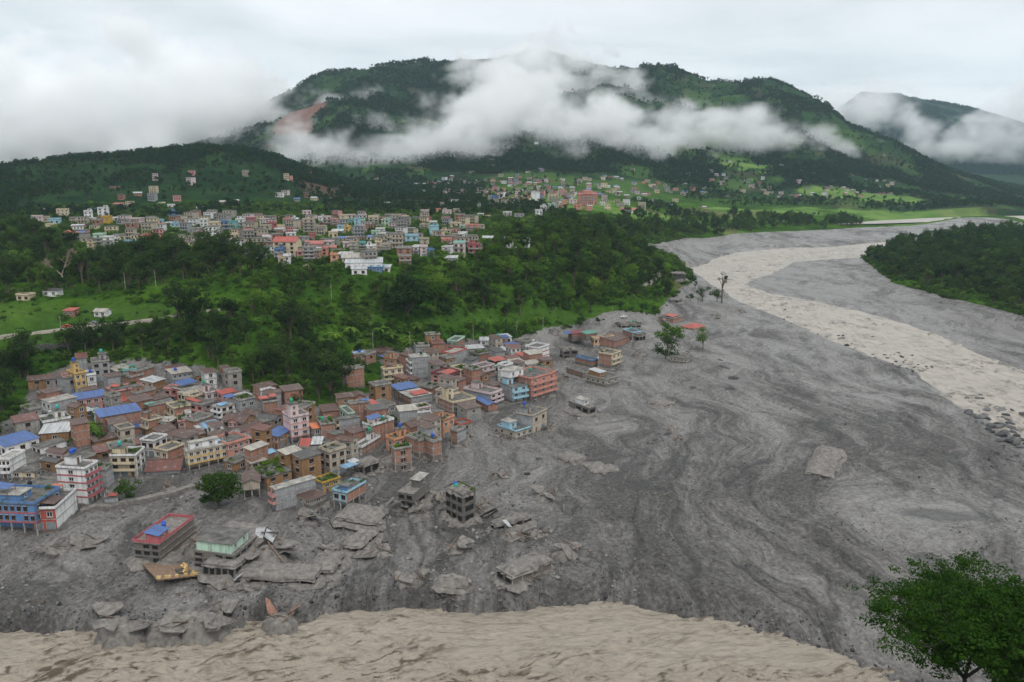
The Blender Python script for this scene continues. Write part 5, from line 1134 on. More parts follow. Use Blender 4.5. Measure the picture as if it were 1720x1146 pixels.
# ------------------------------------------------------------------ the upper town on its terrace and the village beyond
REG2 = {'a': (0, 330), 'b': (200, 330), 'c': (380, 340), 'd': (560, 340), 'e': (680, 340), 'g': (740, 290), 'h': (900, 290)}
UPPER = '''
a|495,615|175,205|1|white||
a|755,900|180,282|3|cream|st|cream block on the hill edge
a|160,275|325,405|2|lilac||
a|215,290|410,480|2|white||
a|425,560|265,340|2|lilac||
a|560,650|275,330|1|beige||
a|650,780|300,358|1|lblue||
a|330,430|345,400|1|peach||
a|600,700|370,435|1|cream||
a|1010,1210|305,340|1|white||
a|1115,1215|215,330|3|white||
a|1240,1288|165,205|1|blue||
a|1290,1420|165,268|3|white||white block above the mustard house
a|1330,1440|270,370|2|mustard||mustard house with dark openings
a|1210,1320|320,410|2|brick||
a|1445,1555|288,345|2|white||
a|1485,1600|105,135|1|brick|mono:red|red-roofed cottage on the hill
a|1615,1705|125,158|1|white|mono:rust|
a|800,1005|485,545|1|white|hip:red|hall with the largest red roof
a|1085,1165|505,560|1|white|hip:red|
a|1240,1365|510,690|4|mint|b,st|mint four-storey block
a|1368,1492|540,710|4|white|b|
a|1496,1560|560,660|3|white||
a|1150,1235|620,710|2|cream||
a|1550,1660|700,785|2|white||
a|1625,1720|600,690|2|white||
b|135,290|300,370|2|lilac||
b|98,215|365,460|2|brick||
b|0,95|330,385|1|mint||
b|400,480|300,335|1|white||
b|510,585|320,350|1|lblue||
b|485,600|375,440|2|brick|mono:red|
b|605,678|355,410|1|white||
b|682,790|360,430|2|lblue||
b|712,805|310,360|2|lilac||
b|815,885|360,420|2|brick||
b|645,755|205,268|2|blue|st|bright blue house on the hill
b|640,750|120,150|1|white||
b|515,600|95,120|1|white||
b|1020,1150|150,195|1|white||
b|1215,1385|85,108|1|beige|mono:pale|
b|1065,1165|310,420|3|white||
b|1180,1325|355,470|3|cream|b|
b|1330,1435|330,460|3|blue|b|blue tower house
b|1440,1530|335,460|3|teal|b|teal tower house
b|1535,1635|310,435|3|white|b|
b|965,1140|430,500|2|grey||
b|1020,1198|480,550|1|brick|mono:mar|
b|1200,1315|470,530|1|white||
b|1215,1325|595,660|1|cream|hip:rust|
b|1055,1130|560,620|1|white||
b|285,500|545,680|3|peach|b,c:red:-.2:.5:.3:.9:1.2|peach block with red canopy
b|70,275|600,730|3|lblue|b|light blue galleried block
b|0,92|700,780|2|white||
b|690,800|590,680|2|white||lone white house in a clearing
b|485,590|715,775|1|white||
b|592,690|740,780|1|white||
b|750,810|710,745|1|cream||
b|1400,1545|520,640|2|cream|b|
b|1450,1570|620,730|2|red||red house
b|1480,1640|480,560|2|brick||
c|270,390|225,310|3|rose||
c|235,370|290,375|2|peach||
c|225,420|375,430|1|pink||
c|440,540|245,305|2|lilac||
c|440,578|310,385|2|beige||
c|560,670|280,360|2|rose||
c|680,775|315,375|1|cream||
c|635,760|365,395|1|white||
c|745,845|225,310|3|pink|b|
c|850,945|255,315|2|cream||
c|880,920|370,405|1|white||
c|1010,1120|130,200|3|lilac||pale pink house standing above the town
c|1010,1165|230,410|5|beige|b|beige five-storey block
c|1210,1268|200,260|2|white||
c|1270,1383|195,305|3|lilac|b|
c|1387,1465|225,310|3|pink|b|
c|1185,1330|320,400|2|beige||
c|1345,1465|400,460|1|cream||
c|1455,1545|320,385|2|lblue||
c|1490,1580|175,270|3|cream||
c|1595,1700|175,240|2|lilac||
c|1585,1680|240,290|1|teal||
c|790,915|420,490|2|white|b|
c|615,925|520,720|4|cream|gable:red|big cream block with red gable roof
c|640,763|620,740|3|blue|b|
c|770,835|720,835|2|white||
c|700,765|740,835|2|cream||
c|397,540|640,745|2|lblue|b|light blue house among dark trees
c|320,393|625,665|1|brick|mono:red|
c|480,660|455,520|1|white||
c|540,660|480,540|1|lilac||
c|945,1093|470,550|2|grey|b|
c|1097,1180|430,500|2|rose||
c|1015,1265|545,600|1|salmon|mono:red|long salmon house with red roof
c|1010,1168|600,780|4|grey|b|grey four-storey gallery block
c|935,1005|650,720|2|pink||
c|1252,1330|610,715|3|salmon||
c|1172,1250|640,770|3|brick||
c|1270,1400|520,590|2|lilac||
c|1365,1440|600,640|1|rose|mono:red|
c|1370,1470|700,800|2|peach||peach house at the terrace edge
c|1535,1615|540,625|2|lilac||
c|1570,1680|465,530|2|lilac||
c|1450,1625|700,740|1|white|mono:white|
c|1015,1110|840,895|1|cream||small cream hut below the terrace edge
d|330,440|175,240|2|lilac||
d|460,598|200,300|3|cream|b|
d|520,590|170,220|2|grey||
d|275,343|225,330|3|lblue||narrow light blue house
d|345,400|245,310|2|mint||
d|630,730|245,315|2|mint||
d|770,865|175,290|3|beige|b|
d|890,980|195,255|2|cream||
d|320,445|315,370|1|lilac||
d|340,445|375,420|1|beige||
d|135,225|330,390|2|yellow||yellow house
d|215,320|530,680|4|beige|b|
d|325,433|545,660|3|teal|b|
d|435,500|470,510|1|white|mono:blue|
d|437,560|590,690|3|white|b|
d|570,620|540,660|3|cream||
d|622,758|560,650|3|beige|b|
d|760,880|530,580|1|white|mono:blue|house under the bright blue roof
d|830,1035|630,720|3|brick||brick block at the town's lower edge
d|860,1030|725,830|2|brick|b|
d|1040,1130|610,700|2|white|b|
d|1140,1238|600,715|3|lilac||
d|1242,1325|640,730|2|blue||
d|945,1105|445,540|2|lblue||
d|780,880|450,500|2|pink||
d|500,590|395,470|2|mint||
d|555,660|370,420|2|white||
d|600,700|420,470|1|white||
d|880,1020|365,410|1|brick|mono:tin|
d|1260,1370|320,430|3|lblue|n|tall blank sky-blue wall
d|1270,1365|265,315|2|white||
d|1205,1290|215,270|2|rose||
d|1145,1260|120,165|1|lilac||
d|1320,1415|95,150|2|peach||
d|1430,1550|110,190|2|lilac||
d|1580,1670|100,160|2|beige||
d|1590,1715|170,265|3|brick||brick block by the paddies
d|1130,1250|300,370|3|beige|b|
d|1280,1425|440,490|2|brick||
d|1425,1560|490,575|2|salmon|b|
d|1420,1545|590,660|2|white|b|
d|1575,1720|530,690|3|lilac|mono:green,b|pink galleried house under grey-green roof
d|1145,1260|490,550|2|beige||
d|1410,1550|375,430|2|cream||
d|1550,1620|420,490|2|beige||
d|1640,1720|420,480|2|white||
d|1540,1680|280,350|2|cream||
d|160,640|790,870|1|white|mono:white|long white-roofed factory shed
d|110,560|740,775|1|beige|mono:pale|
d|445,640|850,910|1|blue|mono:lblue|blue factory front
d|240,443|880,945|1|white|mono:white|
d|650,740|860,915|1|white|mono:white|
e|830,990|550,690|3|rose|b|rose house at the paddy edge
e|800,960|310,400|3|salmon|b|
e|700,820|410,460|1|white||
e|830,930|470,540|2|salmon||
e|590,680|290,340|2|cream||
e|720,830|320,360|2|mint||
e|970,1050|310,370|2|beige||
e|1010,1150|470,520|1|grey|gable:white|grey barn on the paddies
e|1320,1650|510,575|1|white|gable:white|long white-roofed hall by the trees
e|530,690|735,765|1|grey|mono:white|
e|1290,1405|135,200|3|white|b|
e|1440,1570|160,210|2|grey||
e|965,1040|160,190|1|white||
e|1050,1125|180,215|1|cream||
g|1190,1295|270,395|4|white|n|tall white block of the far village
g|1310,1395|445,520|3|white|b|
g|1250,1340|505,580|2|white||
g|1395,1510|425,500|2|mint|b|mint block of the far village
g|1420,1550|295,370|3|cream|b|
g|975,1040|255,325|3|lilac||
g|670,740|310,365|2|blue||
g|742,810|290,345|2|lilac||
g|460,515|265,310|2|white||
g|300,360|330,370|1|mint||
g|1085,1170|345,395|2|peach||
g|1590,1670|380,440|2|peach||
g|470,545|210,245|2|lblue||
g|190,240|235,270|1|white||
g|805,850|210,255|2|peach||
g|300,350|110,140|2|lilac||
h|575,810|295,410|4|salmon|b,c:red:-.05:1.05:-.1:1:.6,u:salmon:.25:.75:.3:.9:5:red|large tiered salmon block
h|490,590|430,490|2|salmon||
h|660,735|450,500|1|salmon||
h|905,980|425,490|2|cream||
h|840,903|395,430|1|white||
h|1100,1310|480,515|1|white|mono:red|long red-roofed school
h|1340,1435|400,495|3|beige|b|
h|1165,1230|390,430|1|white||
h|855,940|160,215|2|cream||
h|1490,1580|165,210|1|cream||
h|1390,1440|135,165|1|peach||
h|440,540|360,410|2|lilac||
h|1480,1560|365,405|1|lilac||
h|310,400|240,300|2|pink||
'''
_U = []; _px = []
for ln in UPPER.strip().splitlines():
    rg, xs, ys, nf, colr, op, mark = ln.split('|')
    ox, oy = REG2[rg]; k = 7.818; x0, x1 = [ox + float(v) / k for v in xs.split(',')]; y0, y1 = [oy + float(v) / k for v in ys.split(',')]
    _U.append([x0, x1, y0, y1, int(nf), colr, [v for v in op.split(',') if v], mark]); _px.append(((x0 + x1) / 2, y1))
_hp = hit_smooth(_px); _gz = gzs(_hp)
_marks = []
for u, p in zip(_U, _hp):
    if u[7]: _marks.append((u[7], p))
_lab = {}
rngU = random.Random(5)
for u, p, g in zip(_U, _hp, _gz):
    x0, x1, y0, y1, nf, colr, op, mark = u
    dep = proj(p)[2]; w = max(4.0, (x1 - x0) * dep / FPX); H = max(2.4, (y1 - y0) * dep / FPX / math.cos(PITCH)); d = min(max(7.0, w * .8), 13)
    yaw = rngU.uniform(-.22, .22) - math.atan2(p[0], p[1]) * .5
    w *= .97 if w < 20 else 1
    base = np.array([p[0], p[1], min(p[2], g)]) - np.array([math.cos(yaw) * w / 2, math.sin(yaw) * w / 2, 0])
    base[2] = min(float(v) for v in gzs([base[:2], base[:2] + [math.cos(yaw) * w, math.sin(yaw) * w]]))
    H += max(0, p[2] - base[2]) * .6
    roof = next((v for v in op if v.split(':')[0] in ('mono', 'gable', 'hip')), None); opts = [v for v in op if v.split(':')[0] in ('c', 'u')]
    if roof is None:
        roof = 'flat'
        if rngU.random() < .35 and nf > 1: opts.append('st')
    if 'b' in op: opts.append('Rb')
    if 'n' in op: opts += ['Rw0', 'Lw0']
    else: opts += ['Rw%d' % max(1, min(5, round(w / 4.2))), 'Lw0']
    opts.append('m-9')
    where = 'in the far village' if p[1] > 1050 and p[0] > -80 else 'in the upper town'
    if mark: lb = f'{mark} {where}' if 'village' not in mark else mark
    else:
        mk = sorted((math.hypot(q[0] - p[0], q[1] - p[1]), n, q) for n, q in _marks)
        lb = None
        for dist, n, q in mk[:6]:
            rel = 'behind' if p[1] > q[1] + 14 else ('before' if p[1] < q[1] - 14 else ('beside' if dist < 45 else 'level with'))
            rt = {'flat': '', 'mono': ' sheet-roofed', 'gable': ' gabled', 'hip': ' hip-roofed'}[roof.split(':')[0]]
            c = f'{NW[nf]} {PAL[colr][1]}{rt} house {rel} the {n}'
            if c not in _lab: lb = c; break
        if lb is None: lb = c + ', farther off'
    _lab[lb] = 1; USED.add(lb)
    make_house(base, yaw, w, d, H, nf, colr, colr, roof, opts, lb, 'houses of the upper town' if 'far village' not in where else 'houses of the far village', detail=0)
    HOUSES.append((base, yaw, w, d, H, ''))
# the many smaller roofs between and beyond them: houses past the count, one mass
def far_houses():
    rng = random.Random(11); b = MB(); cols = ['white', 'cream', 'lilac', 'beige', 'pink', 'grey', 'brick', 'conc', 'beige']
    mats = [wall_mat(c) for c in cols] + [M_ROOFC, M_GLASS, sheet_mat('white'), sheet_mat('rust'), sheet_mat('blue')]
    spots = []
    while len(spots) < 900:
        m = rng.random()
        if m < .50: px_, py_ = (rng.uniform(390, 800), rng.uniform(366, 440)) if rng.random() < .75 else (rng.uniform(120, 400), rng.uniform(366, 415))
        elif m < .70: px_, py_ = rng.gauss(880, 110), rng.uniform(300, 352)
        elif m < .98: px_, py_ = rng.uniform(700, 1500), 332 - abs(rng.gauss(0, 26))
        else: px_, py_ = rng.uniform(180, 560), rng.uniform(285, 345)
        if 120 < px_ < 1560: spots.append((px_, py_))
    P = hit_smooth(spots); Z = gzs(P)
    Hs = np.array([(h[0][0], h[0][1]) for h in HOUSES])
    kept = []
    for p, z in zip(P, Z):
        if (np.hypot(Hs[:, 0] - p[0], Hs[:, 1] - p[1]) < 11).any(): continue
        if any(math.hypot(q[0] - p[0], q[1] - p[1]) < 11 for q in kept): continue
        kept.append((p[0], p[1]))
        w, d = rng.uniform(6, 10), rng.uniform(6, 9); nf = rng.choice([1, 1, 2, 2, 3]) if p[1] < 1500 else rng.choice([1, 1, 2]); H = nf * 2.8; a = rng.uniform(-.5, .5); ca, sa = math.cos(a), math.sin(a); c = rng.randrange(len(cols))
        k0 = len(b.v); n = len(cols)
        b.box(-w / 2, w / 2, -d / 2, d / 2, -3, H, c)
        if rng.random() < .6 or nf > 1: b.box(-w / 2 - .3, w / 2 + .3, -d / 2 - .3, d / 2 + .3, H, H + .25, n)
        else:
            r = rng.choice([n + 2, n + 2, n + 3, n + 4]); b.slab([(-w / 2 - .5, -d / 2 - .5, H + .1), (w / 2 + .5, -d / 2 - .5, H + .1), (w / 2 + .5, 0, H + 1.4), (-w / 2 - .5, 0, H + 1.4)], .08, r); b.slab([(-w / 2 - .5, 0, H + 1.4), (w / 2 + .5, 0, H + 1.4), (w / 2 + .5, d / 2 + .5, H + .1), (-w / 2 - .5, d / 2 + .5, H + .1)], .08, r)
        for f in range(nf):
            for i in (-1, 0, 1): b.box(i * w * .3 - .55, i * w * .3 + .55, -d / 2 - .08, -d / 2, f * 2.8 + .9, f * 2.8 + 2.1, n + 1)
            if f: b.box(-w / 2 - .1, w / 2 + .1, -d / 2 - .7, -d / 2 - .09, f * 2.8 - .15, f * 2.8, n)
        for j in range(k0, len(b.v)):
            x, y, zz = b.v[j]; b.v[j] = (p[0] + x * ca - y * sa, p[1] + x * sa + y * ca, z + zz)
    o = b.build('distant_houses', mats); tag(o, 'countless small houses scattered over the terrace and lower mountain slopes', 'houses', kind='stuff')
    a = o.data.attributes.new('mudh', 'FLOAT', 'POINT'); a.data.foreach_set('value', np.full(len(o.data.vertices), -999.0, np.float32))
    return kept
FARH = far_houses()
# ------------------------------------------------------------------ trees
def tree_proto(seed, h, rad, leafm, n_blob=16, per=70, ls=.34, trunk_h=.38, flat=.75, name='broadleaf'):
    rng = random.Random(seed); tb = MB()
    th = h * trunk_h; top = Vector((rng.uniform(-.3, .3), rng.uniform(-.3, .3), th))
    tb.bar((0, 0, -1.5), top, h * .028, 7, r2=h * .02)
    Vs, Fs = [], []; n0 = 0; cz = th + (h - th) * .48; rz = (h - th) * .55
    for i in range(n_blob):
        while True:
            q = Vector((rng.uniform(-1, 1), rng.uniform(-1, 1), rng.uniform(-.8, 1)))
            if .35 < q.length < .95: break
        c = Vector((q.x * rad * .84, q.y * rad * .84, cz + q.z * rz * .84)); br = rad * rng.uniform(.22, .46)
        tb.bar(top * rng.uniform(.75, 1), c, h * .011, 5, r2=h * .004)
        V, F = leaf_clump(per, br, br, br * flat, ls * rng.uniform(.85, 1.2), rng, .45)
        V = V + np.array([c.x, c.y, c.z - br * flat * .9]); Vs.append(V); Fs.append(F + n0); n0 += len(V)
    return tb.mesh('trunk', M_BARK), mesh_np('crown', np.concatenate(Vs), np.concatenate(Fs), False, [leafm])
def palm_proto(seed, h, nl, ll, leafm, wd=.42):
    rng = random.Random(seed); tb = MB(); tb.bar((0, 0, -1), (.1, .1, h), .16, 7, r2=.1); V = []; F = []
    for i in range(nl):
        a = 2 * math.pi * i / nl + rng.uniform(-.3, .3); up = rng.uniform(.35, 1.25); L = ll * rng.uniform(.75, 1.1); pts = []
        for j in range(6):
            t = j / 5; rr = L * t * math.cos(up * (1 - .5 * t)); zz = h + L * (math.sin(up) * t - .75 * t * t)
            pts.append((rr * math.cos(a), rr * math.sin(a), zz, wd * math.sin(math.pi * min(.98, .12 + .86 * t)) + .02))
        for j in range(5):
            n = len(V); 
            for q in (pts[j], pts[j + 1]):
                V.append((q[0] - math.sin(a) * q[3], q[1] + math.cos(a) * q[3], q[2] - .12)); V.append((q[0], q[1], q[2])); V.append((q[0] + math.sin(a) * q[3], q[1] - math.cos(a) * q[3], q[2] - .12))
            F += [(n, n + 1, n + 4, n + 3), (n + 1, n + 2, n + 5, n + 4)]
    return tb.mesh('trunk', M_LEAF), mesh_np('crown', V, F, True, [leafm])
TP = [tree_proto(1, 11, 4.2, M_LEAF), tree_proto(2, 13, 4.6, M_LEAFD, 18, 70), tree_proto(3, 9, 3.8, M_LEAF, 13, 75), tree_proto(4, 12, 3.4, M_LEAFD, 15, 70, .32, .4, .9), tree_proto(5, 9.5, 4.4, M_LEAFB, 14, 75), tree_proto(6, 15, 3.2, M_LEAFD, 15, 60, .32, .5, .85)]
PP = [palm_proto(7, 3.2, 11, 3.2, M_LEAFB), palm_proto(8, 2.6, 9, 2.8, M_LEAF)]
FP = []     # far crowns, a few dozen leaf clumps each
for i, (h, r, m) in enumerate(((10, 4.2, M_LEAFF), (12, 4.2, M_LEAFF), (9, 4.4, M_LEAFD), (13, 3.2, M_LEAFF))):
    FP.append(tree_proto(40 + i, h, r, m, 9, 26, .75, .3, .85))
SP_ = []    # shrubs
for i in range(4):
    rng_ = random.Random(60 + i); V, F = leaf_clump(130, 1.5, 1.5, 1.0, .30, rng_, .5); SP_.append(mesh_np('shrub', V, F, False, [(M_LEAF, M_LEAFB, M_LEAF, M_LEAFD)[i]]))
def proto_coll(name, items):
    c = bpy.data.collections.new(name)
    for i, meshes in enumerate(items):
        if not isinstance(meshes, tuple): meshes = (meshes,)
        if len(meshes) == 1: me = meshes[0]
        else:      # join trunk and crown into one instanced mesh
            me = bpy.data.meshes.new(name); A, B = meshes; v = []; f = []; mi = []; mats = []
            for j, m in enumerate(meshes):
                n = len(v); v += [tuple(x.co) for x in m.vertices]; f += [tuple(n + q for q in p.vertices) for p in m.polygons]; mi += [j] * len(m.polygons); mats.append(m.materials[0])
            me.from_pydata(v, [], f)
            for m in mats: me.materials.append(m)
            me.polygons.foreach_set('material_index', mi); me.update()
        c.objects.link(bpy.data.objects.new('%s_%02d' % (name, i), me))
    return c
def scatter(name, label, pts, scl, rot, idx, coll, cat):
    me = bpy.data.meshes.new(name); me.vertices.add(len(pts)); me.vertices.foreach_set('co', np.asarray(pts, np.float32).ravel())
    a = me.attributes.new('scl', 'FLOAT_VECTOR', 'POINT'); s3 = np.asarray(scl, np.float32); s3 = np.repeat(s3[:, None], 3, 1) if s3.ndim == 1 else s3; a.data.foreach_set('vector', s3.ravel())
    a = me.attributes.new('rot', 'FLOAT_VECTOR', 'POINT'); r3 = np.asarray(rot, np.float32); r3 = np.stack([r3 * 0, r3 * 0, r3], 1) if r3.ndim == 1 else r3; a.data.foreach_set('vector', r3.ravel().astype(np.float32))
    a = me.attributes.new('pick', 'INT', 'POINT'); a.data.foreach_set('value', np.asarray(idx, np.int32))
    o = link(bpy.data.objects.new(name, me)); tag(o, label, cat, kind='stuff')
    g = bpy.data.node_groups.new(name, 'GeometryNodeTree'); g.interface.new_socket('Geometry', in_out='INPUT', socket_type='NodeSocketGeometry'); g.interface.new_socket('Geometry', in_out='OUTPUT', socket_type='NodeSocketGeometry')
    gi = g.nodes.new('NodeGroupInput'); go = g.nodes.new('NodeGroupOutput'); ip = g.nodes.new('GeometryNodeInstanceOnPoints'); ci = g.nodes.new('GeometryNodeCollectionInfo')
    ci.inputs['Collection'].default_value = coll; ci.inputs['Separate Children'].default_value = True; ci.inputs['Reset Children'].default_value = True
    def na(n, t):
        x = g.nodes.new('GeometryNodeInputNamedAttribute'); x.data_type = t; x.inputs['Name'].default_value = n; return x.outputs['Attribute']
    er = g.nodes.new('FunctionNodeEulerToRotation'); L = g.links.new
    L(gi.outputs[0], ip.inputs['Points']); L(ci.outputs[0], ip.inputs['Instance']); ip.inputs['Pick Instance'].default_value = True
    L(na('pick', 'INT'), ip.inputs['Instance Index']); L(na('rot', 'FLOAT_VECTOR'), er.inputs[0]); L(er.outputs[0], ip.inputs['Rotation']); L(na('scl', 'FLOAT_VECTOR'), ip.inputs['Scale']); L(ip.outputs[0], go.inputs[0])
    m = o.modifiers.new('scatter', 'NODES'); m.node_group = g; return o
def make_tree(p, proto, s, rz, label, group, name='tree'):
    o = empty(name, tuple(p), rz); o.scale = (s, s, s); tag(o, label, 'tree', group)
    inst('trunk', proto[0], o); inst('crown', proto[1], o); return o
def wpoly(L): return hit_smooth(L)[:, :2]
WOODS = [ # (pixels of the outline, density per m2, picks, label, group)
 ([(-80,610),(60,600),(62,640),(45,690),(20,720),(-80,760)], .028, (1, 3, 0), 'tree of the dark wood beside the road above the blue roof', 'trees by the road'),
 ([(60,604),(200,570),(330,548),(430,548),(520,570),(575,610),(598,655),(560,684),(480,676),(410,640),(345,612),(240,598),(130,604)], .024, (0, 1, 1, 2, 3), 'tree of the dense wood behind the brick quarter', 'trees behind the brick quarter'),
 ([(130,455),(300,425),(430,435),(445,462),(300,480),(130,492)], .020, (1, 3, 1), 'tree of the dark belt below the upper town', 'trees of the dark belt'),
 ([(-80,400),(60,395),(130,430),(130,500),(-80,505)], .016, (1, 0, 3), 'tree of the wood under the cream block on the hill', 'trees under the hill edge'),
 ([(430,470),(640,470),(680,500),(640,545),(520,555),(420,535)], .013, (0, 2, 4), 'loose tree on the slope below the white factory', 'trees below the factory'),
 ([(650,470),(780,452),(960,440),(1085,428),(1140,470),(1120,505),(1000,528),(820,545),(680,530)], .017, (0, 1, 4, 2), 'tree of the wood on the terraces above the mud', 'trees on the terraces'),
 ([(790,440),(860,402),(980,392),(1085,398),(1085,418),(960,430),(860,444)], .012, (0, 1, 2), 'tree of the grove beyond the long white hall', 'trees beyond the white hall'),
 ([(880,392),(1000,375),(1240,366),(1440,372),(1240,392),(1090,402)], .009, (0, 1, 2), 'tree on the green bank across the upstream mud', 'trees on the far bank'),
 ([(1450,433),(1510,414),(1620,396),(1760,390),(1900,420),(1900,560),(1720,526),(1610,498),(1510,470)], .017, (0, 1, 3, 1), 'tree of the wooded point beside the brown river', 'trees on the wooded point'),
 ([(592,642),(640,650),(662,690),(640,706),(590,702),(555,692)], .03, (1, 3, 0), 'tree of the dark copse above the stained grey flank', 'trees of the dark copse'),
 ([(1230,374),(1450,372),(1450,378),(1440,381)], .010, (1, 0), 'tree of the far strip behind the upstream mud', 'trees of the far strip')]
MARK_MEADOW = []
def footprint_mask(X, Y, mar):
    ok = np.ones(X.shape, bool); order = np.argsort(X); Xs = X[order]
    def near_x(x, R):
        i0, i1 = np.searchsorted(Xs, [x - R, x + R]); return order[i0:i1]
    for (p, yaw, w, d, H, _) in HOUSES:
        k = near_x(p[0], 60)
        if not len(k): continue
        dx, dy = X[k] - p[0], Y[k] - p[1]; ca, sa = math.cos(yaw), math.sin(yaw); u = dx * ca + dy * sa; v = -dx * sa + dy * ca
        ok[k] &= ~((u > -mar) & (u < w + mar) & (v > -mar * 2.2) & (v < d + mar))
    for q in FARH:
        k = near_x(q[0], mar + 4)
        if len(k): ok[k] &= np.hypot(X[k] - q[0], Y[k] - q[1]) > mar + 4
    return ok
NPR = np.random.RandomState(3)
RGN_TREES = []
def plant():
    allp = []
    for wi, (L, den, picks, lab, grp) in enumerate(WOODS):
        P = wpoly(L); x0, y0 = P.min(0); x1, y1 = P.max(0); n = int((x1 - x0) * (y1 - y0) * den)
        X = NPR.uniform(x0, x1, n); Y = NPR.uniform(y0, y1, n); k = poly_sd(X, Y, P) > 0; X, Y = X[k], Y[k]
        k = footprint_mask(X, Y, 3.0) & (np.maximum(-poly_sd(X, Y, MUDPOLY), poly_sd(X, Y, ISLPOLY)) > 2); X, Y = X[k], Y[k]
        for x, y in zip(X, Y): allp.append((x, y, wi))
    A = np.array(allp); Z = gzs(A[:, :2])
    pr = [proj((a[0], a[1], z)) for a, z in zip(A, Z)]
    d = np.array([q[2] for q in pr]); inview = np.array([(-20 < q[0] < 1740) and (0 < q[1] < 1150) for q in pr])
    s = np.clip(np.exp(NPR.normal(-.12, .30, len(A))), .5, 1.7); rz = NPR.uniform(0, 6.28, len(A))
    order = np.argsort(np.where(inview, d / s, 1e9)); solo = set(order[:290].tolist())
    rest = []
    for i in range(len(A)):
        wi = int(A[i, 2]); pk = WOODS[wi][2]; k = pk[NPR.randint(len(pk))]
        if i in solo:
            wd = ('broad', 'tall dark', 'low rounded', 'upright dark', 'bright green', 'slender')[k]; sz = 'small' if s[i] < .7 else 'huge' if s[i] > 1.3 else ('large' if s[i] > 1.0 else 'middling')
            make_tree((A[i, 0], A[i, 1], Z[i] - .1), TP[k], s[i], rz[i], f'{sz} {wd} ' + WOODS[wi][3], WOODS[wi][4])
        else: rest.append((A[i, 0], A[i, 1], Z[i] - .1, s[i], rz[i], k))
    R = np.array(rest)
    cn = proto_coll('wood', TP)
    scatter('forest', 'far woods whose single trees cannot be told apart', R[:, :3], R[:, 3], R[:, 4], R[:, 5], cn, 'trees')
    # undergrowth over all green slopes
    n = 190000; r = np.sqrt(NPR.uniform(210 ** 2, 1050 ** 2, n)); a = NPR.uniform(R_(-40), R_(36), n); X, Y = r * np.sin(a), r * np.cos(a)
    land = np.maximum(-poly_sd(X, Y, MUDPOLY), poly_sd(X, Y, ISLPOLY)) > -1.0
    cl = fbm(X / 26, Y / 26, 3, 101); k = land & (NPR.uniform(0, 1, n) < sst(.30, .55, cl) * .85 + .08); X, Y = X[k], Y[k]
    k = footprint_mask(X, Y, 1.2) & ((np.maximum(np.maximum(poly_sd(X, Y, MEADOW), poly_sd(X, Y, MEADOW2)), poly_sd(X, Y, MEADOW3)) < 0) | (NPR.uniform(0, 1, len(X)) < .09)); X, Y = X[k], Y[k]; Z = gzs(np.stack([X, Y], 1)); m = len(X)
    sc_ = NPR.uniform(.35, 1.2, m) * np.where(NPR.uniform(0, 1, m) < .06, 2.2, 1)
    scatter('undergrowth', 'dense green scrub covering the slopes between the towns', np.stack([X, Y, Z - .2], 1), sc_, NPR.uniform(0, 6.28, m), NPR.randint(0, 4, m), proto_coll('scrub', SP_), 'scrub')
    # forest of the spur and the mountains
    n = 460000; r = np.exp(NPR.uniform(math.log(880), math.log(4000), n)); a = NPR.uniform(R_(-40), R_(40), n); X, Y = r * np.sin(a), r * np.cos(a)
    keep = NPR.uniform(0, 1, n) < np.clip((r / 2600) ** 1.4, .16, 1); X, Y, r, a = X[keep], Y[keep], r[keep], a[keep]
    Z, G = height(X, Y)
    hm = hill(a, r, MT, MT_D, 1500, 4600, 45); sp = hill(a, r, SPUR, SPUR_D, 985, 2000, 44)
    cl = fbm(X / 120, Y / 120, 4, 103); den = np.clip(sst(2, 25, sp) * .8 + sst(5, 60, hm) * .95, 0, 1) * (.14 + .86 * sst(.40, .54, cl)) + .35 * sst(.42, .58, cl)
    den *= np.where((r < 1900) & (a > R_(2)), .85, 1)
    dr = np.hypot((X - RED[0]) / 60, (Y - RED[1]) / 190) + (fbm(X / 60, Y / 60, 3, 85) - .5) * 1.0 > .98; d2 = np.hypot((X - RED2[0]) / 45, (Y - RED2[1]) / 60) > .8
    mudok = (np.maximum(-G['sdm'], G['sdi']) > 4) & (poly_sd(X, Y, RIV3POLY) < -60)
    fld = sst(.52, .57, fbm(X / 130, Y / 130, 3, 81)) * ((r > 760) & (r < 1700) & (a > R_(-2))) + sst(.52, .57, fbm(X / 130, Y / 130, 3, 81)) * ((r > 1350) & (r < 2300) & (a > R_(8)))
    k = (NPR.uniform(0, 1, len(X)) < den * (1 - .92 * np.clip(fld, 0, 1))) & dr & d2 & mudok & (r < 3450)
    # leave the terrace town open
    k &= ~((r < 985) & (a < R_(3)) & (NPR.uniform(0, 1, len(X)) > .25))
    X, Y, Z = X[k], Y[k], Z[k]; k = footprint_mask(X, Y, 3); X, Y, Z = X[k], Y[k], Z[k]; m = len(X); print('mountain trees', m, 'wood', len(A), 'scrub', len(sc_))
    scatter('mountain_forest', 'dark forest covering the spur and the mountain', np.stack([X, Y, Z - .3], 1), NPR.uniform(.45, 1.0, m) * np.where(np.hypot(X, Y) > 1900, 1.05, 1), NPR.uniform(0, 6.28, m), NPR.randint(0, 4, m), proto_coll('mountain_wood', FP), 'forest')
    n = 60000; r = NPR.uniform(4500, 6900, n); a = NPR.uniform(R_(14), R_(40), n); X, Y = r * np.sin(a), r * np.cos(a); k = fbm(X / 300, Y / 300, 4, 105) > .42; X, Y = X[k], Y[k]; Z = gzs(np.stack([X, Y], 1)); m = len(X)
    scatter('far_mountain_forest', 'forest on the distant mountains down the valley', np.stack([X, Y, Z - .5], 1), NPR.uniform(1.3, 2.4, m), NPR.uniform(0, 6.28, m), NPR.randint(0, 4, m), proto_coll('far_wood', FP), 'forest')
plant()
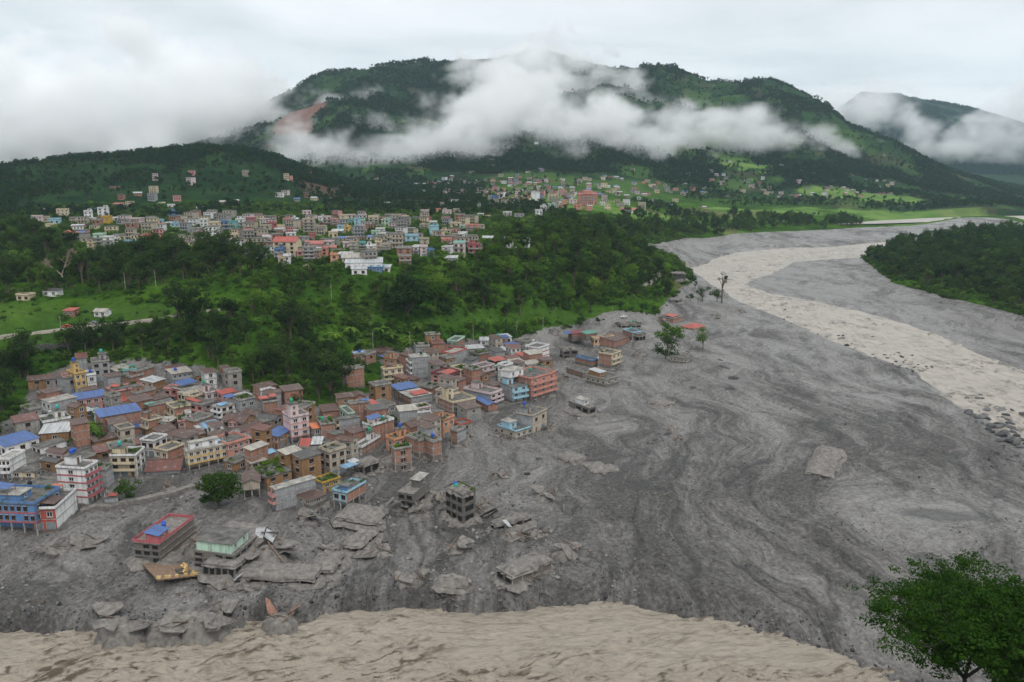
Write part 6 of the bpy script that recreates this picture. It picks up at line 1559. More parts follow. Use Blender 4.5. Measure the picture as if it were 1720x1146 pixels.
# ------------------------------------------------------------------ single trees that stand out
def ground_at(px_, py_):
    p = hit_smooth([(px_, py_)])[0]; return np.array([p[0], p[1], gz(p[0], p[1])])
def px_per_m(p): return FPX / proj(p)[2]
def round_tree(px_, py_, wpx, hpx, leafm, label, seed, trunk=.22, blobs=26, per=80, flat=.8):
    p = ground_at(px_, py_); k = px_per_m(p); h = hpx / k / .97; r = wpx / k / 2
    t, c = tree_proto(seed, h, r * 1.12, leafm, max(7, int(blobs * .7)), int(per * 1.15), max(.3, r * .066), trunk, flat * .85)
    o = empty('tree', tuple(p), seed); o.scale = (1.12, .92, 1); tag(o, label, 'tree', 'single trees'); inst('trunk', t, o); inst('crown', c, o); return o
round_tree(368, 848, 74, 66, M_LEAF, 'big round tree standing in mud before the cream apartment block', 201, .16, 34, 110)
round_tree(216, 838, 44, 36, M_LEAF, 'round bushy tree beside the tiny hut with a red sheet', 202, .14, 18, 90)
round_tree(1118, 603, 44, 36, M_LEAFD, 'dark lower tree of the pair far out in the mud', 203, .16, 20, 90)
round_tree(1121, 596, 46, 52, M_LEAFB, 'bright green taller tree of the pair far out in the mud', 204, .45, 20, 90)
round_tree(1180, 590, 36, 40, M_LEAF, 'spreading tree with bare trunk before the red-roofed pavilion', 205, .3, 16, 60)
round_tree(1212, 514, 22, 52, M_LEAFD, 'tall lopsided tree beside the upstream river', 206, .55, 12, 70)
round_tree(1204, 510, 30, 26, M_LEAFD, 'low dark tree at the foot of the tall lopsided tree', 207, .2, 14, 70)
round_tree(1180, 506, 26, 30, M_LEAFD, 'dark tree pair member on the mud bank near the river', 208, .2, 14, 70)
round_tree(1167, 487, 8, 16, M_LEAF, 'thin young tree on the mud near the bluff tip', 209, .3, 8, 60)
round_tree(1159, 508, 14, 15, M_LEAF, 'small tree beside the cream ruin under the bluff', 210, .2, 9, 60)
round_tree(1042, 428, 42, 26, M_LEAFD, 'dark spreading tree on the bluff against the grey flood plain', 211, .3, 18, 70)
round_tree(684, 532, 78, 72, M_LEAFD, 'huge dark tree on the slope below the white factory', 212, .12, 40, 120)
round_tree(735, 500, 44, 42, M_LEAFB, 'bright green dome-shaped tree beside the huge dark tree', 213, .12, 20, 100)
round_tree(768, 498, 40, 44, M_LEAFB, 'second bright dome-shaped tree farther from the huge dark tree', 214, .12, 20, 100)
round_tree(976, 552, 26, 24, M_LEAFD, 'dark tree at the edge of the mud above the sheds', 215, .2, 14, 80)
round_tree(1008, 548, 13, 17, M_LEAFD, 'small dark tree beside the green-roofed shed', 216, .15, 10, 70)
round_tree(640, 590, 24, 22, M_LEAFD, 'dark tree next to the tallest grey block', 217, .15, 12, 70)
round_tree(736, 612, 14, 20, M_LEAF, 'slim green tree between the grey block and red front', 218, .2, 9, 70)
round_tree(285, 745, 22, 14, M_LEAFB, 'green bush behind the rust-roofed street shed', 219, .1, 9, 70)
round_tree(195, 768, 20, 16, M_LEAF, 'green bush at the foot of the orange flank', 220, .1, 9, 70)
round_tree(118, 748, 20, 14, M_LEAFB, 'yellow-green bush behind the white red-banded block', 221, .1, 9, 70)
round_tree(60, 838, 36, 14, M_LEAF, 'low green thicket behind the blue arcade', 222, .1, 12, 70)
round_tree(505, 690, 40, 34, M_LEAFD, 'dark tree behind the pale pink tower block', 223, .15, 16, 80)
round_tree(462, 790, 36, 22, M_LEAFB, 'dense green hedge mound above the roof garden', 224, .08, 16, 90)
round_tree(660, 712, 18, 14, M_LEAF, 'bush at the end of the muddy lane by shops', 225, .1, 8, 60)
for i, (a, b) in enumerate(((135, 738), (142, 742), (150, 738), (158, 742), (166, 738), (172, 744), (148, 732), (160, 733))):
    p = ground_at(a, b); o = empty('banana_plant', tuple(p), i * 1.3); s = 1.15 + .12 * (i % 4); o.scale = (s, s, s)
    tag(o, 'banana plant of the clump above the orange brick flank', 'banana plant', 'banana plants in the brick quarter'); inst('trunk', PP[i % 2][0], o); inst('crown', PP[i % 2][1], o)
for i, (a, b) in enumerate(((560, 578), (575, 585), (590, 575), (605, 588), (640, 572), (655, 580), (820, 555), (838, 556), (850, 552), (806, 560), (545, 592), (700, 566), (430, 556), (450, 548))):
    p = ground_at(a, b); o = empty('banana_plant', tuple(p), i * .9); s = 1.5 + .2 * (i % 3); o.scale = (s, s, s)
    tag(o, 'banana plant on the green slope above the flooded houses', 'banana plant', 'banana plants on the slope'); inst('trunk', PP[i % 2][0], o); inst('crown', PP[i % 2][1], o)
# ---- leafless pale trees
def bare_tree(px_, py_, h, label, seed):
    rng = random.Random(seed); b = MB(); m = simple('pale_bark', (.36, .31, .24), .85, .25); p = ground_at(px_, py_); tw = MB()
    def grow(a, d, L, r, lev):
        e = a + d * L; (b if lev < 3 else tw).bar(a, e, r, 5, r2=r * .65)
        if lev >= 5: return
        for _ in range(3 if lev < 4 else 2):
            v = (d + Vector((rng.gauss(0, .5), rng.gauss(0, .5), rng.gauss(.12, .3)))).normalized(); grow(e, v, L * rng.uniform(.6, .85), r * .62, lev + 1)
    o = empty('bare_tree', tuple(p)); tag(o, label, 'tree', 'single trees'); grow(Vector((0, 0, -.5)), Vector((-.35, .1, 1)).normalized(), h * .32, h * .03, 0)
    b.build('trunk', m, o); tw.build('twigs', simple('pale_twigs', (.25, .20, .14), .9, .3), o)
bare_tree(110, 478, 17, 'pale leafless tree leaning over the dark wood', 5)
bare_tree(132, 452, 15, 'second pale leafless tree farther up the wood', 6)
# ---- the tree on the near slope
def hero_tree():
    p = atr(1640, 1252, 82.0); p[2] = gz(p[0], p[1]); rng = random.Random(77); tb = MB(); ends = []
    h = 21.0
    def grow(a, d, L, r, lev):
        n = 3; q = a.copy()
        for i in range(n):
            d = (d + Vector((rng.gauss(0, .10), rng.gauss(0, .10), .04))).normalized(); e_ = q + d * (L / n); tb.bar(q, e_, r * (1 - .12 * i), 7 if lev < 2 else 5, r2=r * (1 - .12 * (i + 1))); q = e_
        if lev >= 3: ends.append(q); return
        if lev == 2: ends.append(a.lerp(q, .6)); ends.append(a.lerp(q, .3) + Vector((rng.gauss(0, .6), rng.gauss(0, .6), -.4)))
        if lev == 1: ends.append(a.lerp(q, .75) + Vector((rng.gauss(0, .9), rng.gauss(0, .9), -.3)))
        for k in range(4 if lev < 2 else 3):
            t = 2 * math.pi * (k + rng.random() * .7) / 4; sp_ = (.75, .95, .9)[lev]
            v = (d * .55 + Vector((math.cos(t) * sp_, math.sin(t) * sp_, rng.uniform(.05, .45)))).normalized(); grow(q if k else q, v, L * rng.uniform(.62, .82), r * .55, lev + 1)
    for dx_, dy_ in ((-.22, .05), (.10, .10), (.30, -.06)): grow(Vector((dx_ * 2, dy_ * 2, -1.5)), Vector((dx_, dy_, 1)).normalized(), h * .34, .30, 0)
    V, F, n0 = [], [], 0
    for c in ends:
        for _ in range(8):
            q = c + Vector((rng.gauss(0, .95), rng.gauss(0, .95), rng.gauss(-.15, .55))); rr = rng.uniform(.5, 1.25)
            v, f = leaf_clump(44, rr, rr, rr * .45, .15, rng, .9); V.append(v + np.array([q.x, q.y, q.z - rr * .4])); F.append(f + n0); n0 += len(v)
    o = empty('tree', tuple(p)); tag(o, 'large leafy green tree on the slope below the viewpoint', 'tree', 'single trees')
    tb.build('trunk', simple('dark_bark', (.045, .036, .028), .9, .3, 3), o); inst('crown', mesh_np('crown', np.concatenate(V), np.concatenate(F), False, [mat_leaf('glossy_foliage', (.016, .045, .005), (.046, .100, .008), .15)]), o)
    print('hero leaves', n0 // 4, len(ends))
hero_tree()
# ------------------------------------------------------------------ rocks
def rock_mesh(seed, name='rock', sub=2, m=None):
    import bmesh
    bm = bmesh.new(); bmesh.ops.create_icosphere(bm, subdivisions=sub, radius=1); rng = random.Random(seed); ax = [rng.uniform(.75, 1.35), rng.uniform(.7, 1.1), rng.uniform(.5, .8)]
    pl = [Vector((rng.gauss(0, 1), rng.gauss(0, 1), rng.gauss(0, 1))).normalized() for _ in range(9)]
    for v in bm.verts:
        for q in pl:
            t = v.co.dot(q)
            if t > .62: v.co -= q * (t - .62) * .85
        v.co += Vector((rng.gauss(0, .03), rng.gauss(0, .03), rng.gauss(0, .03))); v.co = Vector((v.co.x * ax[0], v.co.y * ax[1], v.co.z * ax[2]))
    me = bpy.data.meshes.new(name); bm.to_mesh(me); bm.free(); me.materials.append(m); return me
def mat_rock():
    m, nt, b = newmat('river_rock'); P = geopos(nt); n = noise(nt, 1.2, 5, .6, P); f = math_(nt, 'ADD', math_(nt, 'MULTIPLY', n, .6), math_(nt, 'MULTIPLY', orand(nt), .45))
    nt.links.new(ramp(nt, f, [(0.2, (.022, .022, .023)), (0.5, (.055, .055, .056)), (0.8, (.15, .148, .145))]), b.inputs['Base Color']); b.inputs['Roughness'].default_value = .65; bump(nt, b, n, .5, .2); return m
M_ROCK = mat_rock(); ROCKS = [rock_mesh(300 + i, 'boulder', 2, M_ROCK) for i in range(5)]; STONES = [rock_mesh(320 + i, 'stone', 1, M_ROCK) for i in range(5)]
def mat_chunk():
    m, nt, b = newmat('broken_concrete'); n = noise(nt, 1.5, 4, .6, geopos(nt)); f = math_(nt, 'ADD', math_(nt, 'MULTIPLY', n, .5), math_(nt, 'MULTIPLY', orand(nt), .5))
    nt.links.new(ramp(nt, f, [(0.2, (.06, .056, .052)), (0.55, (.15, .14, .13)), (0.8, (.26, .245, .225)), (0.95, (.30, .19, .14))]), b.inputs['Base Color']); b.inputs['Roughness'].default_value = .9; return m
M_CHUNK = mat_chunk()
def chunk(seed):
    rng = random.Random(seed); b = MB(); b.box(-.5, .5, -.4, .4, -.12, .12); b.v = [(x + rng.uniform(-.18, .18), y + rng.uniform(-.18, .18), z + rng.uniform(-.05, .05)) for x, y, z in b.v]; return b.mesh('chunk', M_CHUNK)
CHUNKS = [chunk(i) for i in range(5)]
_pl = MB(); _pl.box(-1.4, 1.4, -.09, .09, -.08, .08); PLANKM = _pl.mesh('timber', M_TIMBER)
# boulders along the upstream river: each its own
rb = random.Random(31); _bp = []
for (ca, cb, n, sx, sy, s0, s1) in ((1688, 706, 42, 26, 12, .8, 2.9), (1702, 735, 26, 18, 12, .7, 2.4), (1655, 688, 8, 20, 7, .6, 1.9), (1622, 666, 7, 18, 5, .5, 2.0), (1535, 620, 22, 22, 6, .4, 1.5), (1485, 598, 24, 24, 6, .4, 1.5), (1420, 570, 8, 18, 7, .6, 2.2), (1340, 532, 10, 20, 5, .4, 1.3), (1695, 775, 16, 22, 12, .5, 1.3)):
    for _ in range(n): _bp.append((rb.gauss(ca, sx), rb.gauss(cb, sy), rb.uniform(s0, s1)))
for a, b, s in _bp:
    if a > 1760: continue
    q = at(a, b, -1.0); z = max(gz(q[0], q[1]), RIV2_Z - .35 * s); o = inst('boulder', rb.choice(ROCKS), None, (q[0], q[1], z + .1 * s), (rb.uniform(-.3, .3), rb.uniform(-.3, .3), rb.uniform(0, 6)), (s, s, s))
    tag(o, f"{'huge' if s > 2.2 else 'large' if s > 1.4 else 'middling' if s > .9 else 'small'} dark boulder of the upstream river, " + ('on the rock-lined bank' if a > 1600 else 'on the gravel spit'), 'boulder', 'boulders on the lower bank' if a > 1600 else 'boulders on the gravel spit')
for i, (a, b, s, lb) in enumerate(((965, 660, 1.0, ''), (1300, 770, .9, ''), (1215, 620, 2.2, ''), (1230, 640, 2.6, ''), (1225, 660, 2.4, ''), (1210, 605, 1.6, ''), (1165, 655, 1.2, ''), (1120, 735, 1.3, ''), (905, 770, 1.3, ''), (885, 795, 1.2, ''), (1100, 745, 1.0, ''))):
    q = at(a, b, 0); o = inst('boulder', ROCKS[i % 5], None, (q[0], q[1], gz(q[0], q[1]) + .1), (0, 0, i), (s * 1.5, s, s * .7)); tag(o, 'mud-coated boulder lying singly on the open mudflat', 'boulder', 'boulders on the mudflat')
# gravel over the near bank and rubble round the ruins: stuff
def gravel():
    L = []
    n = 60000; X = NPR.uniform(-170, 150, n); Y = NPR.uniform(150, 340, n); Z, G = height(X, Y)
    den = np.clip(sst(12, 1, G['sd']) * .9 + .22 * G['near'] + .05, 0, 1) * (G['sd'] > -.5) * sst(.38, .6, fbm(X / 9, Y / 9, 3, 111) + .25 * sst(8, 0, G['sd'])) * (G['land'] < .3)
    k = (NPR.uniform(0, 1, n) < den) & footprint_mask(X, Y, -.2); X, Y, Z, sd = X[k], Y[k], Z[k], G['sd'][k]; m = len(X); print('gravel', m)
    s = np.exp(NPR.normal(-1.75, .5, m)) * (1 + .6 * sst(8, 0, sd)); s = np.clip(s, .08, .9)
    scatter('gravel', 'loose grey stones strewn over the near bank', np.stack([X, Y, Z + s * .15], 1), s, np.stack([NPR.uniform(0, 6, m)] * 3, 1), NPR.randint(0, 5, m), proto_coll('gravel_stone', STONES), 'gravel')
    pts = []; sc_ = []; pick = []; rot = []
    for (p, yaw, w, d, H, where) in HOUSES[:190]:
        r = math.hypot(p[0], p[1])
        if r > 520: continue
        ca, sa = math.cos(yaw), math.sin(yaw); ruin = any(t in where for t in ('buried', 'ruin', 'debris', 'gutted', 'drowned', 'basement', 'collapsed', 'slab', 'stranded', 'undermined', 'shell'))
        for _ in range(70 if ruin else 16):
            e = rb.random() * 2 * (w + d); off = abs(rb.gauss(0, 2.0 if ruin else .9)) + .15
            if e < w: u, v = e, -off
            elif e < w + d: u, v = w + off, e - w
            elif e < 2 * w + d: u, v = e - w - d, d + off
            else: u, v = -off, e - 2 * w - d
            pts.append((p[0] + u * ca - v * sa, p[1] + u * sa + v * ca)); sc_.append(rb.uniform(.25, 1.3 if ruin else .7)); pick.append(rb.choice([0, 1, 2, 3, 4, 5]) if rb.random() < .9 else 5); rot.append((rb.uniform(-.6, .6), rb.uniform(-.6, .6), rb.uniform(0, 6)))
    for _ in range(2600):      # wreckage strewn through the near debris field
        a, b = rb.uniform(-20, 1150), rb.uniform(800, 1020); q = at(a, b, 0)
        if fbm(np.array([q[0] / 14]), np.array([q[1] / 14]), 3, 121)[0] < .5: continue
        pts.append((q[0], q[1])); sc_.append(rb.uniform(.2, .9)); pick.append(rb.randrange(6)); rot.append((rb.uniform(-.5, .5), rb.uniform(-.5, .5), rb.uniform(0, 6)))
    P = np.array(pts); k = footprint_mask(P[:, 0], P[:, 1], -.3); P = P[k]; Z = gzs(P)
    scatter('rubble', 'broken concrete, bricks and timber strewn round the wrecked houses', np.stack([P[:, 0], P[:, 1], Z + .08], 1), np.array(sc_)[k], np.array(rot)[k], np.array(pick)[k], proto_coll('rubble_piece', CHUNKS + [PLANKM]), 'rubble')
gravel()
# ------------------------------------------------------------------ collapsed buildings
def collapsed(px_, py_, r, nsl, nbm, seed, label, sheets=0, col=None, z=0.0):
    rng = random.Random(seed); p = ground_at(px_, py_) if z != -1 else at(px_, py_, -2.2) + np.array([0, 0, 1.0]); o = empty('collapsed_house', (p[0], p[1], p[2] + z)); tag(o, label, 'ruin', 'collapsed houses')
    for i in range(nsl):
        b = MB(); w, d = rng.uniform(.5, 1.0) * r, rng.uniform(.35, .7) * r; n = 6
        pts = [(w / 2 * math.cos(t) * rng.uniform(.8, 1.25), d / 2 * math.sin(t) * rng.uniform(.8, 1.25), 0) for t in [2 * math.pi * (j + .5 * (j % 2)) / n for j in range(n)]]
        b.slab(pts, .25); s = b.build('floor_slab', col or M_MUDC, o); s.location = (rng.uniform(-.55, .55) * r, rng.uniform(-.45, .45) * r, .5 + rng.uniform(0, .32) * r); s.rotation_euler = (rng.uniform(-.55, .55), rng.uniform(-.5, .5), rng.uniform(0, 6))
    for i in range(nbm):
        b = MB(); L = rng.uniform(.3, .75) * r; b.box(-L / 2, L / 2, -.13, .13, -.13, .13); s = b.build('beam', rng.choice([M_TIMBER, M_MUDC, M_STEEL]), o)
        s.location = (rng.uniform(-.5, .5) * r, rng.uniform(-.45, .45) * r, rng.uniform(.2, .42) * r); s.rotation_euler = (rng.uniform(-.4, .4), rng.uniform(-.8, .8), rng.uniform(0, 6))
    for i in range(sheets):
        b = MB(); b.slab([(-.22 * r, -.12 * r, 0), (.2 * r, -.14 * r, .1), (.24 * r, .13 * r, 0), (-.18 * r, .12 * r, .2)], .06); s = b.build('roof_sheet', sheet_mat('white'), o); s.location = (rng.uniform(-.4, .1) * r, rng.uniform(0, .5) * r, .45 * r); s.rotation_euler = (rng.uniform(-.7, .7), rng.uniform(-.7, .7), rng.uniform(0, 6))
    # heap of mud and fragments under it
    n = 14; g = np.linspace(-1, 1, n); A, B_ = np.meshgrid(g, g); rr = np.hypot(A, B_); h = sst(1.0, .1, rr) * .30 * r * (.5 + fbm(A * 2.5 + seed, B_ * 2.5, 3, 5)) - .35 - 5.0 * sst(.78, 1.0, rr + (fbm(A * 5 + seed, B_ * 5, 2, 6) - .5) * .35)
    i = np.arange(n * n).reshape(n, n); F = np.stack([i[:-1, :-1], i[:-1, 1:], i[1:, 1:], i[1:, :-1]], -1).reshape(-1, 4)
    inst('debris_heap', mesh_np('debris_heap', np.stack([A * r * .75, B_ * r * .65, h], -1).reshape(-1, 3), F, True, [M_MUDC]), o); return o
collapsed(446, 935, 11, 6, 16, 1, 'collapsed house with twisted beams and white sheets beside the mint room', 3)
collapsed(330, 925, 6, 2, 12, 2, 'dark heap of wreckage between the two stranded houses', 0)
collapsed(815, 862, 8, 4, 12, 3, 'fallen half of the gutted block with two tanks')
collapsed(735, 840, 6, 3, 8, 4, 'wrecked annex beside the drowned house with pale slab')
collapsed(785, 735, 6, 2, 4, 5, 'fallen slab beside the grey corner house')
collapsed(636, 792, 5, 2, 3, 6, 'fallen white slab under the half-collapsed pale roof', 1, M_CONC)
collapsed(924, 722, 4.5, 1, 4, 7, 'fallen wall panel behind the pale blue pavilion')
collapsed(285, 822, 4, 0, 14, 8, 'tangle of timbers washed against the street edge')
collapsed(915, 835, 6, 3, 5, 9, 'heap of slabs behind the mud-heaped roof')
collapsed(140, 905, 9, 3, 2, 10, 'broken slab below the red front at the eroded edge', 0, None, -.6)
collapsed(660, 855, 7, 3, 3, 11, 'broken terrace slabs beside the blue gable room')
collapsed(1030, 565, 6, 2, 10, 12, 'wreckage behind the peach-banded block')
collapsed(1135, 740, 4, 1, 5, 13, 'wreckage lying alone on the mid mudflat')
collapsed(1245, 535, 5, 1, 6, 14, 'wreckage beside the buried hall at the river bend')
collapsed(205, 1056, 9, 5, 5, 15, 'broken basement slabs hanging over the river', 0, None, -1)
collapsed(340, 1048, 10, 6, 6, 16, 'tilted slabs at the river edge beside arched basement', 0, None, -1)
collapsed(282, 1054, 8, 4, 3, 18, 'mud-caked slab heap between two others at the river edge', 0, None, -1)
collapsed(470, 1042, 6, 2, 6, 17, 'fallen wall pieces at the end of the river wall', 0, simple('rubble_brick', (.26, .14, .10), .9, .4), -1)
for i, (a, b, r, ns, nb, lb) in enumerate(((520, 878, 7, 4, 5, 'slab wreck before the dark party wall'), (592, 868, 6, 3, 6, 'slab wreck at the foot of the blue gable room'), (705, 868, 6, 3, 7, 'beam-strewn wreck beside the drowned house'), (560, 935, 7, 4, 4, 'low wreck below the tilted buried slab'), (640, 930, 6, 3, 4, 'small wreck in the middle of the debris field'), (765, 925, 6, 3, 5, 'wreck below the gutted block'), (862, 905, 6, 3, 5, 'wreck beside the small slab roof'), (950, 935, 6, 3, 3, 'wreck beyond the brick-flanked buried house'), (835, 800, 5, 2, 6, 'wreck between the gutted block and the pavilion'), (1010, 610, 6, 3, 6, 'wreck before the cream balconies in mud'), (1075, 600, 6, 3, 5, 'wreck before the two big trees'), (1150, 600, 6, 2, 5, 'wreck beside the low bungalow under the trees'), (940, 640, 5, 2, 5, 'wreck behind the tall salmon block'), (1200, 545, 6, 3, 6, 'wreck beside the red-roofed pavilion'), (1120, 545, 6, 3, 6, 'wreck above the two big trees'), (400, 985, 6, 3, 4, 'wreck on the bare bank before the long arcade'), (90, 925, 6, 3, 3, 'wreck on the bank before the blue arcade'), (690, 975, 6, 3, 3, 'wreck at the top of the near bank'), (930, 560, 5, 2, 8, 'wreckage washed against the roadside'))):
    collapsed(a, b, r, ns, nb, 40 + i, lb, i % 3 == 0)
def tan_roof():
    p = ground_at(283, 962); o = empty('fallen_roof', (p[0], p[1], p[2] + 1.2), R_(40)); o.rotation_euler = (R_(-6), R_(12), R_(38)); tag(o, 'fallen tan roof with broken yellow parapet before the stranded houses', 'ruin', 'collapsed houses')
    b = MB(); b.slab([(-4.5, -7, 0), (5, -6.5, 0), (4.6, 6.8, 0), (-4.2, 7, 0)], .3); b.build('roof_slab', simple('tan_roof_plaster', (.20, .135, .095), .9, .4), o)
    m = simple('yellow_parapet', (.55, .38, .17), .8, .3); rng = random.Random(3)
    for i in range(15):
        b = MB(); L = rng.uniform(.7, 1.9); b.box(-L / 2, L / 2, -.18, .18, 0, .7); q = b.build('parapet_piece', m, o); t = i / 15
        if i < 5: q.location = (-4.2 + i * 2.1, -6.5, .02); q.rotation_euler = (rng.uniform(-.3, .3), 0, rng.uniform(-.2, .2))
        elif i < 9: q.location = (4.5, -5 + (i - 5) * 2.4, .02); q.rotation_euler = (0, rng.uniform(-.2, .2), 1.57 + rng.uniform(-.3, .3))
        else: q.location = (rng.uniform(.5, 4), rng.uniform(-6, -1), .1 + rng.uniform(0, .8)); q.rotation_euler = (rng.uniform(-.6, .6), rng.uniform(-.6, .6), rng.uniform(0, 6))
    b = MB(); b.box(1.2, 4.2, -4.6, -1.4, .02, .5); b.build('water_basin', M_ROOFC, o)
tan_roof()
# long river-edge wall, street edge, terrace wall
def wall_line(L, h, th, mat, name, label, cat, z0=-1.0, jag=.2):
    P = np.array([ground_at(a, b)[:2] for a, b in L]); b = MB(); rng = random.Random(len(L)); pts = []
    for i in range(len(P) - 1):
        n = max(1, int(np.hypot(*(P[i + 1] - P[i])) / 3))
        for j in range(n): pts.append(P[i] + (P[i + 1] - P[i]) * j / n)
    pts.append(P[-1]); Z = gzs(np.array(pts)); hs = [h * (1 + rng.uniform(-jag, jag)) for _ in pts]
    for i in range(len(pts) - 1):
        d = pts[i + 1] - pts[i]; nrm = np.array([-d[1], d[0]]); nrm = nrm / (np.hypot(*nrm) + 1e-9) * th; k = len(b.v)
        for q, z, hh in ((pts[i], Z[i], hs[i]), (pts[i + 1], Z[i + 1], hs[i + 1])):
            b.v += [(q[0], q[1], z + z0), (q[0] + nrm[0], q[1] + nrm[1], z + z0), (q[0] + nrm[0], q[1] + nrm[1], z + hh), (q[0], q[1], z + hh)]
        for f in ((0, 4, 7, 3), (1, 2, 6, 5), (3, 7, 6, 2)): b.f.append(tuple(k + x for x in f)); b.m.append(0)
        if i == 0: b.f.append((k, k + 3, k + 2, k + 1)); b.m.append(0)
        if i == len(pts) - 2: b.f.append((k + 4, k + 5, k + 6, k + 7)); b.m.append(0)
    o = b.build(name, mat); return tag(o, label, cat)
wall_line([(135, 862), (190, 852), (262, 838), (330, 824), (400, 812)], 1.1, 2.5, M_MUDC, 'street_edge', 'broken concrete edge of the mud-covered street', 'embankment', -2.5)
wall_line([(385, 1047), (450, 1042), (525, 1034)], 1.2, .6, simple('red_brown_plaster', (.24, .15, .12), .9, .5), 'river_wall', 'low stained wall along the river edge', 'wall', -4)
wall_line([(-40, 606), (40, 596), (118, 584), (200, 572)], 2.6, .6, simple('dry_stone', (.10, .10, .09), .9, .6, 1.2), 'stone_wall', 'dark stone terrace wall below the roadside field', 'wall', -1)
wall_line([(136, 559), (160, 556), (184, 553)], .9, 1.4, simple('pale_plaster', (.60, .60, .58), .8, .2), 'concrete_strip', 'long white concrete strip beside the upper road', 'wall', -1, .05)
# ------------------------------------------------------------------ roads
def road(L, wd, mat, label, lift=.2):
    P = np.array([ground_at(a, b)[:2] for a, b in L]); t = np.linspace(0, 1, len(P)); tt = np.linspace(0, 1, len(P) * 8); Q = np.stack([np.interp(tt, t, P[:, 0]), np.interp(tt, t, P[:, 1])], 1)
    T = np.gradient(Q, axis=0); T /= np.hypot(T[:, 0], T[:, 1])[:, None]; Nn = np.stack([-T[:, 1], T[:, 0]], 1); V = []; Zc = np.max([gzs(Q + Nn * o_) for o_ in (-wd / 2, 0, wd / 2)], 0); Zc = np.convolve(np.pad(Zc, 2, 'edge'), np.ones(5) / 5, 'valid') + lift
    for o_, dz in ((-wd / 2 - .6, -2.5), (-wd / 2, 0), (0, .06), (wd / 2, 0), (wd / 2 + .6, -2.5)): V.append(np.concatenate([Q + Nn * o_, (Zc + dz)[:, None]], 1))
    n = len(Q); V = np.stack(V, 1).reshape(-1, 3); i = np.arange(n * 5).reshape(n, 5); F = np.stack([i[:-1, :-1], i[:-1, 1:], i[1:, 1:], i[1:, :-1]], -1).reshape(-1, 4)
    o = link(bpy.data.objects.new('road', mesh_np('road', V, F, True, [mat]))); return tag(o, label, kind='structure')
M_ROAD = simple('worn_asphalt', (.12, .115, .105), .85, .5, .4); M_DIRT = simple('pale_dirt_road', (.25, .225, .185), .9, .35, .6)
road([(-40, 573), (0, 568), (60, 560), (120, 552), (180, 545), (240, 538), (300, 530), (370, 522)], 3.0, M_DIRT, 'pale road crossing the green terraces')
road([(62, 690), (50, 712), (46, 730), (48, 752), (46, 775), (40, 795)], 7, M_ROAD, 'worn street coming down beside the brick quarter')
road([(1030, 428), (1075, 432), (1108, 444), (1108, 460), (1090, 474), (1076, 484)], 5, M_DIRT, 'pale dirt road winding over the bluff')
# ------------------------------------------------------------------ vehicles, people, poles
def car(px_, py_, yaw, col, label, pick=False):
    p = ground_at(px_, py_); o = empty('parked_car', (p[0], p[1], p[2] + .45), yaw); tag(o, label, 'car', 'vehicles'); m = simple('car_paint_' + col, {'white': (.7, .7, .69), 'grey': (.25, .26, .28), 'red': (.4, .06, .05)}[col], .35, .08, 1, .5)
    b = MB(); prof_ = [(-2.1, .35), (-2.1, .85), (-1.2, .95), (-.6, 1.5), (.9, 1.5), (1.5, .95), (2.1, .88), (2.15, .35)]
    for s in (-1, 1): b.poly([(x, s * .82, z) for x, z in (prof_ if s < 0 else prof_[::-1])])
    for i in range(len(prof_)): x0, z0 = prof_[i]; x1, z1 = prof_[(i + 1) % len(prof_)]; b.poly([(x0, -.82, z0), (x0, .82, z0), (x1, .82, z1), (x1, -.82, z1)])
    b.build('body', m, o)
    g = MB(); g.box(-.75, .8, -.84, .84, 1.02, 1.38); g.box(-1.02, -.99, -.7, .7, 1.05, 1.4); g.build('windows', M_GLASS, o)
    for x in (-1.35, 1.35):
        for y in (-.8, .8):
            w = MB(); w.bar((x, y - .1, .32), (x, y + .1, .32), .33, 10); w.build('wheel', simple('tyre', (.02, .02, .02), .9, .2), o)
    for y in (-.55, .55): q = MB(); q.box(2.12, 2.18, y - .15, y + .15, .62, .8); q.build('headlight', M_FRAMEW, o)
car(31, 748, R_(-72), 'white', 'small white pickup parked beside the blue-roofed house'); car(1048, 534, R_(20), 'white', 'white car stranded on the road at the foot of the slope')
car(113, 553, R_(12), 'red', 'red and white vehicle on the upper road'); car(157, 547, R_(12), 'grey', 'grey vehicle on the upper road near the white strip')
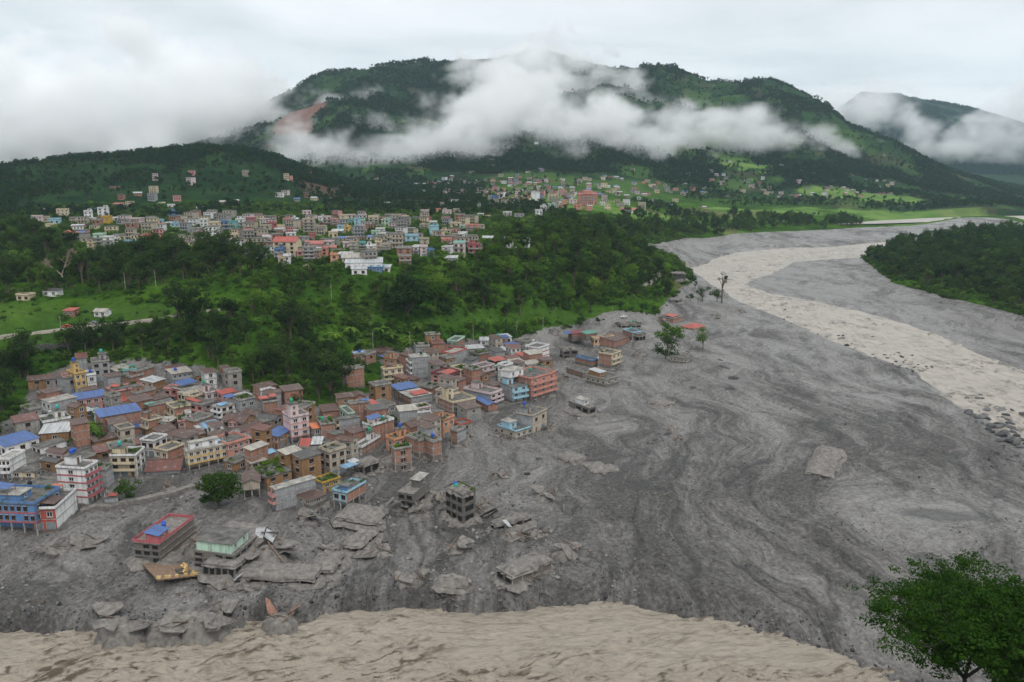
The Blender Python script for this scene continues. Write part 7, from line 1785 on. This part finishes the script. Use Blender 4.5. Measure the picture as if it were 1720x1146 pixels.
def person(px_, py_, rz, top, leg, label):
    p = ground_at(px_, py_)
    J = [(0, 0, .95), (0, 0, 1.2), (0, 0, 1.42), (0, 0, 1.52), (0, .01, 1.66), (-.2, 0, 1.4), (-.26, .03, 1.14), (-.24, .1, .92), (.2, 0, 1.4), (.27, -.02, 1.15), (.26, .06, .93), (-.1, 0, .9), (-.11, .1, .48), (-.11, .04, .06), (.1, 0, .9), (.12, -.06, .48), (.12, -.16, .08), (-.11, .16, .03), (.12, -.04, .03)]
    E = [(0, 1), (1, 2), (2, 3), (3, 4), (2, 5), (5, 6), (6, 7), (2, 8), (8, 9), (9, 10), (0, 11), (11, 12), (12, 13), (13, 17), (0, 14), (14, 15), (15, 16), (16, 18)]
    R0 = [.15, .15, .16, .06, .11, .07, .05, .035, .07, .05, .035, .09, .065, .045, .09, .065, .045, .035, .035]
    me = bpy.data.meshes.new('person'); me.from_pydata(J, E, []); o = link(bpy.data.objects.new('person', me)); o.location = (p[0], p[1], p[2] + .05); o.rotation_euler = (0, 0, rz); md = o.modifiers.new('skin', 'SKIN')
    for i, v in enumerate(me.skin_vertices[0].data): v.radius = (R0[i], R0[i] * .8); v.use_root = i == 0
    o.modifiers.new('sub', 'SUBSURF').levels = 1; tag(o, label, 'person', 'people on the street')
    m, nt, b = newmat('clothes'); tc_ = nt.nodes.new('ShaderNodeTexCoord'); s_ = nt.nodes.new('ShaderNodeSeparateXYZ'); nt.links.new(tc_.outputs['Object'], s_.inputs[0]); nt.links.new(ramp(nt, math_(nt, 'DIVIDE', s_.outputs[2], 2.0), [(0.0, leg), (.47, top), (.755, (.22, .12, .08)), (.83, (.012, .010, .010))], 'CONSTANT'), b.inputs['Base Color']); me.materials.append(m)
person(310.5, 796, .4, (.25, .06, .07), (.03, .03, .04), 'person in a dark red top on the muddy street'); person(313, 796, 2, (.05, .10, .22), (.03, .03, .05), 'person in a blue top beside the one in red')
person(325, 799, 1, (.03, .03, .04), (.02, .02, .03), 'person in dark clothes walking alone on the muddy street'); person(658, 672.5, 2, (.5, .52, .54), (.03, .03, .04), 'person in a white top in the lane by the shops'); person(669, 682, 0, (.22, .08, .09), (.05, .04, .05), 'person in a maroon top walking down the shop lane')
def pole(px_, py_, h, label):
    p = ground_at(px_, py_); o = empty('utility_pole', tuple(p)); tag(o, label, 'utility pole', 'utility poles'); b = MB(); b.bar((0, 0, -1), (0, 0, h), .17, 7, r2=.11); b.build('post', M_CONC, o); b = MB(); b.box(-.9, .9, -.06, .06, h - .7, h - .58); b.build('crossarm', M_STEEL, o)
for a, b, lb in ((211, 489, 'at the edge of the dark belt'), (262, 484, 'farther along the dark belt edge'), (557, 508, 'on the slope below the factory'), (104, 566, 'below the upper road'), (851, 530, 'on the lowest green terrace'), (868, 562, 'at the end of the rear row'), (912, 557, 'by the muddy roadside'), (1028, 540, 'near the stranded white car'), (795, 575, 'behind the rear row'), (689, 588, 'above the domed turret'), (627, 590, 'by the twin-windowed brick house'), (231, 812, 'on the muddy street near the round tree')):
    pole(a, b, 9, 'slim grey utility pole ' + lb)
for a, b, lm_, w, lb in ((28, 504, 'cream', 7, 'roofless cream hut on the upper green bank'), (72, 499, 'white', 8, 'white hut with dark roof on the upper green bank'), (158, 531, 'white', 6, 'small white hut beside the upper road'), (107, 532, 'brick', 5, 'tiny red-roofed shelter above the upper road')):
    p = ground_at(a, b); make_house(p, -.1, w, 5, 2.6, 1, lm_, lm_, 'mono:red' if lm_ == 'brick' else ('mono:dark' if a == 72 else 'gable:pale' if a == 158 else 'flat'), ['Rw2', 'm-9', 'nf'], lb, 'huts on the terraces', detail=0, cat='hut', name='hut')
# ------------------------------------------------------------------ mist banks lying on the mountain: real volumes
def mist(name, label, dom, sp, vox, puffs, dens, nscale, seed, amp=1.9, thr=.24):
    (x0, x1), (y0, y1), (z0, z1) = dom
    nx, ny, nz = [int(round((b - a) / s)) + 1 for (a, b), s in zip(dom, sp)]
    xs, ys, zs = [a + np.arange(n) * s for (a, _), n, s in zip(dom, (nx, ny, nz), sp)]
    X, Y, Z = np.meshgrid(xs, ys, zs, indexing='ij'); C = np.full(X.shape, -2.0, np.float32)
    for (c, R, fl) in puffs:
        d = np.sqrt(((X - c[0]) / R) ** 2 + ((Y - c[1]) / (R * 1.1)) ** 2 + ((Z - c[2]) / (R * fl)) ** 2); C = np.maximum(C, 1 - d)
    gm = bpy.data.meshes.new(name + '_field'); gm.vertices.add(X.size); gm.vertices.foreach_set('co', np.stack([X, Y, Z], -1).ravel().astype(np.float32))
    a = gm.attributes.new('c', 'FLOAT', 'POINT'); a.data.foreach_set('value', C.ravel())
    fo = bpy.data.objects.new(name + '_field', gm)
    m = bpy.data.materials.new(name + '_vapour'); m.use_nodes = True; t = m.node_tree; t.nodes.clear()
    mo = t.nodes.new('ShaderNodeOutputMaterial'); pv = t.nodes.new('ShaderNodeVolumePrincipled'); pv.inputs['Color'].default_value = (.998, .999, 1, 1); pv.inputs['Anisotropy'].default_value = 0.0
    pv.inputs['Density'].default_value = dens; t.links.new(pv.outputs[0], mo.inputs['Volume'])
    g = bpy.data.node_groups.new(name, 'GeometryNodeTree'); g.interface.new_socket('Geometry', in_out='INPUT', socket_type='NodeSocketGeometry'); g.interface.new_socket('Geometry', in_out='OUTPUT', socket_type='NodeSocketGeometry')
    N = g.nodes.new; L = g.links.new; go = N('NodeGroupOutput'); oi = N('GeometryNodeObjectInfo'); oi.inputs['Object'].default_value = fo
    na = N('GeometryNodeInputNamedAttribute'); na.data_type = 'FLOAT'; na.inputs['Name'].default_value = 'c'
    pos = N('GeometryNodeInputPosition'); sv = N('ShaderNodeSeparateXYZ'); L(pos.outputs[0], sv.inputs[0])
    def M(op, a, b=None, cl=False):
        n = N('ShaderNodeMath'); n.operation = op; n.use_clamp = cl
        for i, v in enumerate((a, b)):
            if v is None: continue
            if isinstance(v, (int, float)): n.inputs[i].default_value = v
            else: L(v, n.inputs[i])
        return n.outputs[0]
    fl, fr = [], []
    for k, (o, s, n) in enumerate(((x0, sp[0], nx), (y0, sp[1], ny), (z0, sp[2], nz))):
        u = M('MINIMUM', M('MAXIMUM', M('DIVIDE', M('SUBTRACT', sv.outputs[k], o), s), 0.0), n - 1.001); f = M('FLOOR', u); fl.append(f); fr.append(M('SUBTRACT', u, f))
    def smp(i, j, k):
        idx = M('ADD', M('ADD', M('MULTIPLY', M('ADD', fl[0], i), ny * nz), M('MULTIPLY', M('ADD', fl[1], j), nz)), M('ADD', fl[2], k))
        q = N('GeometryNodeSampleIndex'); q.data_type = 'FLOAT'; q.domain = 'POINT'; L(oi.outputs['Geometry'], q.inputs['Geometry']); L(na.outputs['Attribute'], q.inputs['Value']); L(M('ADD', idx, .25), q.inputs['Index']); return q.outputs[0]
    def mixf(a, b, t_): return M('ADD', a, M('MULTIPLY', M('SUBTRACT', b, a), t_))
    c = mixf(mixf(mixf(smp(0, 0, 0), smp(0, 0, 1), fr[2]), mixf(smp(0, 1, 0), smp(0, 1, 1), fr[2]), fr[1]), mixf(mixf(smp(1, 0, 0), smp(1, 0, 1), fr[2]), mixf(smp(1, 1, 0), smp(1, 1, 1), fr[2]), fr[1]), fr[0])
    nn = N('ShaderNodeTexNoise'); nn.inputs['Scale'].default_value = nscale; nn.inputs['Detail'].default_value = 7; nn.inputs['Roughness'].default_value = .74; nn.inputs['Distortion'].default_value = .4
    mp = N('ShaderNodeVectorMath'); mp.operation = 'MULTIPLY'; mp.inputs[1].default_value = (1, 1, 1.5); L(pos.outputs[0], mp.inputs[0]); ad = N('ShaderNodeVectorMath'); ad.operation = 'ADD'; ad.inputs[1].default_value = (seed * 1000.0, 0, 0); L(mp.outputs[0], ad.inputs[0]); L(ad.outputs[0], nn.inputs['Vector'])
    q = M('ADD', c, M('MULTIPLY', M('SUBTRACT', nn.outputs[0], .5), amp * 2)); q = M('MULTIPLY', M('SUBTRACT', q, thr), 1.9, True)
    # nothing at the faces of the box
    edge = None
    for k, (a_, b_) in enumerate(dom):
        e_ = M('MULTIPLY', M('MINIMUM', M('SUBTRACT', sv.outputs[k], a_), M('SUBTRACT', b_, sv.outputs[k])), 1 / 60.0, True); edge = e_ if edge is None else M('MULTIPLY', edge, e_)
    q = M('MULTIPLY', q, edge)
    vc = N('GeometryNodeVolumeCube'); L(q, vc.inputs['Density']); vc.inputs['Background'].default_value = 0; vc.inputs['Min'].default_value = (x0, y0, z0); vc.inputs['Max'].default_value = (x1, y1, z1)
    vc.inputs['Resolution X'].default_value = int((x1 - x0) / vox[0]); vc.inputs['Resolution Y'].default_value = int((y1 - y0) / vox[1]); vc.inputs['Resolution Z'].default_value = int((z1 - z0) / vox[2])
    sm = N('GeometryNodeSetMaterial'); sm.inputs['Material'].default_value = m; L(vc.outputs[0], sm.inputs[0]); L(sm.outputs[0], go.inputs[0])
    me = bpy.data.meshes.new(name); me.materials.append(m); o = link(bpy.data.objects.new(name, me)); md = o.modifiers.new('mist', 'NODES'); md.node_group = g
    return tag(o, label, 'mist', kind='stuff')
def puffs_at(L, fwd=90.0, r=None):
    P = hit_smooth([(a, b) for a, b, _, _ in L]); out_ = []; rg = random.Random(4)
    for (a, b, rp, fl), p in zip(L, P):
        rr = math.hypot(p[0], p[1]) if r is None else r
        rr = min(rr, 3250.0) if r is None else rr
        c = atr(a, b, rr - fwd); R = rp * rr / FPX; out_.append((c, R * 1.9, fl))
        for _ in range(5):
            q = c + np.array([rg.gauss(0, R * .95), rg.gauss(0, R * .5), rg.gauss(0, R * .45)]); out_.append((q, R * rg.uniform(.5, 1.2), fl))
    return out_
MAIN = [(500,258,34,.8),(560,262,32,.8),(605,270,26,.8),(650,264,28,.8),(700,257,34,.8),(750,243,40,.9),(800,228,45,.9),(850,217,48,.9),(900,215,48,.9),(950,222,46,.8),(1000,217,44,.8),(1045,228,38,.8),(1090,238,32,.8),(1140,218,32,.8),(1180,228,34,.7),(1230,228,32,.7),(1280,232,28,.7),(1330,234,22,.7),(1372,226,16,.8),(1412,246,13,.7),(1455,251,14,.7),
        (800,165,26,1),(850,138,32,1),(905,122,32,1),(950,132,26,1),(835,188,34,1),(785,190,28,1),(590,208,14,1),(640,218,16,1),(1020,162,22,.8),(1060,152,22,.8),(1100,146,20,.8),(1230,166,17,.8),(1300,168,16,.8),(1130,154,18,.8),(1190,170,18,.8),(690,205,10,1),(880,108,28,1),(930,104,28,1),(985,114,22,1),(835,118,22,1),(765,128,13,.9),(1290,152,15,.8),(1390,195,13,.8),(1080,170,18,.8),(620,160,14,.8),(560,180,16,.8),(870,165,22,1),(920,160,20,1),(760,215,20,.9),(540,235,16,.9),(1010,190,14,.8),(1150,185,14,.8),(1260,200,14,.8),(1340,205,12,.8),(1430,255,10,.7),(1200,262,10,.6),(1100,262,10,.6)]
LEFTC = [(-60,225,110,.7),(60,222,95,.7),(160,215,90,.7),(260,205,85,.7),(350,190,75,.7),(410,168,40,.7),(440,200,22,.7),(300,245,40,.6),(200,255,40,.6),(100,258,40,.6),(0,262,40,.6),(400,235,26,.7)]
mist('mist', 'white mist bank lying across the mountain slope', [(-2300, 1500), (1350, 3650), (30, 760)], (30, 30, 20), (10, 12, 9), puffs_at(MAIN, 60) + puffs_at(LEFTC, 0, 2500.0), .020, .0085, 1)
RIGHTC = [(1400,190,34,.8),(1450,180,34,.8),(1490,195,26,.8),(1550,238,24,.7),(1610,242,28,.7),(1680,245,30,.7),(1740,235,34,.7),(1640,205,12,.7),(1700,190,26,.7),(1760,180,34,.7),(1480,250,12,.6)]
mist('mist', 'mist between the far mountains down the valley', [(1400, 3900), (3700, 5600), (60, 900)], (50, 50, 40), (18, 22, 16), puffs_at(RIGHTC, 0, 4700.0), .010, .0055, 2)
# ------------------------------------------------------------------ haze
def haze(density):
    b = MB(); b.box(-9000, 9000, -60, 10800, -9, 1250); m = bpy.data.materials.new('valley_haze'); m.use_nodes = True; t = m.node_tree; t.nodes.clear()
    mo = t.nodes.new('ShaderNodeOutputMaterial'); pv = t.nodes.new('ShaderNodeVolumePrincipled'); pv.inputs['Color'].default_value = (.60, .84, 1, 1); pv.inputs['Density'].default_value = density; pv.inputs['Anisotropy'].default_value = .2
    t.links.new(pv.outputs[0], mo.inputs['Volume']); o = b.build('haze', m); tag(o, 'pale damp haze filling the valley', 'haze', kind='stuff'); return o
haze(4.4e-5)
